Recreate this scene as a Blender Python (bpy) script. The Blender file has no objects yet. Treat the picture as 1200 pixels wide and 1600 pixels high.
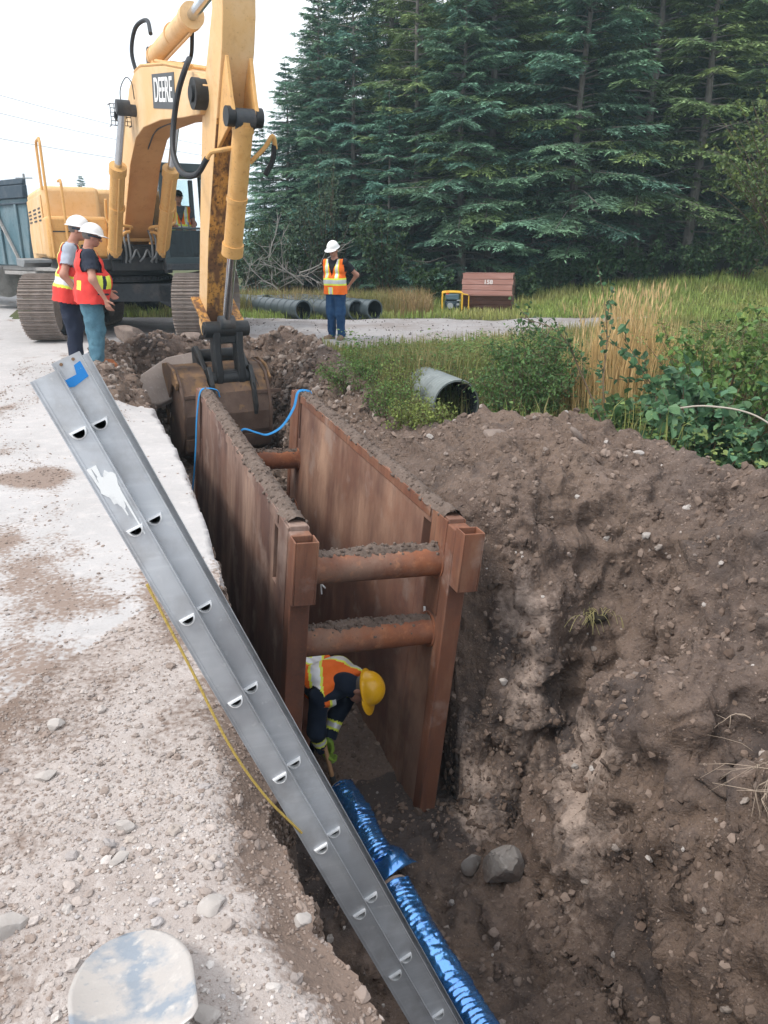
import bpy, bmesh, math, random
import numpy as np
from mathutils import Vector, Matrix, Euler
R = math.radians
sc = bpy.context.scene
col = sc.collection
rng = np.random.default_rng(7)
random.seed(7)

# ---------------------------------------------------------------- camera, sky, sun, exposure
cam_d = bpy.data.cameras.new("camera")
cam = bpy.data.objects.new("camera", cam_d)
col.objects.link(cam)
cam_d.sensor_fit = 'VERTICAL'
cam_d.sensor_height = 36.0
cam_d.sensor_width = 27.0
cam_d.lens = 27.0
cam_d.clip_start = 0.05
cam_d.clip_end = 1500
cam.location = (0, 0, 1.65)
cam.rotation_euler = (R(90 - 19.1), 0, 0)
sc.camera = cam

SUN_EL, SUN_AZ = R(52), math.atan2(-0.80, -0.45)      # azimuth measured from +Y towards +X
w = bpy.data.worlds.new("World")
sc.world = w
w.use_nodes = True
nt = w.node_tree
nt.nodes.clear()
sky = nt.nodes.new("ShaderNodeTexSky")
sky.sky_type = 'NISHITA'
sky.sun_disc = False
sky.sun_elevation = SUN_EL
sky.sun_rotation = SUN_AZ
sky.air_density = 1.0
sky.dust_density = 6.0
sky.ozone_density = 1.0
hsv = nt.nodes.new("ShaderNodeHueSaturation")
hsv.inputs['Saturation'].default_value = 0.22
bg = nt.nodes.new("ShaderNodeBackground")
bg.inputs['Strength'].default_value = 0.13
wo = nt.nodes.new("ShaderNodeOutputWorld")
nt.links.new(sky.outputs[0], hsv.inputs['Color'])
# thin even overcast over the clear sky
veil = nt.nodes.new("ShaderNodeMix")
veil.data_type = 'RGBA'
veil.inputs[0].default_value = 0.82
veil.inputs[7].default_value = (8.3, 8.6, 9.1, 1)
nt.links.new(hsv.outputs[0], veil.inputs[6])
nt.links.new(veil.outputs[2], bg.inputs['Color'])
nt.links.new(bg.outputs[0], wo.inputs['Surface'])

sun_d = bpy.data.lights.new("sun", 'SUN')
sun_d.energy = 1.5
sun_d.angle = R(11)
sun_d.color = (1.0, 0.95, 0.88)
sun = bpy.data.objects.new("sun", sun_d)
col.objects.link(sun)
sd = Vector((math.sin(SUN_AZ) * math.cos(SUN_EL), math.cos(SUN_AZ) * math.cos(SUN_EL), math.sin(SUN_EL)))
sun.rotation_euler = sd.to_track_quat('Z', 'Y').to_euler()
sun.location = sd * 40

sc.view_settings.view_transform = 'Standard'
sc.view_settings.look = 'None'
sc.view_settings.gamma = 1.0
sc.view_settings.use_curve_mapping = False
sc.view_settings.exposure = 0.66
sc.render.engine = 'CYCLES'
sc.cycles.max_bounces = 6
sc.cycles.diffuse_bounces = 3
sc.cycles.use_denoising = True

# ---------------------------------------------------------------- noise
_perm = np.random.default_rng(3).permutation(256).astype(np.int64)
_perm = np.concatenate([_perm, _perm, _perm])
_grad = np.random.default_rng(4).normal(size=(256, 3))
_grad /= np.linalg.norm(_grad, axis=1)[:, None]

def perlin(p):
    p = np.asarray(p, float)
    i = np.floor(p).astype(np.int64)
    f = p - i
    i &= 255
    u = f * f * f * (f * (f * 6 - 15) + 10)
    out = 0.0
    for dx in (0, 1):
        wx = u[:, 0] if dx else 1 - u[:, 0]
        for dy in (0, 1):
            wy = u[:, 1] if dy else 1 - u[:, 1]
            for dz in (0, 1):
                wz = u[:, 2] if dz else 1 - u[:, 2]
                h = _perm[_perm[_perm[(i[:, 0] + dx) & 255] + ((i[:, 1] + dy) & 255)] + ((i[:, 2] + dz) & 255)]
                g = _grad[h]
                d = g[:, 0] * (f[:, 0] - dx) + g[:, 1] * (f[:, 1] - dy) + g[:, 2] * (f[:, 2] - dz)
                out = out + wx * wy * wz * d
    return out * 1.6

def fbm(p, freq=1.0, oct=4, gain=0.5, ridged=False):
    p = np.asarray(p, float) * freq
    a, s, tot = 1.0, 0.0, 0.0
    for o in range(oct):
        n = perlin(p + 17.3 * o)
        if ridged:
            n = 1 - 2 * np.abs(n)
        s = s + a * n
        tot += a
        a *= gain
        p = p * 2.03
    return s / tot

def sstep(a, b, x):
    t = np.clip((np.asarray(x, float) - a) / (b - a), 0, 1)
    return t * t * (3 - 2 * t)

# ---------------------------------------------------------------- tags and hierarchy
def tag(o, label=None, cat=None, group=None, kind=None):
    if label: o['label'] = label
    if cat: o['category'] = cat
    if group: o['group'] = group
    if kind: o['kind'] = kind
    return o

def empty(name, loc=(0, 0, 0), rz=0.0, M=None):
    o = bpy.data.objects.new(name, None)
    o.empty_display_size = 0.2
    col.objects.link(o)
    if M is not None: o.matrix_world = M
    else:
        o.location = loc
        o.rotation_euler = (0, 0, rz)
    return o

def copy_tree(o, parent=None):
    c = o.copy()
    col.objects.link(c)
    if parent is not None: c.parent = parent
    for ch in list(o.children):
        copy_tree(ch, c)
    return c

# ---------------------------------------------------------------- materials
def srgb(r, g, b):
    f = lambda c: (c / 255 / 12.92) if c / 255 <= 0.04045 else ((c / 255 + 0.055) / 1.055) ** 2.4
    return (f(r), f(g), f(b))

def mat(name, base, rough=0.8, metal=0.0, vary=(), bump=(), attr=None, spec=0.3, trans=0.0, coat=0.0, space='Object'):
    """vary: (scale xyz or float, colour, lo, hi, amount[, detail]); bump: (scale, strength[, detail])"""
    m = bpy.data.materials.new(name)
    m.use_nodes = True
    t = m.node_tree
    N, L = t.nodes, t.links
    N.clear()
    out = N.new("ShaderNodeOutputMaterial")
    p = N.new("ShaderNodeBsdfPrincipled")
    p.inputs['Roughness'].default_value = rough
    p.inputs['Metallic'].default_value = metal
    p.inputs['Specular IOR Level'].default_value = spec
    if coat: p.inputs['Coat Weight'].default_value = coat
    tc = N.new("ShaderNodeTexCoord")
    src = tc.outputs[space] if space != 'World' else N.new("ShaderNodeNewGeometry").outputs['Position']
    cur = None
    if attr:
        a = N.new("ShaderNodeAttribute")
        a.attribute_name = attr
        mx = N.new("ShaderNodeMix")
        mx.data_type = 'RGBA'
        mx.blend_type = 'MULTIPLY'
        mx.inputs[0].default_value = 1.0
        mx.inputs[6].default_value = (*base, 1)
        L.new(a.outputs['Color'], mx.inputs[7])
        cur = mx.outputs[2]

    def noise(scale, detail=4.0, rough_=0.6):
        n = N.new("ShaderNodeTexNoise")
        n.inputs['Detail'].default_value = detail
        n.inputs['Roughness'].default_value = rough_
        if isinstance(scale, (tuple, list)):
            mp = N.new("ShaderNodeMapping")
            mp.inputs['Scale'].default_value = scale
            L.new(src, mp.inputs['Vector'])
            L.new(mp.outputs[0], n.inputs['Vector'])
            n.inputs['Scale'].default_value = 1.0
        else:
            L.new(src, n.inputs['Vector'])
            n.inputs['Scale'].default_value = scale
        return n.outputs[0]

    for v in vary:
        n = noise(v[0], v[5] if len(v) > 5 else 5.0)
        mr = N.new("ShaderNodeMapRange")
        mr.inputs['From Min'].default_value = v[2]
        mr.inputs['From Max'].default_value = v[3]
        mr.inputs['To Max'].default_value = v[4]
        L.new(n, mr.inputs['Value'])
        mx = N.new("ShaderNodeMix")
        mx.data_type = 'RGBA'
        if cur is not None: L.new(cur, mx.inputs[6])
        else: mx.inputs[6].default_value = (*base, 1)
        mx.inputs[7].default_value = (*v[1], 1)
        L.new(mr.outputs[0], mx.inputs[0])
        cur = mx.outputs[2]
    if cur is not None: L.new(cur, p.inputs['Base Color'])
    else: p.inputs['Base Color'].default_value = (*base, 1)
    nrm = None
    for b in bump:
        n = noise(b[0], b[2] if len(b) > 2 else 4.0)
        bp = N.new("ShaderNodeBump")
        bp.inputs['Strength'].default_value = b[1]
        bp.inputs['Distance'].default_value = b[3] if len(b) > 3 else 0.02
        L.new(n, bp.inputs['Height'])
        if nrm is not None: L.new(nrm, bp.inputs['Normal'])
        nrm = bp.outputs[0]
    if nrm is not None: L.new(nrm, p.inputs['Normal'])
    if trans > 0:
        tr = N.new("ShaderNodeBsdfTranslucent")
        if cur is not None: L.new(cur, tr.inputs['Color'])
        else: tr.inputs['Color'].default_value = (*base, 1)
        ms = N.new("ShaderNodeMixShader")
        ms.inputs[0].default_value = trans
        L.new(p.outputs[0], ms.inputs[1])
        L.new(tr.outputs[0], ms.inputs[2])
        L.new(ms.outputs[0], out.inputs['Surface'])
    else:
        L.new(p.outputs[0], out.inputs['Surface'])
    return m

def glass_mat(name, tint, rough=0.05):
    m = bpy.data.materials.new(name)
    m.use_nodes = True
    t = m.node_tree
    t.nodes.clear()
    o = t.nodes.new("ShaderNodeOutputMaterial")
    tr = t.nodes.new("ShaderNodeBsdfTransparent")
    tr.inputs['Color'].default_value = (*tint, 1)
    gl = t.nodes.new("ShaderNodeBsdfGlossy")
    gl.inputs['Roughness'].default_value = rough
    ms = t.nodes.new("ShaderNodeMixShader")
    fr = t.nodes.new("ShaderNodeFresnel")
    fr.inputs['IOR'].default_value = 1.45
    t.links.new(fr.outputs[0], ms.inputs[0])
    t.links.new(tr.outputs[0], ms.inputs[1])
    t.links.new(gl.outputs[0], ms.inputs[2])
    t.links.new(ms.outputs[0], o.inputs['Surface'])
    return m

# ---------------------------------------------------------------- mesh builders
def np_mesh(name, V, F, mats=(), mi=None, colr=None, smooth=True, attrs=None, sharp=None):
    """V (n,3), F list of (m,k) arrays (k = 3 or 4) or one array"""
    if not isinstance(F, list): F = [F]
    F = [np.asarray(f, np.int32) for f in F if len(f)]
    me = bpy.data.meshes.new(name)
    V = np.ascontiguousarray(V, np.float32)
    me.vertices.add(len(V))
    me.vertices.foreach_set("co", V.ravel())
    nl = sum(f.size for f in F)
    npol = sum(len(f) for f in F)
    me.loops.add(nl)
    me.loops.foreach_set("vertex_index", np.concatenate([f.ravel() for f in F]))
    me.polygons.add(npol)
    tot = np.concatenate([np.full(len(f), f.shape[1], np.int32) for f in F])
    st = np.concatenate([[0], np.cumsum(tot)[:-1]]).astype(np.int32)
    me.polygons.foreach_set("loop_start", st)
    me.polygons.foreach_set("loop_total", tot)
    if mi is not None: me.polygons.foreach_set("material_index", np.asarray(mi, np.int32))
    me.polygons.foreach_set("use_smooth", np.full(npol, bool(smooth)))
    for m in mats: me.materials.append(m)
    me.update(calc_edges=True)
    if colr is not None:
        a = me.color_attributes.new("col", 'FLOAT_COLOR', 'POINT')
        c = np.ones((len(V), 4), np.float32)
        c[:, :3] = colr
        a.data.foreach_set("color", c.ravel())
    for k, v in (attrs or {}).items():
        a = me.attributes.new(k, 'FLOAT', 'POINT')
        a.data.foreach_set("value", np.asarray(v, np.float32))
    if sharp is not None and smooth: me.set_sharp_from_angle(angle=sharp)
    me.validate()
    return me

def link(name, me, parent=None, M=None):
    o = bpy.data.objects.new(name, me)
    col.objects.link(o)
    if parent is not None: o.parent = parent
    if M is not None: o.matrix_local = M
    return o

def frame_from(d, up=(0, 0, 1)):
    d = Vector(d).normalized()
    u = Vector(up)
    if abs(d.dot(u)) > 0.98: u = Vector((1, 0, 0)) if abs(d.x) < 0.9 else Vector((0, 1, 0))
    x = u.cross(d).normalized()
    y = d.cross(x).normalized()
    return x, y, d

class MB:
    def __init__(s):
        s.v, s.f, s.m, s.M = [], [], [], Matrix.Identity(4)
    def add(s, V, F, mi=0, M=None):
        b = len(s.v)
        T = s.M @ M if M is not None else s.M
        for p in V: s.v.append(tuple(T @ Vector(p)))
        for f in F:
            s.f.append([b + i for i in f])
            s.m.append(mi)
        return s
    def box(s, c, sz, rot=None, mi=0, taper=None):
        x, y, z = (q / 2 for q in sz)
        V = [(-x, -y, -z), (x, -y, -z), (x, y, -z), (-x, y, -z), (-x, -y, z), (x, -y, z), (x, y, z), (-x, y, z)]
        if taper: V = [(a * (taper[0] if cc > 0 else 1), b * (taper[1] if cc > 0 else 1), cc) for a, b, cc in V]
        F = [(0, 3, 2, 1), (4, 5, 6, 7), (0, 1, 5, 4), (1, 2, 6, 5), (2, 3, 7, 6), (3, 0, 4, 7)]
        M = Matrix.Translation(c)
        if rot is not None: M = M @ (Euler(rot).to_matrix().to_4x4() if not isinstance(rot, Matrix) else rot.to_4x4())
        return s.add(V, F, mi, M)
    def bar(s, a, b, w, h, up=(0, 0, 1), mi=0):
        a, b = Vector(a), Vector(b)
        x, y, d = frame_from(b - a, up)
        V = []
        for p in (a, b):
            for i, j in ((-1, -1), (1, -1), (1, 1), (-1, 1)):
                V.append(p + x * (i * w / 2) + y * (j * h / 2))
        return s.add(V, [(0, 3, 2, 1), (4, 5, 6, 7), (0, 1, 5, 4), (1, 2, 6, 5), (2, 3, 7, 6), (3, 0, 4, 7)], mi)
    def tube(s, pts, r, n=10, caps=True, mi=0, up=(0, 0, 1), flat=1.0):
        pts = [Vector(p) for p in pts]
        k = len(pts)
        rs = list(r) if hasattr(r, '__len__') else [r] * k
        V, F = [], []
        px = None
        for i, p in enumerate(pts):
            d = (pts[min(i + 1, k - 1)] - pts[max(i - 1, 0)])
            x, y, d = frame_from(d, up)
            if px is not None:
                x = (px - d * px.dot(d)).normalized()
                y = d.cross(x)
            px = x
            for j in range(n):
                a = 2 * math.pi * j / n
                V.append(p + x * (math.cos(a) * rs[i]) + y * (math.sin(a) * rs[i] * flat))
        for i in range(k - 1):
            for j in range(n):
                q = (j + 1) % n
                F.append((i * n + j, i * n + q, (i + 1) * n + q, (i + 1) * n + j))
        if caps:
            F.append(tuple(reversed(range(n))))
            F.append(tuple(range((k - 1) * n, k * n)))
        return s.add(V, F, mi)
    def cyl(s, a, b, r, n=16, mi=0, caps=True, r2=None):
        return s.tube([a, b], [r, r if r2 is None else r2], n, caps, mi)
    def ring(s, a, b, ro, ri, n=20, mi=0, mi_in=None):
        """open pipe with wall thickness"""
        a, b = Vector(a), Vector(b)
        x, y, d = frame_from(b - a)
        V, F = [], []
        for p, r in ((a, ro), (b, ro), (b, ri), (a, ri)):
            for j in range(n):
                t = 2 * math.pi * j / n
                V.append(p + x * math.cos(t) * r + y * math.sin(t) * r)
        mi_in = mi if mi_in is None else mi_in
        for k in range(4):
            k2 = (k + 1) % 4
            F = [(k * n + j, k * n + (j + 1) % n, k2 * n + (j + 1) % n, k2 * n + j) for j in range(n)]
            s.add(V if k == 0 else [], [], 0)
            b0 = len(s.v) - len(V)
            for f in F:
                s.f.append([b0 + i for i in f])
                s.m.append(mi_in if k == 2 else mi)
        return s
    def prism(s, poly, fn, w0, w1, mi=0):
        n = len(poly)
        V = [fn(u, v, w0) for u, v in poly] + [fn(u, v, w1) for u, v in poly]
        F = [tuple(range(n)), tuple(reversed(range(n, 2 * n)))]
        F += [(i, i + n, (i + 1) % n + n, (i + 1) % n) for i in range(n)]
        return s.add(V, F, mi)
    def lathe(s, prof, n=20, M=None, mi=0):
        V, F = [], []
        for r, z in prof:
            for j in range(n):
                t = 2 * math.pi * j / n
                V.append((r * math.cos(t), r * math.sin(t), z))
        for i in range(len(prof) - 1):
            for j in range(n):
                q = (j + 1) % n
                F.append((i * n + j, i * n + q, (i + 1) * n + q, (i + 1) * n + j))
        if prof[0][0] > 1e-5: F.append(tuple(reversed(range(n))))
        if prof[-1][0] > 1e-5: F.append(tuple(range((len(prof) - 1) * n, len(prof) * n)))
        return s.add(V, F, mi, M)
    def ellip(s, c, r, nu=14, nv=8, M=None, mi=0):
        prof = [(max(1e-6, math.sin(math.pi * i / nv)), -math.cos(math.pi * i / nv)) for i in range(nv + 1)]
        T = Matrix.Translation(c) @ (M if M is not None else Matrix.Identity(4)) @ Matrix.Diagonal((*r, 1))
        return s.lathe(prof, nu, T, mi)
    def build(s, name, mats, parent=None, smooth=35, bevel=0.0, M=None, jitter=0.0, fix=True):
        me = bpy.data.meshes.new(name)
        v = s.v
        if jitter:
            v = [tuple(c + random.uniform(-jitter, jitter) for c in p) for p in v]
        me.from_pydata(v, [], s.f)
        me.validate()
        if len(me.polygons) == len(s.m): me.polygons.foreach_set("material_index", s.m)
        if not isinstance(mats, (list, tuple)): mats = [mats]
        for m in mats: me.materials.append(m)
        if fix:
            bm = bmesh.new()
            bm.from_mesh(me)
            bmesh.ops.remove_doubles(bm, verts=bm.verts, dist=1e-5)
            bmesh.ops.recalc_face_normals(bm, faces=bm.faces)
            bm.to_mesh(me)
            bm.free()
        if smooth:
            me.polygons.foreach_set("use_smooth", [True] * len(me.polygons))
            me.set_sharp_from_angle(angle=R(smooth))
        o = link(name, me, parent, M)
        if bevel:
            b = o.modifiers.new("bevel", 'BEVEL')
            b.width = bevel
            b.segments = 2
            b.limit_method = 'ANGLE'
            b.angle_limit = R(40)
            b.harden_normals = False
        return o

def smooth_path(pts, n=8):
    """Catmull-Rom through the points"""
    P = [Vector(p) for p in pts]
    P = [P[0] * 2 - P[1]] + P + [P[-1] * 2 - P[-2]]
    out = []
    for i in range(1, len(P) - 2):
        for k in range(n):
            t = k / n
            a, b, c, d = P[i - 1], P[i], P[i + 1], P[i + 2]
            out.append(0.5 * ((2 * b) + (c - a) * t + (2 * a - 5 * b + 4 * c - d) * t * t + (3 * b - a - 3 * c + d) * t ** 3))
    out.append(P[-2])
    return out

def text_mesh(name, txt, size, depth, mt, parent, M, bold=0.0, xs=1.0):
    cu = bpy.data.curves.new(name, 'FONT')
    cu.body = txt
    cu.size = size
    cu.extrude = depth
    cu.offset = bold
    cu.align_x = 'CENTER'
    cu.align_y = 'CENTER'
    tmp = bpy.data.objects.new(name, cu)
    col.objects.link(tmp)
    bpy.context.view_layer.update()
    me = bpy.data.meshes.new_from_object(tmp.evaluated_get(bpy.context.evaluated_depsgraph_get()))
    bpy.data.objects.remove(tmp)
    me.materials.clear()
    me.materials.append(mt)
    return link(name, me, parent, M @ Matrix.Diagonal((xs, 1, 1, 1)))

def ico(sub=1):
    bm = bmesh.new()
    bmesh.ops.create_icosphere(bm, subdivisions=sub, radius=1.0)
    bm.verts.ensure_lookup_table()
    V = np.array([v.co[:] for v in bm.verts])
    F = np.array([[v.index for v in f.verts] for f in bm.faces])
    bm.free()
    return V, F

def rand_rot(n, g):
    q = g.normal(size=(n, 4))
    q /= np.linalg.norm(q, axis=1)[:, None]
    a, b, c, d = q.T
    return np.stack([np.stack([1 - 2 * (c * c + d * d), 2 * (b * c - a * d), 2 * (b * d + a * c)], -1),
                     np.stack([2 * (b * c + a * d), 1 - 2 * (b * b + d * d), 2 * (c * d - a * b)], -1),
                     np.stack([2 * (b * d - a * c), 2 * (c * d + a * b), 1 - 2 * (b * b + c * c)], -1)], -2)
# ---------------------------------------------------------------- ground: one surface cut into road, shoulder, soil, verge, forest floor
O2 = np.array([0.016, 4.49])
ES = np.array([-0.3453, 0.9385])
ET = np.array([0.9385, 0.3453])

def st2xy(s, t):
    return O2[0] + ES[0] * s + ET[0] * t, O2[1] + ES[1] * s + ET[1] * t

def xy2st(x, y):
    dx, dy = x - O2[0], y - O2[1]
    return ES[0] * dx + ES[1] * dy, ET[0] * dx + ET[1] * dy

def interp(x, xs, ys):
    return np.interp(x, xs, ys)

def lip_t(s):
    p = np.stack([s, 0 * s, 0 * s + 3.3], -1)
    base = interp(s, [-8, -4.4, -3.0, -2.2, -1.2, -0.3, 2, 4.2, 5.2, 7.0, 8.2], [-1.0, -1.02, -1.12, -1.2, -1.13, -1.1, -1.05, -1.1, -1.2, -1.3, -1.2])
    jag = interp(s, [-8, -2.4, -1.2, 0, 6], [0.12, 0.10, 0.05, 0.05, 0.09])
    return base + jag * (fbm(p, 0.9, 3) + 0.9 * fbm(p + 5.5, 2.3, 5, gain=0.68, ridged=True) - 0.2)

def crest_t(s):
    return interp(s, [-9, -4, -2, -0.6, 0.6, 1.4, 2.0, 3.9, 5.0, 7, 8.5], [2.2, 2.3, 2.45, 2.42, 2.36, 2.25, 1.95, 1.75, 1.55, 1.5, 1.3])

def base_height(s, t, x, y):
    P = np.stack([s, t, 0 * s], -1)
    n1 = fbm(P, 0.55, 3)
    tl = lip_t(s)
    tc = crest_t(s) + 0.10 * fbm(P, 0.9, 2)
    # pit floor
    zf = interp(s, [-9, -4.5, -2.0, -0.8, 0.2, 4.6, 5.4, 6.6, 7.0], [-1.9, -2.1, -2.25, -2.32, -2.36, -2.3, -1.5, -1.35, -1.1])
    # right-hand fill beside the box
    q = sstep(-0.12, 0.55, s)
    zb = zf * (1 - q) + interp(s, [0, 2.2, 4.0, 5.0], [-0.22, -0.22, -0.36, -0.30]) * q
    zb = np.where(s > 4.45, interp(s, [4.45, 5.0, 6.5, 7.2], [-0.22, -0.5, -0.9, -1.0]), zb)
    tb = interp(s, [-9, -4, -2.4, -1.9, -1.0, 0.0, 0.3, 4.4, 4.8, 7], [0.6, 0.62, 0.66, 0.74, 0.66, 0.62, 0.60, 0.60, 0.85, 0.8])
    tb = tb + np.where(s < 0.2, 0.10, 0.0) * n1
    zc = interp(s, [-9, -2.2, -0.6, -0.1, 0.6, 1.4, 2.2, 3.0, 4.0, 4.6, 5.4, 7.2], [0.42, 0.36, 0.27, 0.16, 0.22, 0.24, 0.08, -0.16, -0.40, -0.40, -0.08, 0.02])
    u = np.clip((t - tb) / np.maximum(tc - tb, 0.1), 0, 1)
    steep = sstep(-1.2, -2.4, s)
    A = interp(s, [-9, -4, -2.4, -1.6, -1.0, -0.62, -0.34, -0.12, 0.15, 0.6, 1.1, 1.8, 4.5], [.5, .55, .62, .50, .42, .26, .10, .22, .60, .52, .22, .08, .05])
    A = np.clip(A + 0.30 * fbm(P + 60, 1.3, 3), 0.02, 0.8)
    uw = np.clip(u + 0.06 * fbm(P + 81, 2.2, 3), 0, 1)
    g = A * sstep(0.0, 0.24, uw) + (1 - A) * uw ** 1.05
    # terraces and a steep toe in front of the box
    g = g + 0.055 * np.sin(u * 11 + 3 * n1) * u * (1 - u) * 3 * (1 - q)
    toe = sstep(0.9, -0.1, np.abs(s - 0.35)) * sstep(0.0, 0.22, u) * (1 - sstep(0.25, 0.75, u)) * 0.22
    g = np.clip(g, 0, 1.05)
    gully = np.exp(-((s + 0.30 - 0.35 * (u - 0.3)) / (0.14 + 0.10 * u)) ** 2) * sstep(0.02, 0.15, u) * (1 - sstep(0.45, 0.75, u))
    hollow = np.exp(-(((s + 1.75) / 0.30) ** 2 + ((u - 0.34) / 0.13) ** 2)) + 0.8 * np.exp(-(((s + 0.75) / 0.22) ** 2 + ((u - 0.50) / 0.09) ** 2)) + 0.7 * np.exp(-(((s - 0.9) / 0.35) ** 2 + ((u - 0.62) / 0.10) ** 2))
    bulge = np.exp(-(((s + 1.15) / 0.38) ** 2 + ((u - 0.36) / 0.16) ** 2)) + 0.8 * np.exp(-(((s + 2.5) / 0.45) ** 2 + ((u - 0.40) / 0.2) ** 2))
    g = g - 0.19 * gully - 0.17 * hollow + 0.10 * bulge
    zr = zb + (zc - zb) * g
    # floor with mounds (earth heaped along the pipe and right of the box foot)
    fl = zf + 0.10 * n1 + 0.14 * sstep(0.35, 0.0, np.abs(t - 0.50)) * sstep(-0.4, -1.2, s) - 0.10 * sstep(-0.9, -1.6, s)
    fl = fl + 0.25 * np.exp(-(((s + 0.55) / 0.35) ** 2 + ((t - 0.92) / 0.30) ** 2))
    fl = np.where((s > 0.1) & (s < 4.4), zf + 0.05 * n1, fl)
    z = np.where(t < tb, fl, zr)
    # left wall
    lw = interp(s, [-9, -2.6, -1.6, -0.6, 8], [0.42, 0.36, 0.26, 0.10, 0.12])
    wl = np.clip((t - tl) / lw, 0, 1)
    zl = 0.0 + (zf - 0.0) * (wl ** interp(s, [-9, -1.6, -0.6, 8], [0.8, 0.8, 0.6, 0.6]))
    dl = t - tl
    slab_z = np.where(dl < 0.0265, -0.11 * dl / 0.0265, np.where(dl < 0.053, -0.11 - 0.65 * (dl - 0.0265) / 0.0265, -0.76 + (zf + 0.76) * np.clip((dl - 0.053) / 0.075, 0, 1)))
    zl = np.where(s > -0.75, slab_z, zl)
    z = np.where(t < tl + lw, np.maximum(zl, np.minimum(z, zl)), z)
    z = np.where(t < tl, 0.0, z)
    # rounded gravel lip near the camera
    rl = sstep(-0.9, -1.9, s)
    z = np.where((t < tl), z - 0.10 * rl * sstep(-0.30, 0.0, t - tl) ** 2, z)
    z = np.where((t >= tl) & (t < tl + lw), z - 0.10 * rl * (1 - wl), z)
    # beyond the crest: ditch, then verge
    d = t - tc
    dd = sstep(5.6, 4.7, s) * sstep(-8, -3, s)
    ditch = -0.50 * sstep(0.05, 0.9, d) * (1 - sstep(1.7, 3.0, d)) * dd
    far = zc * (1 - sstep(0.0, 0.9, d)) + ditch + 0.06 * n1 * sstep(0.3, 1.5, d)
    far = far + 0.25 * sstep(2.2, 3.2, d) * (1 - sstep(4.0, 6.5, d)) * sstep(5.0, 2.0, s)
    z = np.where(d > 0, far, z)
    # pit end behind the bucket, spoil heap in front of the tracks
    e = sstep(7.0, 7.75, s)
    heap = 0.30 * np.exp(-(((s - 7.9) / 0.7) ** 2)) * sstep(-2.3, -1.3, t) * (1 - sstep(1.2, 2.2, t))
    heap = heap + 0.22 * np.exp(-(((s - 5.6) / 1.5) ** 2 + ((t + 1.55) / 0.30) ** 2))
    heap = heap + 0.22 * np.exp(-(((s - 6.9) / 0.8) ** 2 + ((t - 1.35) / 0.45) ** 2))
    z = z * (1 - e) + 0.0 * e
    z = np.where((t > tl - 0.02) & (t < tb) & (s < 7.0), z, z + heap * (1 + 0.8 * fbm(P, 2.5, 3)))
    # far terrain: bank rising behind the verge to the right and under the forest
    up = 0.085 * np.maximum(0, x - 2.5) * sstep(15, 23, y) + 0.16 * np.maximum(0, y - 25) * sstep(-5.5, -1, x) * (1 - 0.6 * sstep(60, 120, y))
    up = np.minimum(up, 9)
    return z + up

def grow(a, step, f, end):
    out = [a]
    while abs(out[-1]) < end:
        out.append(out[-1] + step)
        step *= f
    return out[1:]

_st = 0.026
sl = list(np.arange(-4.7, -3.0, _st)) + list(np.arange(-3.0, 1.3, _st / 2)) + list(np.arange(1.3, 8.7, _st))
sl = grow(sl[0], -_st, 1.12, 60)[::-1] + sl + grow(sl[-1], _st, 1.055, 520)
tl_ = list(np.arange(-2.452, 0.5, _st)) + list(np.arange(0.5, 2.3, _st / 2)) + list(np.arange(2.3, 3.0, _st))
tl_ = grow(tl_[0], -_st, 1.07, 420)[::-1] + tl_ + grow(tl_[-1], _st, 1.05, 420)
S, T = np.meshgrid(np.array(sl), np.array(tl_), indexing='ij')
ns, ntt = S.shape
S, T = S.ravel(), T.ravel()
T = T + (lip_t(S) + 1.1) * np.exp(-((T + 1.1) / 0.42) ** 2)          # a grid line follows the broken lip
X, Y = st2xy(S, T)
Z = base_height(S, T, X, Y)
# classes per vertex position
n_a = fbm(np.stack([X, Y, 0 * X], -1), 0.8, 4)
n_b = fbm(np.stack([X, Y, 0 * X + 9], -1), 3.0, 4)
LT, CT = lip_t(S), crest_t(S)

def classify(x, y, s, t, z, na, nb):
    lt, ct = lip_t(s), crest_t(s)
    c = np.zeros(len(x), int)                                            # 0 road
    grav = (t < lt + 0.02) & (s < -0.25 + 1.15 * (t + 1.1) + 0.30 * na + 0.10 * nb) & (s > -30) & (t > -9)
    c[grav] = 1
    soil = (t >= lt) & (t < ct + 0.18 + 0.25 * na) & (s < 8.9 + 0.5 * na)
    soil |= (s > 4.3 + 0.3 * na) & (s < 9.0 + 0.5 * na) & (t > -1.62 + 0.15 * nb) & (t < 1.65 + 0.3 * na)
    c[soil] = 2
    lipf = (s > -0.5) & (s < 4.6) & (t >= lt) & (t < lt + 0.2) & (z > -0.09)
    c[lipf] = 0
    verge = ~soil & (t > 0.9) & (x > -2.4 + 0.4 * na)
    c[verge & (s > -60)] = 3
    c[verge & (s <= -8)] = 3
    ff = (y > 22.3 + 0.5 * na - 0.12 * np.maximum(0, x - 4)) & (x > -5.2 - 0.08 * (y - 22)) & (x < 150)
    c[ff] = 4
    c[(y > 19.2) & (x > -9 - (y - 19) * .4) & (x < -2) & ~ff] = 3
    return c

def quads(nx, ny):
    i = np.arange((nx - 1) * (ny - 1))
    a = (i // (ny - 1)) * ny + i % (ny - 1)
    return np.stack([a, a + ny, a + ny + 1, a + 1], -1)

Q = quads(ns, ntt)
def avg(a): return a[Q].mean(1)
cls = classify(avg(X), avg(Y), avg(S), avg(T), Z[Q].max(1), avg(n_a), avg(n_b))
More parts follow.
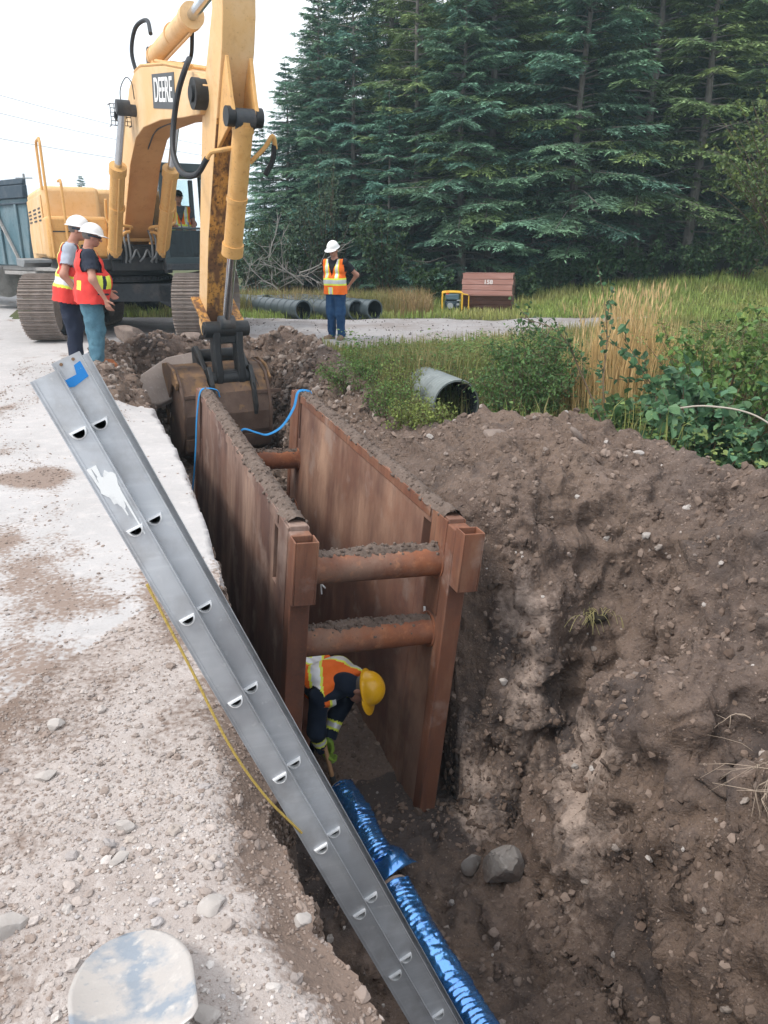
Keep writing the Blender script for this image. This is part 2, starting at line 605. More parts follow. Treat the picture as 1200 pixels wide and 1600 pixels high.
# soil-ness per vertex drives the relief
cnt = np.zeros(len(X)); tot = np.zeros(len(X)); cv = np.zeros(len(X))
for k in range(4):
    np.add.at(tot, Q[:, k], 1)
    np.add.at(cnt, Q[:, k], (cls == 2))
    np.add.at(cv, Q[:, k], (cls == 3) | (cls == 4))
soilv = cnt / tot
vergev = cv / tot
# normals of the smooth form
G = np.stack([X, Y, Z], -1).reshape(ns, ntt, 3)
gs = np.gradient(G, axis=0)
gt = np.gradient(G, axis=1)
Nn = np.cross(gs, gt)
Nn /= np.linalg.norm(Nn, axis=2)[:, :, None] + 1e-12
Nn = Nn.reshape(-1, 3)
Nn[Nn[:, 2] < 0] *= -1
near = (np.hypot(X, Y) < 16)
P3 = np.stack([X, Y, Z], -1)
disp = np.zeros(len(X))
idx = np.where(near)[0]
p = P3[idx]
big = fbm(p, 1.5, 3)
rid = fbm(p + 5, 3.2, 3, ridged=True)
mid = fbm(p + 11, 8.0, 4, gain=0.62)
fine = fbm(p + 23, 21.0, 3, gain=0.6, ridged=True)
inbox = ((S[idx] > 0.0) & (S[idx] < 4.5) & (T[idx] > -0.95) & (T[idx] < 1.0))
crust = np.abs(fbm(p + 3, 4.5, 2)) * 2
vfine = fbm(p + 41, 44.0, 2)
hol = np.maximum(0, fbm(p + 71, 2.1, 3) - 0.18)
dsoil = 0.15 * big + 0.12 * rid - 0.40 * hol + 0.008 * vfine + 0.085 * mid * (0.45 + crust) + 0.020 * fine * (0.3 + crust) - 0.05
dsoil = np.where(inbox, 0.075 * mid + 0.03 * big, dsoil)
lipd = (1 - sstep(0.0, 0.30, np.abs(T[idx] - LT[idx]))) * (S[idx] < 4.5)
dsoil = dsoil * (1 - 0.75 * lipd)
droad = 0.006 * fbm(p, 2.0, 3) + 0.0025 * fbm(p, 22, 2)
gr_ = sstep(0.2, -1.2, S[idx]) * (T[idx] < LT[idx] + 0.05)
dgrav = 0.020 * fbm(p, 2.2, 3) + 0.012 * mid
disp[idx] = soilv[idx] * dsoil + (1 - soilv[idx]) * (droad * (1 - gr_) + dgrav * gr_) + vergev[idx] * 0.07 * big
P3 = P3 + Nn * disp[:, None]
far_i = np.where(~near)[0]
P3[far_i, 2] += (0.10 * fbm(P3[far_i], 0.35, 3)) * vergev[far_i]
X, Y, Z = P3.T

# material mixing attribute: how much brown earth lies on the pale surface (1) or, on soil, how clayey it is
mixv = np.zeros(len(X))
q3 = np.stack([X, Y, 0 * X], -1)
str_ = fbm(np.stack([S * 0.5, T * 1.6, 0 * S], -1), 1.0, 4)
mixv = 0.42 + 0.75 * str_ + 0.35 * fbm(q3, 3.0, 4)
mixv += 0.34 * sstep(1.0, -0.5, S) * (1 - sstep(-1.5, -2.7, S)) * sstep(-2.35, -1.5, T) - 0.05
mixv += 0.5 * np.exp(-(((S - 1.9) / 0.25) ** 2)) * sstep(-1.5, -2.1, T)
mixv += 0.5 * sstep(-0.30, -0.05, T - LT) * sstep(-1.4, -2.2, S)
mixv -= 0.28 * np.exp(-((T - LT + 0.10) / 0.14) ** 2) * (S > -1.4) * (S < 4.2)
mixv -= 0.45 * sstep(-2.6, -3.4, S)
mixv = np.clip(mixv, 0, 1)

ground_P = P3
soil_base = (0.160, 0.113, 0.086)
m_road = mat("dusty_asphalt", (0.43, 0.412, 0.408), 0.9, vary=[(1.3, (0.37, 0.355, 0.35), .42, .66, .8), (9.0, (0.52, 0.485, 0.47), .5, .75, .7), (60.0, (0.28, 0.255, 0.245), .55, .75, .5)],
             bump=[(45, 0.35, 5, 0.01), (6, 0.2, 4, 0.03)], space='World')
m_grav = mat("gravel_fines", (0.41, 0.36, 0.335), 0.95, vary=[(2.2, (0.30, 0.25, 0.225), .42, .66, .7), (30.0, (0.50, 0.46, 0.44), .5, .72, .7), (140.0, (0.22, 0.18, 0.155), .54, .72, .7), (320.0, (0.56, 0.53, 0.51), .58, .72, .7)],
             bump=[(90, 0.6, 5, 0.01), (22, 0.5, 4, 0.02)], space='World')
m_soil = mat("brown_earth", soil_base, 0.95, vary=[(1.1, (0.112, 0.079, 0.064), .42, .66, .9), (3.5, (0.205, 0.150, 0.122), .50, .72, .8), (0.6, (0.125, 0.100, 0.090), .5, .7, .6),
             (26.0, (0.095, 0.070, 0.060), .48, .70, .8), (75.0, (0.29, 0.235, 0.205), .58, .74, .8), (160.0, (0.085, 0.062, 0.053), .56, .72, .8)],
             bump=[(95, 0.55, 6, 0.012), (28, 0.75, 6, 0.03), (9, 0.45, 5, 0.05)], space='World')
m_verge = mat("verge_earth", (0.075, 0.085, 0.030), 0.95, vary=[(1.6, (0.12, 0.115, 0.05), .42, .66, .8), (14, (0.045, 0.055, 0.02), .5, .7, .7)], bump=[(20, 0.6, 5, 0.05)], space='World')
m_floor = mat("forest_litter", (0.035, 0.030, 0.020), 0.95, vary=[(1.6, (0.03, 0.045, 0.018), .45, .66, .8)], bump=[(12, 0.6, 5, 0.05)], space='World')

def add_mix(m, colour, attr="mixv", lo=0.45, hi=0.72, nscale=40, namt=0.35):
    """earth lying on the surface: blend towards colour where the attribute plus grain is high"""
    t = m.node_tree
    N, L = t.nodes, t.links
    p = [n for n in N if n.type == 'BSDF_PRINCIPLED'][0]
    src = p.inputs['Base Color'].links[0].from_socket
    a = N.new("ShaderNodeAttribute"); a.attribute_name = attr
    g = N.new("ShaderNodeNewGeometry")
    n = N.new("ShaderNodeTexNoise"); n.inputs['Scale'].default_value = nscale; n.inputs['Detail'].default_value = 5
    L.new(g.outputs['Position'], n.inputs['Vector'])
    s1 = N.new("ShaderNodeMath"); s1.operation = 'SUBTRACT'; s1.inputs[1].default_value = 0.5
    L.new(n.outputs[0], s1.inputs[0])
    s2 = N.new("ShaderNodeMath"); s2.operation = 'MULTIPLY_ADD'; s2.inputs[1].default_value = namt * 2
    L.new(s1.outputs[0], s2.inputs[0]); L.new(a.outputs['Fac'], s2.inputs[2])
    mr = N.new("ShaderNodeMapRange"); mr.inputs['From Min'].default_value = lo; mr.inputs['From Max'].default_value = hi
    L.new(s2.outputs[0], mr.inputs['Value'])
    mx = N.new("ShaderNodeMix"); mx.data_type = 'RGBA'
    L.new(mr.outputs[0], mx.inputs[0]); L.new(src, mx.inputs[6]); mx.inputs[7].default_value = (*colour, 1)
    L.new(mx.outputs[2], p.inputs['Base Color'])

add_mix(m_road, (0.235, 0.178, 0.148), lo=0.50, hi=0.70)
add_mix(m_grav, (0.185, 0.136, 0.110), lo=0.44, hi=0.66)
# clay and damp patches of the soil, darker towards the pit floor
clay = np.exp(-(((S + 0.95) / 0.42) ** 2 + ((T - 0.90 - 0.22 * (S + 0.95)) / 0.12) ** 2)) * 1.0
clay += 0.45 * np.exp(-(((S + 0.10) / 0.30) ** 2 + ((T - 1.02) / 0.16) ** 2))
clay += 1.25 * np.exp(-(((S + 0.16) / 0.26) ** 2 + ((T - 0.60) / 0.13) ** 2))
clay = np.clip(clay + 0.75 * fbm(P3, 3.4, 5) * (clay > 0.05), 0, 1)
soil_dark = 0.30 + 1.1 * fbm(P3 + 31, 0.85, 4) + 0.35 * fbm(P3 + 3, 2.5, 3) + 0.4 * sstep(-1.0, -2.2, Z) * (S < 0.6)
soil_dark = np.clip(soil_dark, 0, 1)
soil_mix = np.where(clay > 0.10, clay, 0)
add_mix(m_soil, (0.070, 0.055, 0.050), attr="soil_dark", lo=0.45, hi=0.85, nscale=9, namt=0.3)
add_mix(m_soil, (0.40, 0.315, 0.265), attr="clay", lo=0.25, hi=0.85, nscale=22, namt=0.5)

def sub_ground(name, k, m):
    F = Q[cls == k]
    used = np.unique(F)
    mp = np.full(len(X), -1, np.int32)
    mp[used] = np.arange(len(used))
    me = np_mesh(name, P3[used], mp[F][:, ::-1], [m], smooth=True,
                 attrs={"mixv": mixv[used], "clay": soil_mix[used], "soil_dark": soil_dark[used]})
    o = link(name, me)
    tag(o, kind='structure')
    return o

sub_ground("road", 0, m_road)
sub_ground("gravel_shoulder", 1, m_grav)
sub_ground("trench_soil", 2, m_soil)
sub_ground("grass_verge", 3, m_verge)
sub_ground("forest_floor", 4, m_floor)

# quick height lookup on the displaced surface (bilinear in s, t)
_sa, _ta = np.array(sl), np.array(tl_)
_Pg = P3.reshape(ns, ntt, 3)
def ground_z(x, y):
    s, t = xy2st(np.asarray(x, float), np.asarray(y, float))
    s = np.atleast_1d(s); t = np.atleast_1d(t)
    i = np.clip(np.searchsorted(_sa, s) - 1, 0, ns - 2)
    j = np.clip(np.searchsorted(_ta, t) - 1, 0, ntt - 2)
    a = (s - _sa[i]) / (_sa[i + 1] - _sa[i])
    b = (t - _ta[j]) / (_ta[j + 1] - _ta[j])
    zz = _Pg[:, :, 2]
    r = (zz[i, j] * (1 - a) * (1 - b) + zz[i + 1, j] * a * (1 - b) + zz[i, j + 1] * (1 - a) * b + zz[i + 1, j + 1] * a * b)
    return r if r.size > 1 else float(r[0])

# gravel driveway sheet, laid just above the verge and road
def driveway():
    nearp = [(-4.2, 11.6), (-2.6, 12.4), (-1.3, 13.1), (-0.2, 13.5), (1.2, 14.2), (2.9, 15.4), (4.4, 16.8), (6.2, 18.0)]
    farp = [(-7.4, 19.4), (-4.6, 19.3), (-2.6, 18.9), (-0.6, 18.7), (1.6, 18.7), (3.2, 18.7), (4.8, 18.55), (6.2, 18.3)]
    nn = np.array(smooth_path([(a, b, 0) for a, b in nearp], 16))
    ff = np.array(smooth_path([(a, b, 0) for a, b in farp], 16))
    k = len(nn)
    m = 40
    W = np.linspace(0, 1, m)[None, :, None]
    nn[:, 1] += 0.22 * fbm(nn, 1.2, 4); ff[:, 1] += 0.2 * fbm(ff, 1.4, 4)
    G = nn[:, None] * (1 - W) + ff[:, None] * W
    V = G.reshape(-1, 3)
    V[:, 2] = ground_z(V[:, 0], V[:, 1]) + 0.02 + 0.012 * fbm(V, 2.0, 3)
    e = np.zeros((k, m)); e[:, 0] = e[:, -1] = 1
    V[e.ravel() > 0, 2] -= 0.06
    m_dr = mat("driveway_gravel", (0.30, 0.285, 0.285), 0.95, vary=[(0.55, (0.21, 0.18, 0.168), .45, .62, .85), (5, (0.37, 0.35, 0.345), .5, .7, .7), (40, (0.2, 0.19, 0.185), .55, .75, .6)],
               bump=[(30, 0.5, 5, 0.02)], space='World')
    tag(link("driveway", np_mesh("driveway", V, quads(k, m), [m_dr])), kind='structure')
driveway()
# ---------------------------------------------------------------- the trench shield
def steel(name, base, tan, dark, sx=5.0, sz=0.55, amt=0.75, rough=0.75):
    return mat(name, base, rough, metal=0.0, spec=0.35,
               vary=[((sx, sx, sz), tan, .43, .62, amt, 12), ((sx * 4.7, sx * 4.7, sz * 2.2), dark, .50, .72, .75, 9), (0.8, dark, .48, .66, .7), (1.9, (0.31, 0.235, 0.20), .55, .64, .6, 9), (1.3, dark, .50, .68, .65), (2.6, (base[0] * 1.5, base[1] * 1.35, base[2] * 1.2), .52, .70, .6), (55, (base[0] * 1.5, base[1] * 1.15, base[2]), .55, .75, .45)],
               bump=[(60, 0.25, 4, 0.004), (7, 0.15, 4, 0.02)])
m_box_in = steel("rusty_steel_inner", (0.165, 0.085, 0.060), (0.47, 0.30, 0.21), (0.085, 0.042, 0.036), 0.9, 0.42, 0.85)
m_box_out = steel("rusty_steel_outer", (0.120, 0.066, 0.052), (0.40, 0.27, 0.205), (0.060, 0.032, 0.029), 1.7, 0.34, 0.85)
m_box_post = steel("rusty_steel_post", (0.165, 0.068, 0.040), (0.27, 0.14, 0.085), (0.085, 0.040, 0.030), 5, 1.2, 0.7)
m_spread = mat("orange_rust_pipe", (0.27, 0.100, 0.048), 0.75, vary=[(3.5, (0.15, 0.062, 0.040), .40, .60, .9), (2.2, (0.22, 0.145, 0.11), .52, .68, .7), (16, (0.40, 0.19, 0.10), .55, .75, .7), (60, (0.12, 0.05, 0.03), .58, .75, .6)], bump=[(40, 0.3, 4, 0.006)])
m_crust = mat("caked_earth", (0.135, 0.100, 0.082), 0.95, vary=[(9, (0.085, 0.062, 0.050), .45, .65, .8), (40, (0.21, 0.165, 0.14), .52, .72, .7)], bump=[(60, 0.8, 5, 0.012), (20, 0.6, 4, 0.02)])
m_chalk = mat("white_chalk", (0.75, 0.76, 0.76), 0.9)

BX = Vector((ET[0], ET[1], 0)); BY = Vector((ES[0], ES[1], 0)); BZ = Vector((0, 0, 1))
_pit = R(2.3); _roll = R(4.6)
yb = (BY * math.cos(_pit) + BZ * math.sin(_pit)).normalized()
zb_ = (BZ - yb * BZ.dot(yb)).normalized()
xb_ = yb.cross(zb_)
zc_ = (zb_ * math.cos(_roll) + xb_ * math.sin(_roll)).normalized()
xc_ = yb.cross(zc_)
BOXM = Matrix(((xc_.x, yb.x, zc_.x, 0.016), (xc_.y, yb.y, zc_.y, 4.49), (xc_.z, yb.z, zc_.z, -0.01), (0, 0, 0, 1)))

def crust_strip(name, path, width, height, parent, seed, n=60, m=9, up=Vector((0, 0, 1)), kind=True, sag=0.0):
    """heaped earth lying along a line: irregular cross-section, edges ragged"""
    g = np.random.default_rng(seed)
    a, b = np.array(path[0]), np.array(path[1])
    d = (b - a) / np.linalg.norm(b - a)
    side = np.cross(d, np.array(up))
    u = np.linspace(0, 1, n)[:, None]
    c = a + (b - a) * u
    q = np.stack([u[:, 0] * np.linalg.norm(b - a), 0 * u[:, 0] + seed, 0 * u[:, 0]], -1)
    wl = width * (0.85 + 0.35 * fbm(q, 5, 4)); wr = width * (0.85 + 0.35 * fbm(q + 40, 5, 4))
    hh = height * np.clip(0.75 + 0.8 * fbm(q + 80, 3.2, 4), 0.15, 2)
    V = []
    for j in range(m):
        f = -1 + 2 * j / (m - 1)
        off = np.where(f < 0, wl, wr) * f
        prof = (1 - abs(f) ** 1.6)
        P = c + side * off[:, None] + np.array(up) * (hh * prof - sag * f * f - (0.012 if abs(f) == 1 else 0))[:, None]
        V.append(P)
    V = np.stack(V, 1).reshape(-1, 3)
    V += 0.010 * np.stack([perlin(V * 28), perlin(V * 28 + 9), perlin(V * 28 + 19)], -1) + 0.006 * np.stack([perlin(V * 60), perlin(V * 60 + 9), perlin(V * 60 + 19)], -1)
    F = [quads(n, m)]
    # loose crumbs
    k = n * 2
    iv, if_ = ico(1)
    cc = V[g.integers(0, len(V), k)]
    r = g.uniform(0.006, 0.020, k)
    RR = rand_rot(k, g)
    W = (np.einsum('kij,vj->kvi', RR, iv) * (r[:, None] * g.uniform(0.5, 1, (k, 1)))[:, :, None]) + cc[:, None]
    VV = np.vstack([V, W.reshape(-1, 3)])
    FF = (if_[None] + (len(V) + np.arange(k) * len(iv))[:, None, None]).reshape(-1, 3)
    o = link(name, np_mesh(name, VV, F + [FF], [m_crust], smooth=True), parent)
    o['kind'] = 'stuff'
    return o

def trench_box():
    root = empty("trench_shield", M=BOXM)
    tag(root, "long rusty steel trench shield standing tilted in the pit, two plates joined by pipes", "trench box")
    W, TH_, L, H_ = 0.478, 0.115, 4.32, 2.44
    for sgn in (-1, 1):
        xi, xo = sgn * W, sgn * (W + TH_)
        x0, x1 = min(xi, xo), max(xi, xo)
        b = MB()
        # plate built round two slots
        fs = (0.36, 0.50, -0.52, -0.13)       # front slot y0,y1,z0,z1
        bs = (3.93, 4.00, -0.50, -0.10)
        xm, sx = (x0 + x1) / 2, x1 - x0
        def blk(y0, y1, z0, z1, dx=0.0):
            b.box((xm, (y0 + y1) / 2, (z0 + z1) / 2), (sx - dx, y1 - y0, z1 - z0))
        blk(0.10, fs[0], -H_, 0)
        blk(fs[0], fs[1], fs[3], 0); blk(fs[0], fs[1], -H_, fs[2])
        blk(fs[1], bs[0], -H_, 0)
        blk(bs[0], bs[1], bs[3], 0); blk(bs[0], bs[1], -H_, bs[2])
        blk(bs[1], L - 0.06, -H_, 0)
        pl = b.build("side_plate", [m_box_in if sgn > 0 else m_box_out], root, bevel=0.006, fix=False)
        # raised doubler plates near the ends, frame lines
        d = MB()
        for side in (xi - sgn * 0.006, xo + sgn * 0.006):
            for y0, y1 in ((0.10, 0.335), (L - 0.30, L - 0.08)):
                d.box((side, (y0 + y1) / 2, -0.36), (0.012, y1 - y0, 0.70))
            d.box((side, L / 2, -0.045), (0.012, L - 0.75, 0.08))
        d.build("doubler_plate", [m_box_post if sgn > 0 else m_box_out], root, bevel=0.004, fix=False)
        # end posts
        for y0, y1 in ((-0.02, 0.10), (L - 0.06, L + 0.06)):
            p = MB()
            p.box((xm, (y0 + y1) / 2, -H_ / 2 - 0.01), (sx + 0.016, y1 - y0, H_ - 0.04))
            p.build("end_post", [m_box_post], root, bevel=0.008)
        # socket: hollow rectangular sleeve on the front post
        so = MB()
        w2, d2, t2 = 0.074, 0.062, 0.011
        cx, cy = xm + sgn * 0.012, -0.085
        for ox, oy, lx, ly in ((-w2 + t2 / 2, 0, t2, 2 * d2), (w2 - t2 / 2, 0, t2, 2 * d2), (0, -d2 + t2 / 2, 2 * w2 - 2 * t2, t2), (0, d2 - t2 / 2, 2 * w2 - 2 * t2, t2)):
            so.box((cx + ox, cy + oy, -0.215), (lx, ly, 0.41))
        so.box((cx, cy, -0.30), (2 * w2 - 2 * t2, 2 * d2 - 2 * t2, 0.2))
        so.build("post_socket", [m_box_post], root, bevel=0.004, fix=False)
        # cutting edge at the bottom
        k = MB()
        k.prism([(xi, -H_ + 0.002), (xo, -H_ + 0.002), (xi + sgn * 0.02, -H_ - 0.11)], lambda u, v, w_: (u, w_, v), 0.0, L, 0)
        k.build("cutting_edge", [m_box_post], root)
        crust_strip("soil_crust", ((xm, 0.16, 0.0), (xm, L - 0.25, 0.0)), 0.082, 0.045, root, 11 + sgn, n=150)
    for y, z in ((0.20, -0.335), (0.20, -0.865), (L - 0.34, -0.74), (L - 0.34, -1.35)):
        if True:
            s = MB()
            s.cyl((-W - 0.004, y, z), (W + 0.004, y, z), 0.106, 28)
            for e in (-1, 1):
                s.cyl((e * (W - 0.014), y, z), (e * (W + 0.003), y, z), 0.128, 28)
            s.build("spreader_pipe", [m_spread], root)
            crust_strip("soil_crust", ((-W + 0.02, y, z + 0.088), (W - 0.02, y, z + 0.088)), 0.098, 0.050, root, int(30 + y * 9 + z * 7), n=70, sag=0.045)
    # cross pin seen through the slot of the far plate
    s = MB(); s.cyl((W - 0.02, 0.40, -0.40), (W + TH_ + 0.03, 0.40, -0.40), 0.018, 10)
    s.build("pin", [m_box_post], root)
    # chalk scrawls on the inner face
    for (pts, nm) in (([(0, 0.30, -0.74), (0, 0.285, -0.79)], 'a'),
                      ([(0, 2.86, -1.66), (0, 2.74, -1.72), (0, 2.62, -1.70)], 'b'), ([(0, 2.80, -1.68), (0, 2.72, -1.82)], 'c'), ([(0, 2.92, -1.52), (0, 2.80, -1.53)], 'd')):
        c = MB()
        c.tube([(W - 0.004, p[1], p[2]) for p in pts], 0.010, 6)
        c.build("chalk_mark", [m_chalk], root)
    return root
trench_box()

# ---------------------------------------------------------------- blue lifting slings
m_sling = mat("blue_webbing", (0.020, 0.20, 0.46), 0.7, vary=[(30, (0.012, 0.12, 0.30), .5, .7, .7)], bump=[(120, 0.4, 3, 0.004)])
def bw(x, y, z): return BOXM @ Vector((x, y, z))
def sling(pts, label, wd=0.024):
    b = MB()
    b.tube(smooth_path([bw(*p) for p in pts], 8), wd, 8, flat=0.35)
    tag(b.build("lifting_sling", [m_sling], None, smooth=60), label, "sling", "blue slings on the trench shield")
sling([(-0.40, 4.02, -0.05), (-0.43, 4.02, 0.020), (-0.53, 4.01, 0.040), (-0.605, 4.0, 0.0), (-0.64, 3.98, -0.25), (-0.66, 3.90, -0.55), (-0.69, 3.78, -0.80), (-0.72, 3.70, -1.02)],
      "blue sling looped over the plate beside the bucket, its end hanging into the gap", 0.022)
sling([(0.62, 3.99, -0.12), (0.60, 3.99, 0.01), (0.52, 3.98, 0.045), (0.44, 3.98, 0.02), (0.39, 3.93, -0.14), (0.26, 3.88, -0.33), (0.10, 3.86, -0.42), (-0.02, 3.86, -0.40), (-0.16, 3.86, -0.36), (-0.22, 3.88, -0.43)],
      "blue sling draped over the far plate and sagging across to the rear pipe", 0.020)

# ---------------------------------------------------------------- ladder
m_alu = mat("scuffed_aluminium", (0.50, 0.52, 0.55), 0.50, metal=0.55, spec=0.4,
            vary=[((3, 3, 40), (0.62, 0.64, 0.66), .5, .72, .6, 4), (7, (0.36, 0.36, 0.37), .48, .68, .8), (1.2, (0.27, 0.275, 0.29), .44, .62, .8), (28, (0.66, 0.66, 0.66), .62, .78, .6)], bump=[(90, 0.10, 4, 0.003)])
m_alu_d = mat("dark_grimy_aluminium", (0.30, 0.315, 0.335), 0.55, metal=0.45, vary=[(9, (0.21, 0.22, 0.23), .5, .7, .7), ((3, 3, 50), (0.42, 0.43, 0.45), .55, .72, .6)], bump=[(90, 0.10, 4, 0.003)])
m_sticker = mat("blue_sticker", (0.015, 0.19, 0.52), 0.45, vary=[(60, (0.35, 0.42, 0.5), .66, .72, .8)])
m_paint = mat("white_paint_splash", (0.74, 0.75, 0.75), 0.8, vary=[(25, (0.55, 0.56, 0.57), .55, .72, .7)])
m_collar = mat("lit_rim_collar", (0.72, 0.73, 0.74), 0.45, metal=0.35)  # light on the rung rims put into a brighter metal
m_hole = mat("rung_inside", (0.06, 0.06, 0.065), 0.8)  # dark of the hollow rungs put into their colour

def ladder():
    d = Vector((0.1231, 0.0004, -0.2791)).normalized()            # down along the rail
    r = Vector((-0.300, 0.944, -0.133)); r = (r - d * r.dot(d)).normalized()   # along the rungs, away from the camera
    wv = r.cross(d)                                                # across the web
    if wv.x < 0: wv = -wv
    P0 = Vector((-0.8223, 2.0228, 1.1784))                         # rung 0 of the outer section
    Q0 = Vector((-0.7842, 2.0815, 1.1912))
    root = empty("extension_ladder", M=Matrix.Translation(P0 + d * 2.6))
    tag(root, "grey aluminium extension ladder leaning out of the trench over the gravel edge", "ladder")
    inv = root.matrix_world.inverted()
    root['group'] = "site tools by the trench"
    del root['group']
    def pt(o, a, c, e): return inv @ (o + d * a + wv * c + r * e)  # along, across, depth
    GAP = 0.40
    sp = 0.305
    def section(o, top, bot, hw, base, off, m, rung_c):
        lo, hi = (-hw + base, hw + base)
        for far in (0, 1):
            e0 = far * GAP
            b = MB()
            t = 0.0035
            def slab(a0, a1, c0, c1, d0, d1):
                V = [pt(o, a, c, e) for a in (a0, a1) for c in (c0, c1) for e in (d0, d1)]
                b.add(V, [(0, 1, 3, 2), (4, 6, 7, 5), (0, 4, 5, 1), (2, 3, 7, 6), (0, 2, 6, 4), (1, 5, 7, 3)])
            # web pierced by the rung ends, two flanges and stiffening beads
            N2 = 24
            prof2 = [(0.019 * math.sin(math.pi * i / 14), 0.017 * math.cos(math.pi * i / 14)) for i in range(15)] + [(0.0, -0.017 + 0.034 * i / 10) for i in range(1, 10)]
            n2 = len(prof2)
            kk0, kk1 = math.ceil((top + 0.05) / sp), math.floor((bot - 0.05) / sp)
            for k in range(kk0, kk1 + 1):
                ac = k * sp
                A0, A1 = ac - 0.045, ac + 0.060
                p_end = top if k == kk0 else ac - sp + 0.060
                slab(p_end, A0, lo, hi, e0, e0 + t)
                if k == kk1: slab(A1, bot, lo, hi, e0, e0 + t)
                outer = []
                for u, v in prof2:
                    du, dv = u - 0.008, v
                    cand = []
                    if du > 1e-9: cand.append((A1 - ac - 0.008) / du)
                    if du < -1e-9: cand.append((A0 - ac - 0.008) / du)
                    if dv > 1e-9: cand.append((hi - rung_c) / dv)
                    if dv < -1e-9: cand.append((lo - rung_c) / dv)
                    q_ = min(cand)
                    outer.append([0.008 + du * q_, dv * q_])
                for cu, cv in ((A0 - ac, lo - rung_c), (A0 - ac, hi - rung_c), (A1 - ac, lo - rung_c), (A1 - ac, hi - rung_c)):
                    ang_c = math.atan2(cv, cu - 0.008)
                    best = min(range(n2), key=lambda i: abs((math.atan2(outer[i][1], outer[i][0] - 0.008) - ang_c + math.pi) % (2 * math.pi) - math.pi))
                    outer[best] = [cu, cv]
                for e in (e0, e0 + t):
                    V = [pt(o, ac + u * 1.02, v * 1.02 + rung_c, e) for u, v in prof2] + [pt(o, ac + u, v + rung_c, e) for u, v in outer]
                    b.add(V, [(i, (i + 1) % n2, n2 + (i + 1) % n2, n2 + i) for i in range(n2)])
            fd = -0.0 if far == 0 else -0.024
            slab(top, bot, lo - 0.003, lo, e0 - 0.003 + fd, e0 + 0.024 + fd)
            slab(top, bot, hi, hi + 0.003, e0 - 0.003 + fd, e0 + 0.024 + fd)
            slab(top, bot, lo + 0.004, lo + 0.009, e0 - 0.0022, e0 - 0.0002)
            slab(top, bot, hi - 0.009, hi - 0.004, e0 - 0.0022, e0 - 0.0002)
            b.build("side_rail", [m], root, smooth=0, fix=False)
        k0, k1 = math.ceil((top + 0.05) / sp), math.floor((bot - 0.05) / sp)
        me_r = me_c = None
        for k in range(k0, k1 + 1):
            a = k * sp
            # D-shaped hollow rung: flat side up, its swaged end proud of the web
            N = 12
            prof = [(-0.0, 0.017)] + [(0.019 * math.sin(math.pi * i / N), 0.017 * math.cos(math.pi * i / N)) for i in range(1, N)] + [(0.0, -0.017)]
            def rp(sc_, e, dz=0.0): return [pt(o, 0 + (u * sc_ + dz) , v * sc_ + rung_c, e) for u, v in prof]
            b = MB(); n = len(prof)
            # the flat faces the upper side of the standing ladder
            A, B_, C_, D_ = rp(1.34, -0.009, -0.0045), rp(1.46, 0.001, -0.006), rp(1.0, -0.010), rp(0.98, 0.008)
            V = A + B_ + C_ + D_
            F = []
            for i in range(n):
                q = (i + 1) % n
                F += [(i, q, n + q, n + i), (i, 2 * n + i, 2 * n + q, q), (2 * n + i, 3 * n + i, 3 * n + q, 2 * n + q)]
            b.add(V, F)
            if me_c is None:
                oc = b.build("rung_collar", [m_collar], root, smooth=40); me_c = oc.data
                b2 = MB()
                b2.add(rp(0.99, 0.006) + rp(0.99, GAP - 0.01), [(i, (i + 1) % n, n + (i + 1) % n, n + i) for i in range(n)], 0)
                orr = b2.build("rung", [m_hole], root, smooth=40); me_r = orr.data
            else:
                oc = link("rung_collar", me_c, root); orr = link("rung", me_r, root)
            dv = inv.to_3x3() @ (d * a)
            oc.location = dv; orr.location = dv
    section(P0, -0.165, 5.1 - 0.35, 0.036, -0.004, 0, m_alu, 0.0)
    section(Q0, -0.190, 4.4, 0.037, 0.006, 1, m_alu_d if False else m_alu, 0.0)
    # blue torn sticker on the top of the inner section
    b = MB()
    poly = [(-0.285, -0.030), (-0.285, 0.010), (-0.300, 0.016), (-0.302, 0.040), (-0.262, 0.041), (-0.262, 0.012), (-0.252, 0.004), (-0.252, -0.030)]
    poly = [(-0.163, 0.010), (-0.167, 0.030), (-0.122, 0.030), (-0.112, -0.016), (-0.118, -0.034), (-0.137, -0.030), (-0.139, 0.004)]
    b.prism(poly, lambda a, c, e: pt(Q0, a, c + 0.006, e), -0.0034, -0.0004)
    b.build("sticker", [m_sticker], root, smooth=0)
    # white paint splash and runs on the outer section
    b = MB()
    g = np.random.default_rng(5)
    pts = []
    for i in range(40):
        th = 2 * math.pi * i / 40
        rr = 1 + 0.16 * math.sin(3 * th + 1) + 0.10 * math.sin(7 * th) + g.uniform(-0.07, 0.07)
        pts.append((0.175 + 0.052 * rr * math.cos(th), 0.000 + 0.025 * rr * math.sin(th)))
    b.prism(pts, lambda a, c, e: pt(P0, a, c, e), -0.0032, -0.0003)
    for c0, a0, a1, wd in ((0.016, 0.19, 0.33, 0.004), (-0.026, 0.10, 0.17, 0.006), (0.002, 0.20, 0.262, 0.005), (-0.012, 0.10, 0.15, 0.008)):
        b.prism([(a0, c0 - wd), (a0, c0 + wd), ((a0 + a1) / 2, c0 + wd * .7), (a1, c0 + 0.002), (a1, c0 - 0.001), ((a0 + a1) / 2, c0 - wd * .6)], lambda a, c, e: pt(P0, a, c, e), -0.0030, -0.0004)
    b.build("paint_splash", [m_paint], root, smooth=0)
    # rivets at the top end
    b = MB()
    for c in (-0.012, 0.022):
        b.cyl(pt(Q0, -0.178, c, -0.004), pt(Q0, -0.178, c, 0.004), 0.0045, 10)
    b.build("rivet", [mat("rusty_rivet", (0.2, 0.12, 0.07), 0.7)], root)
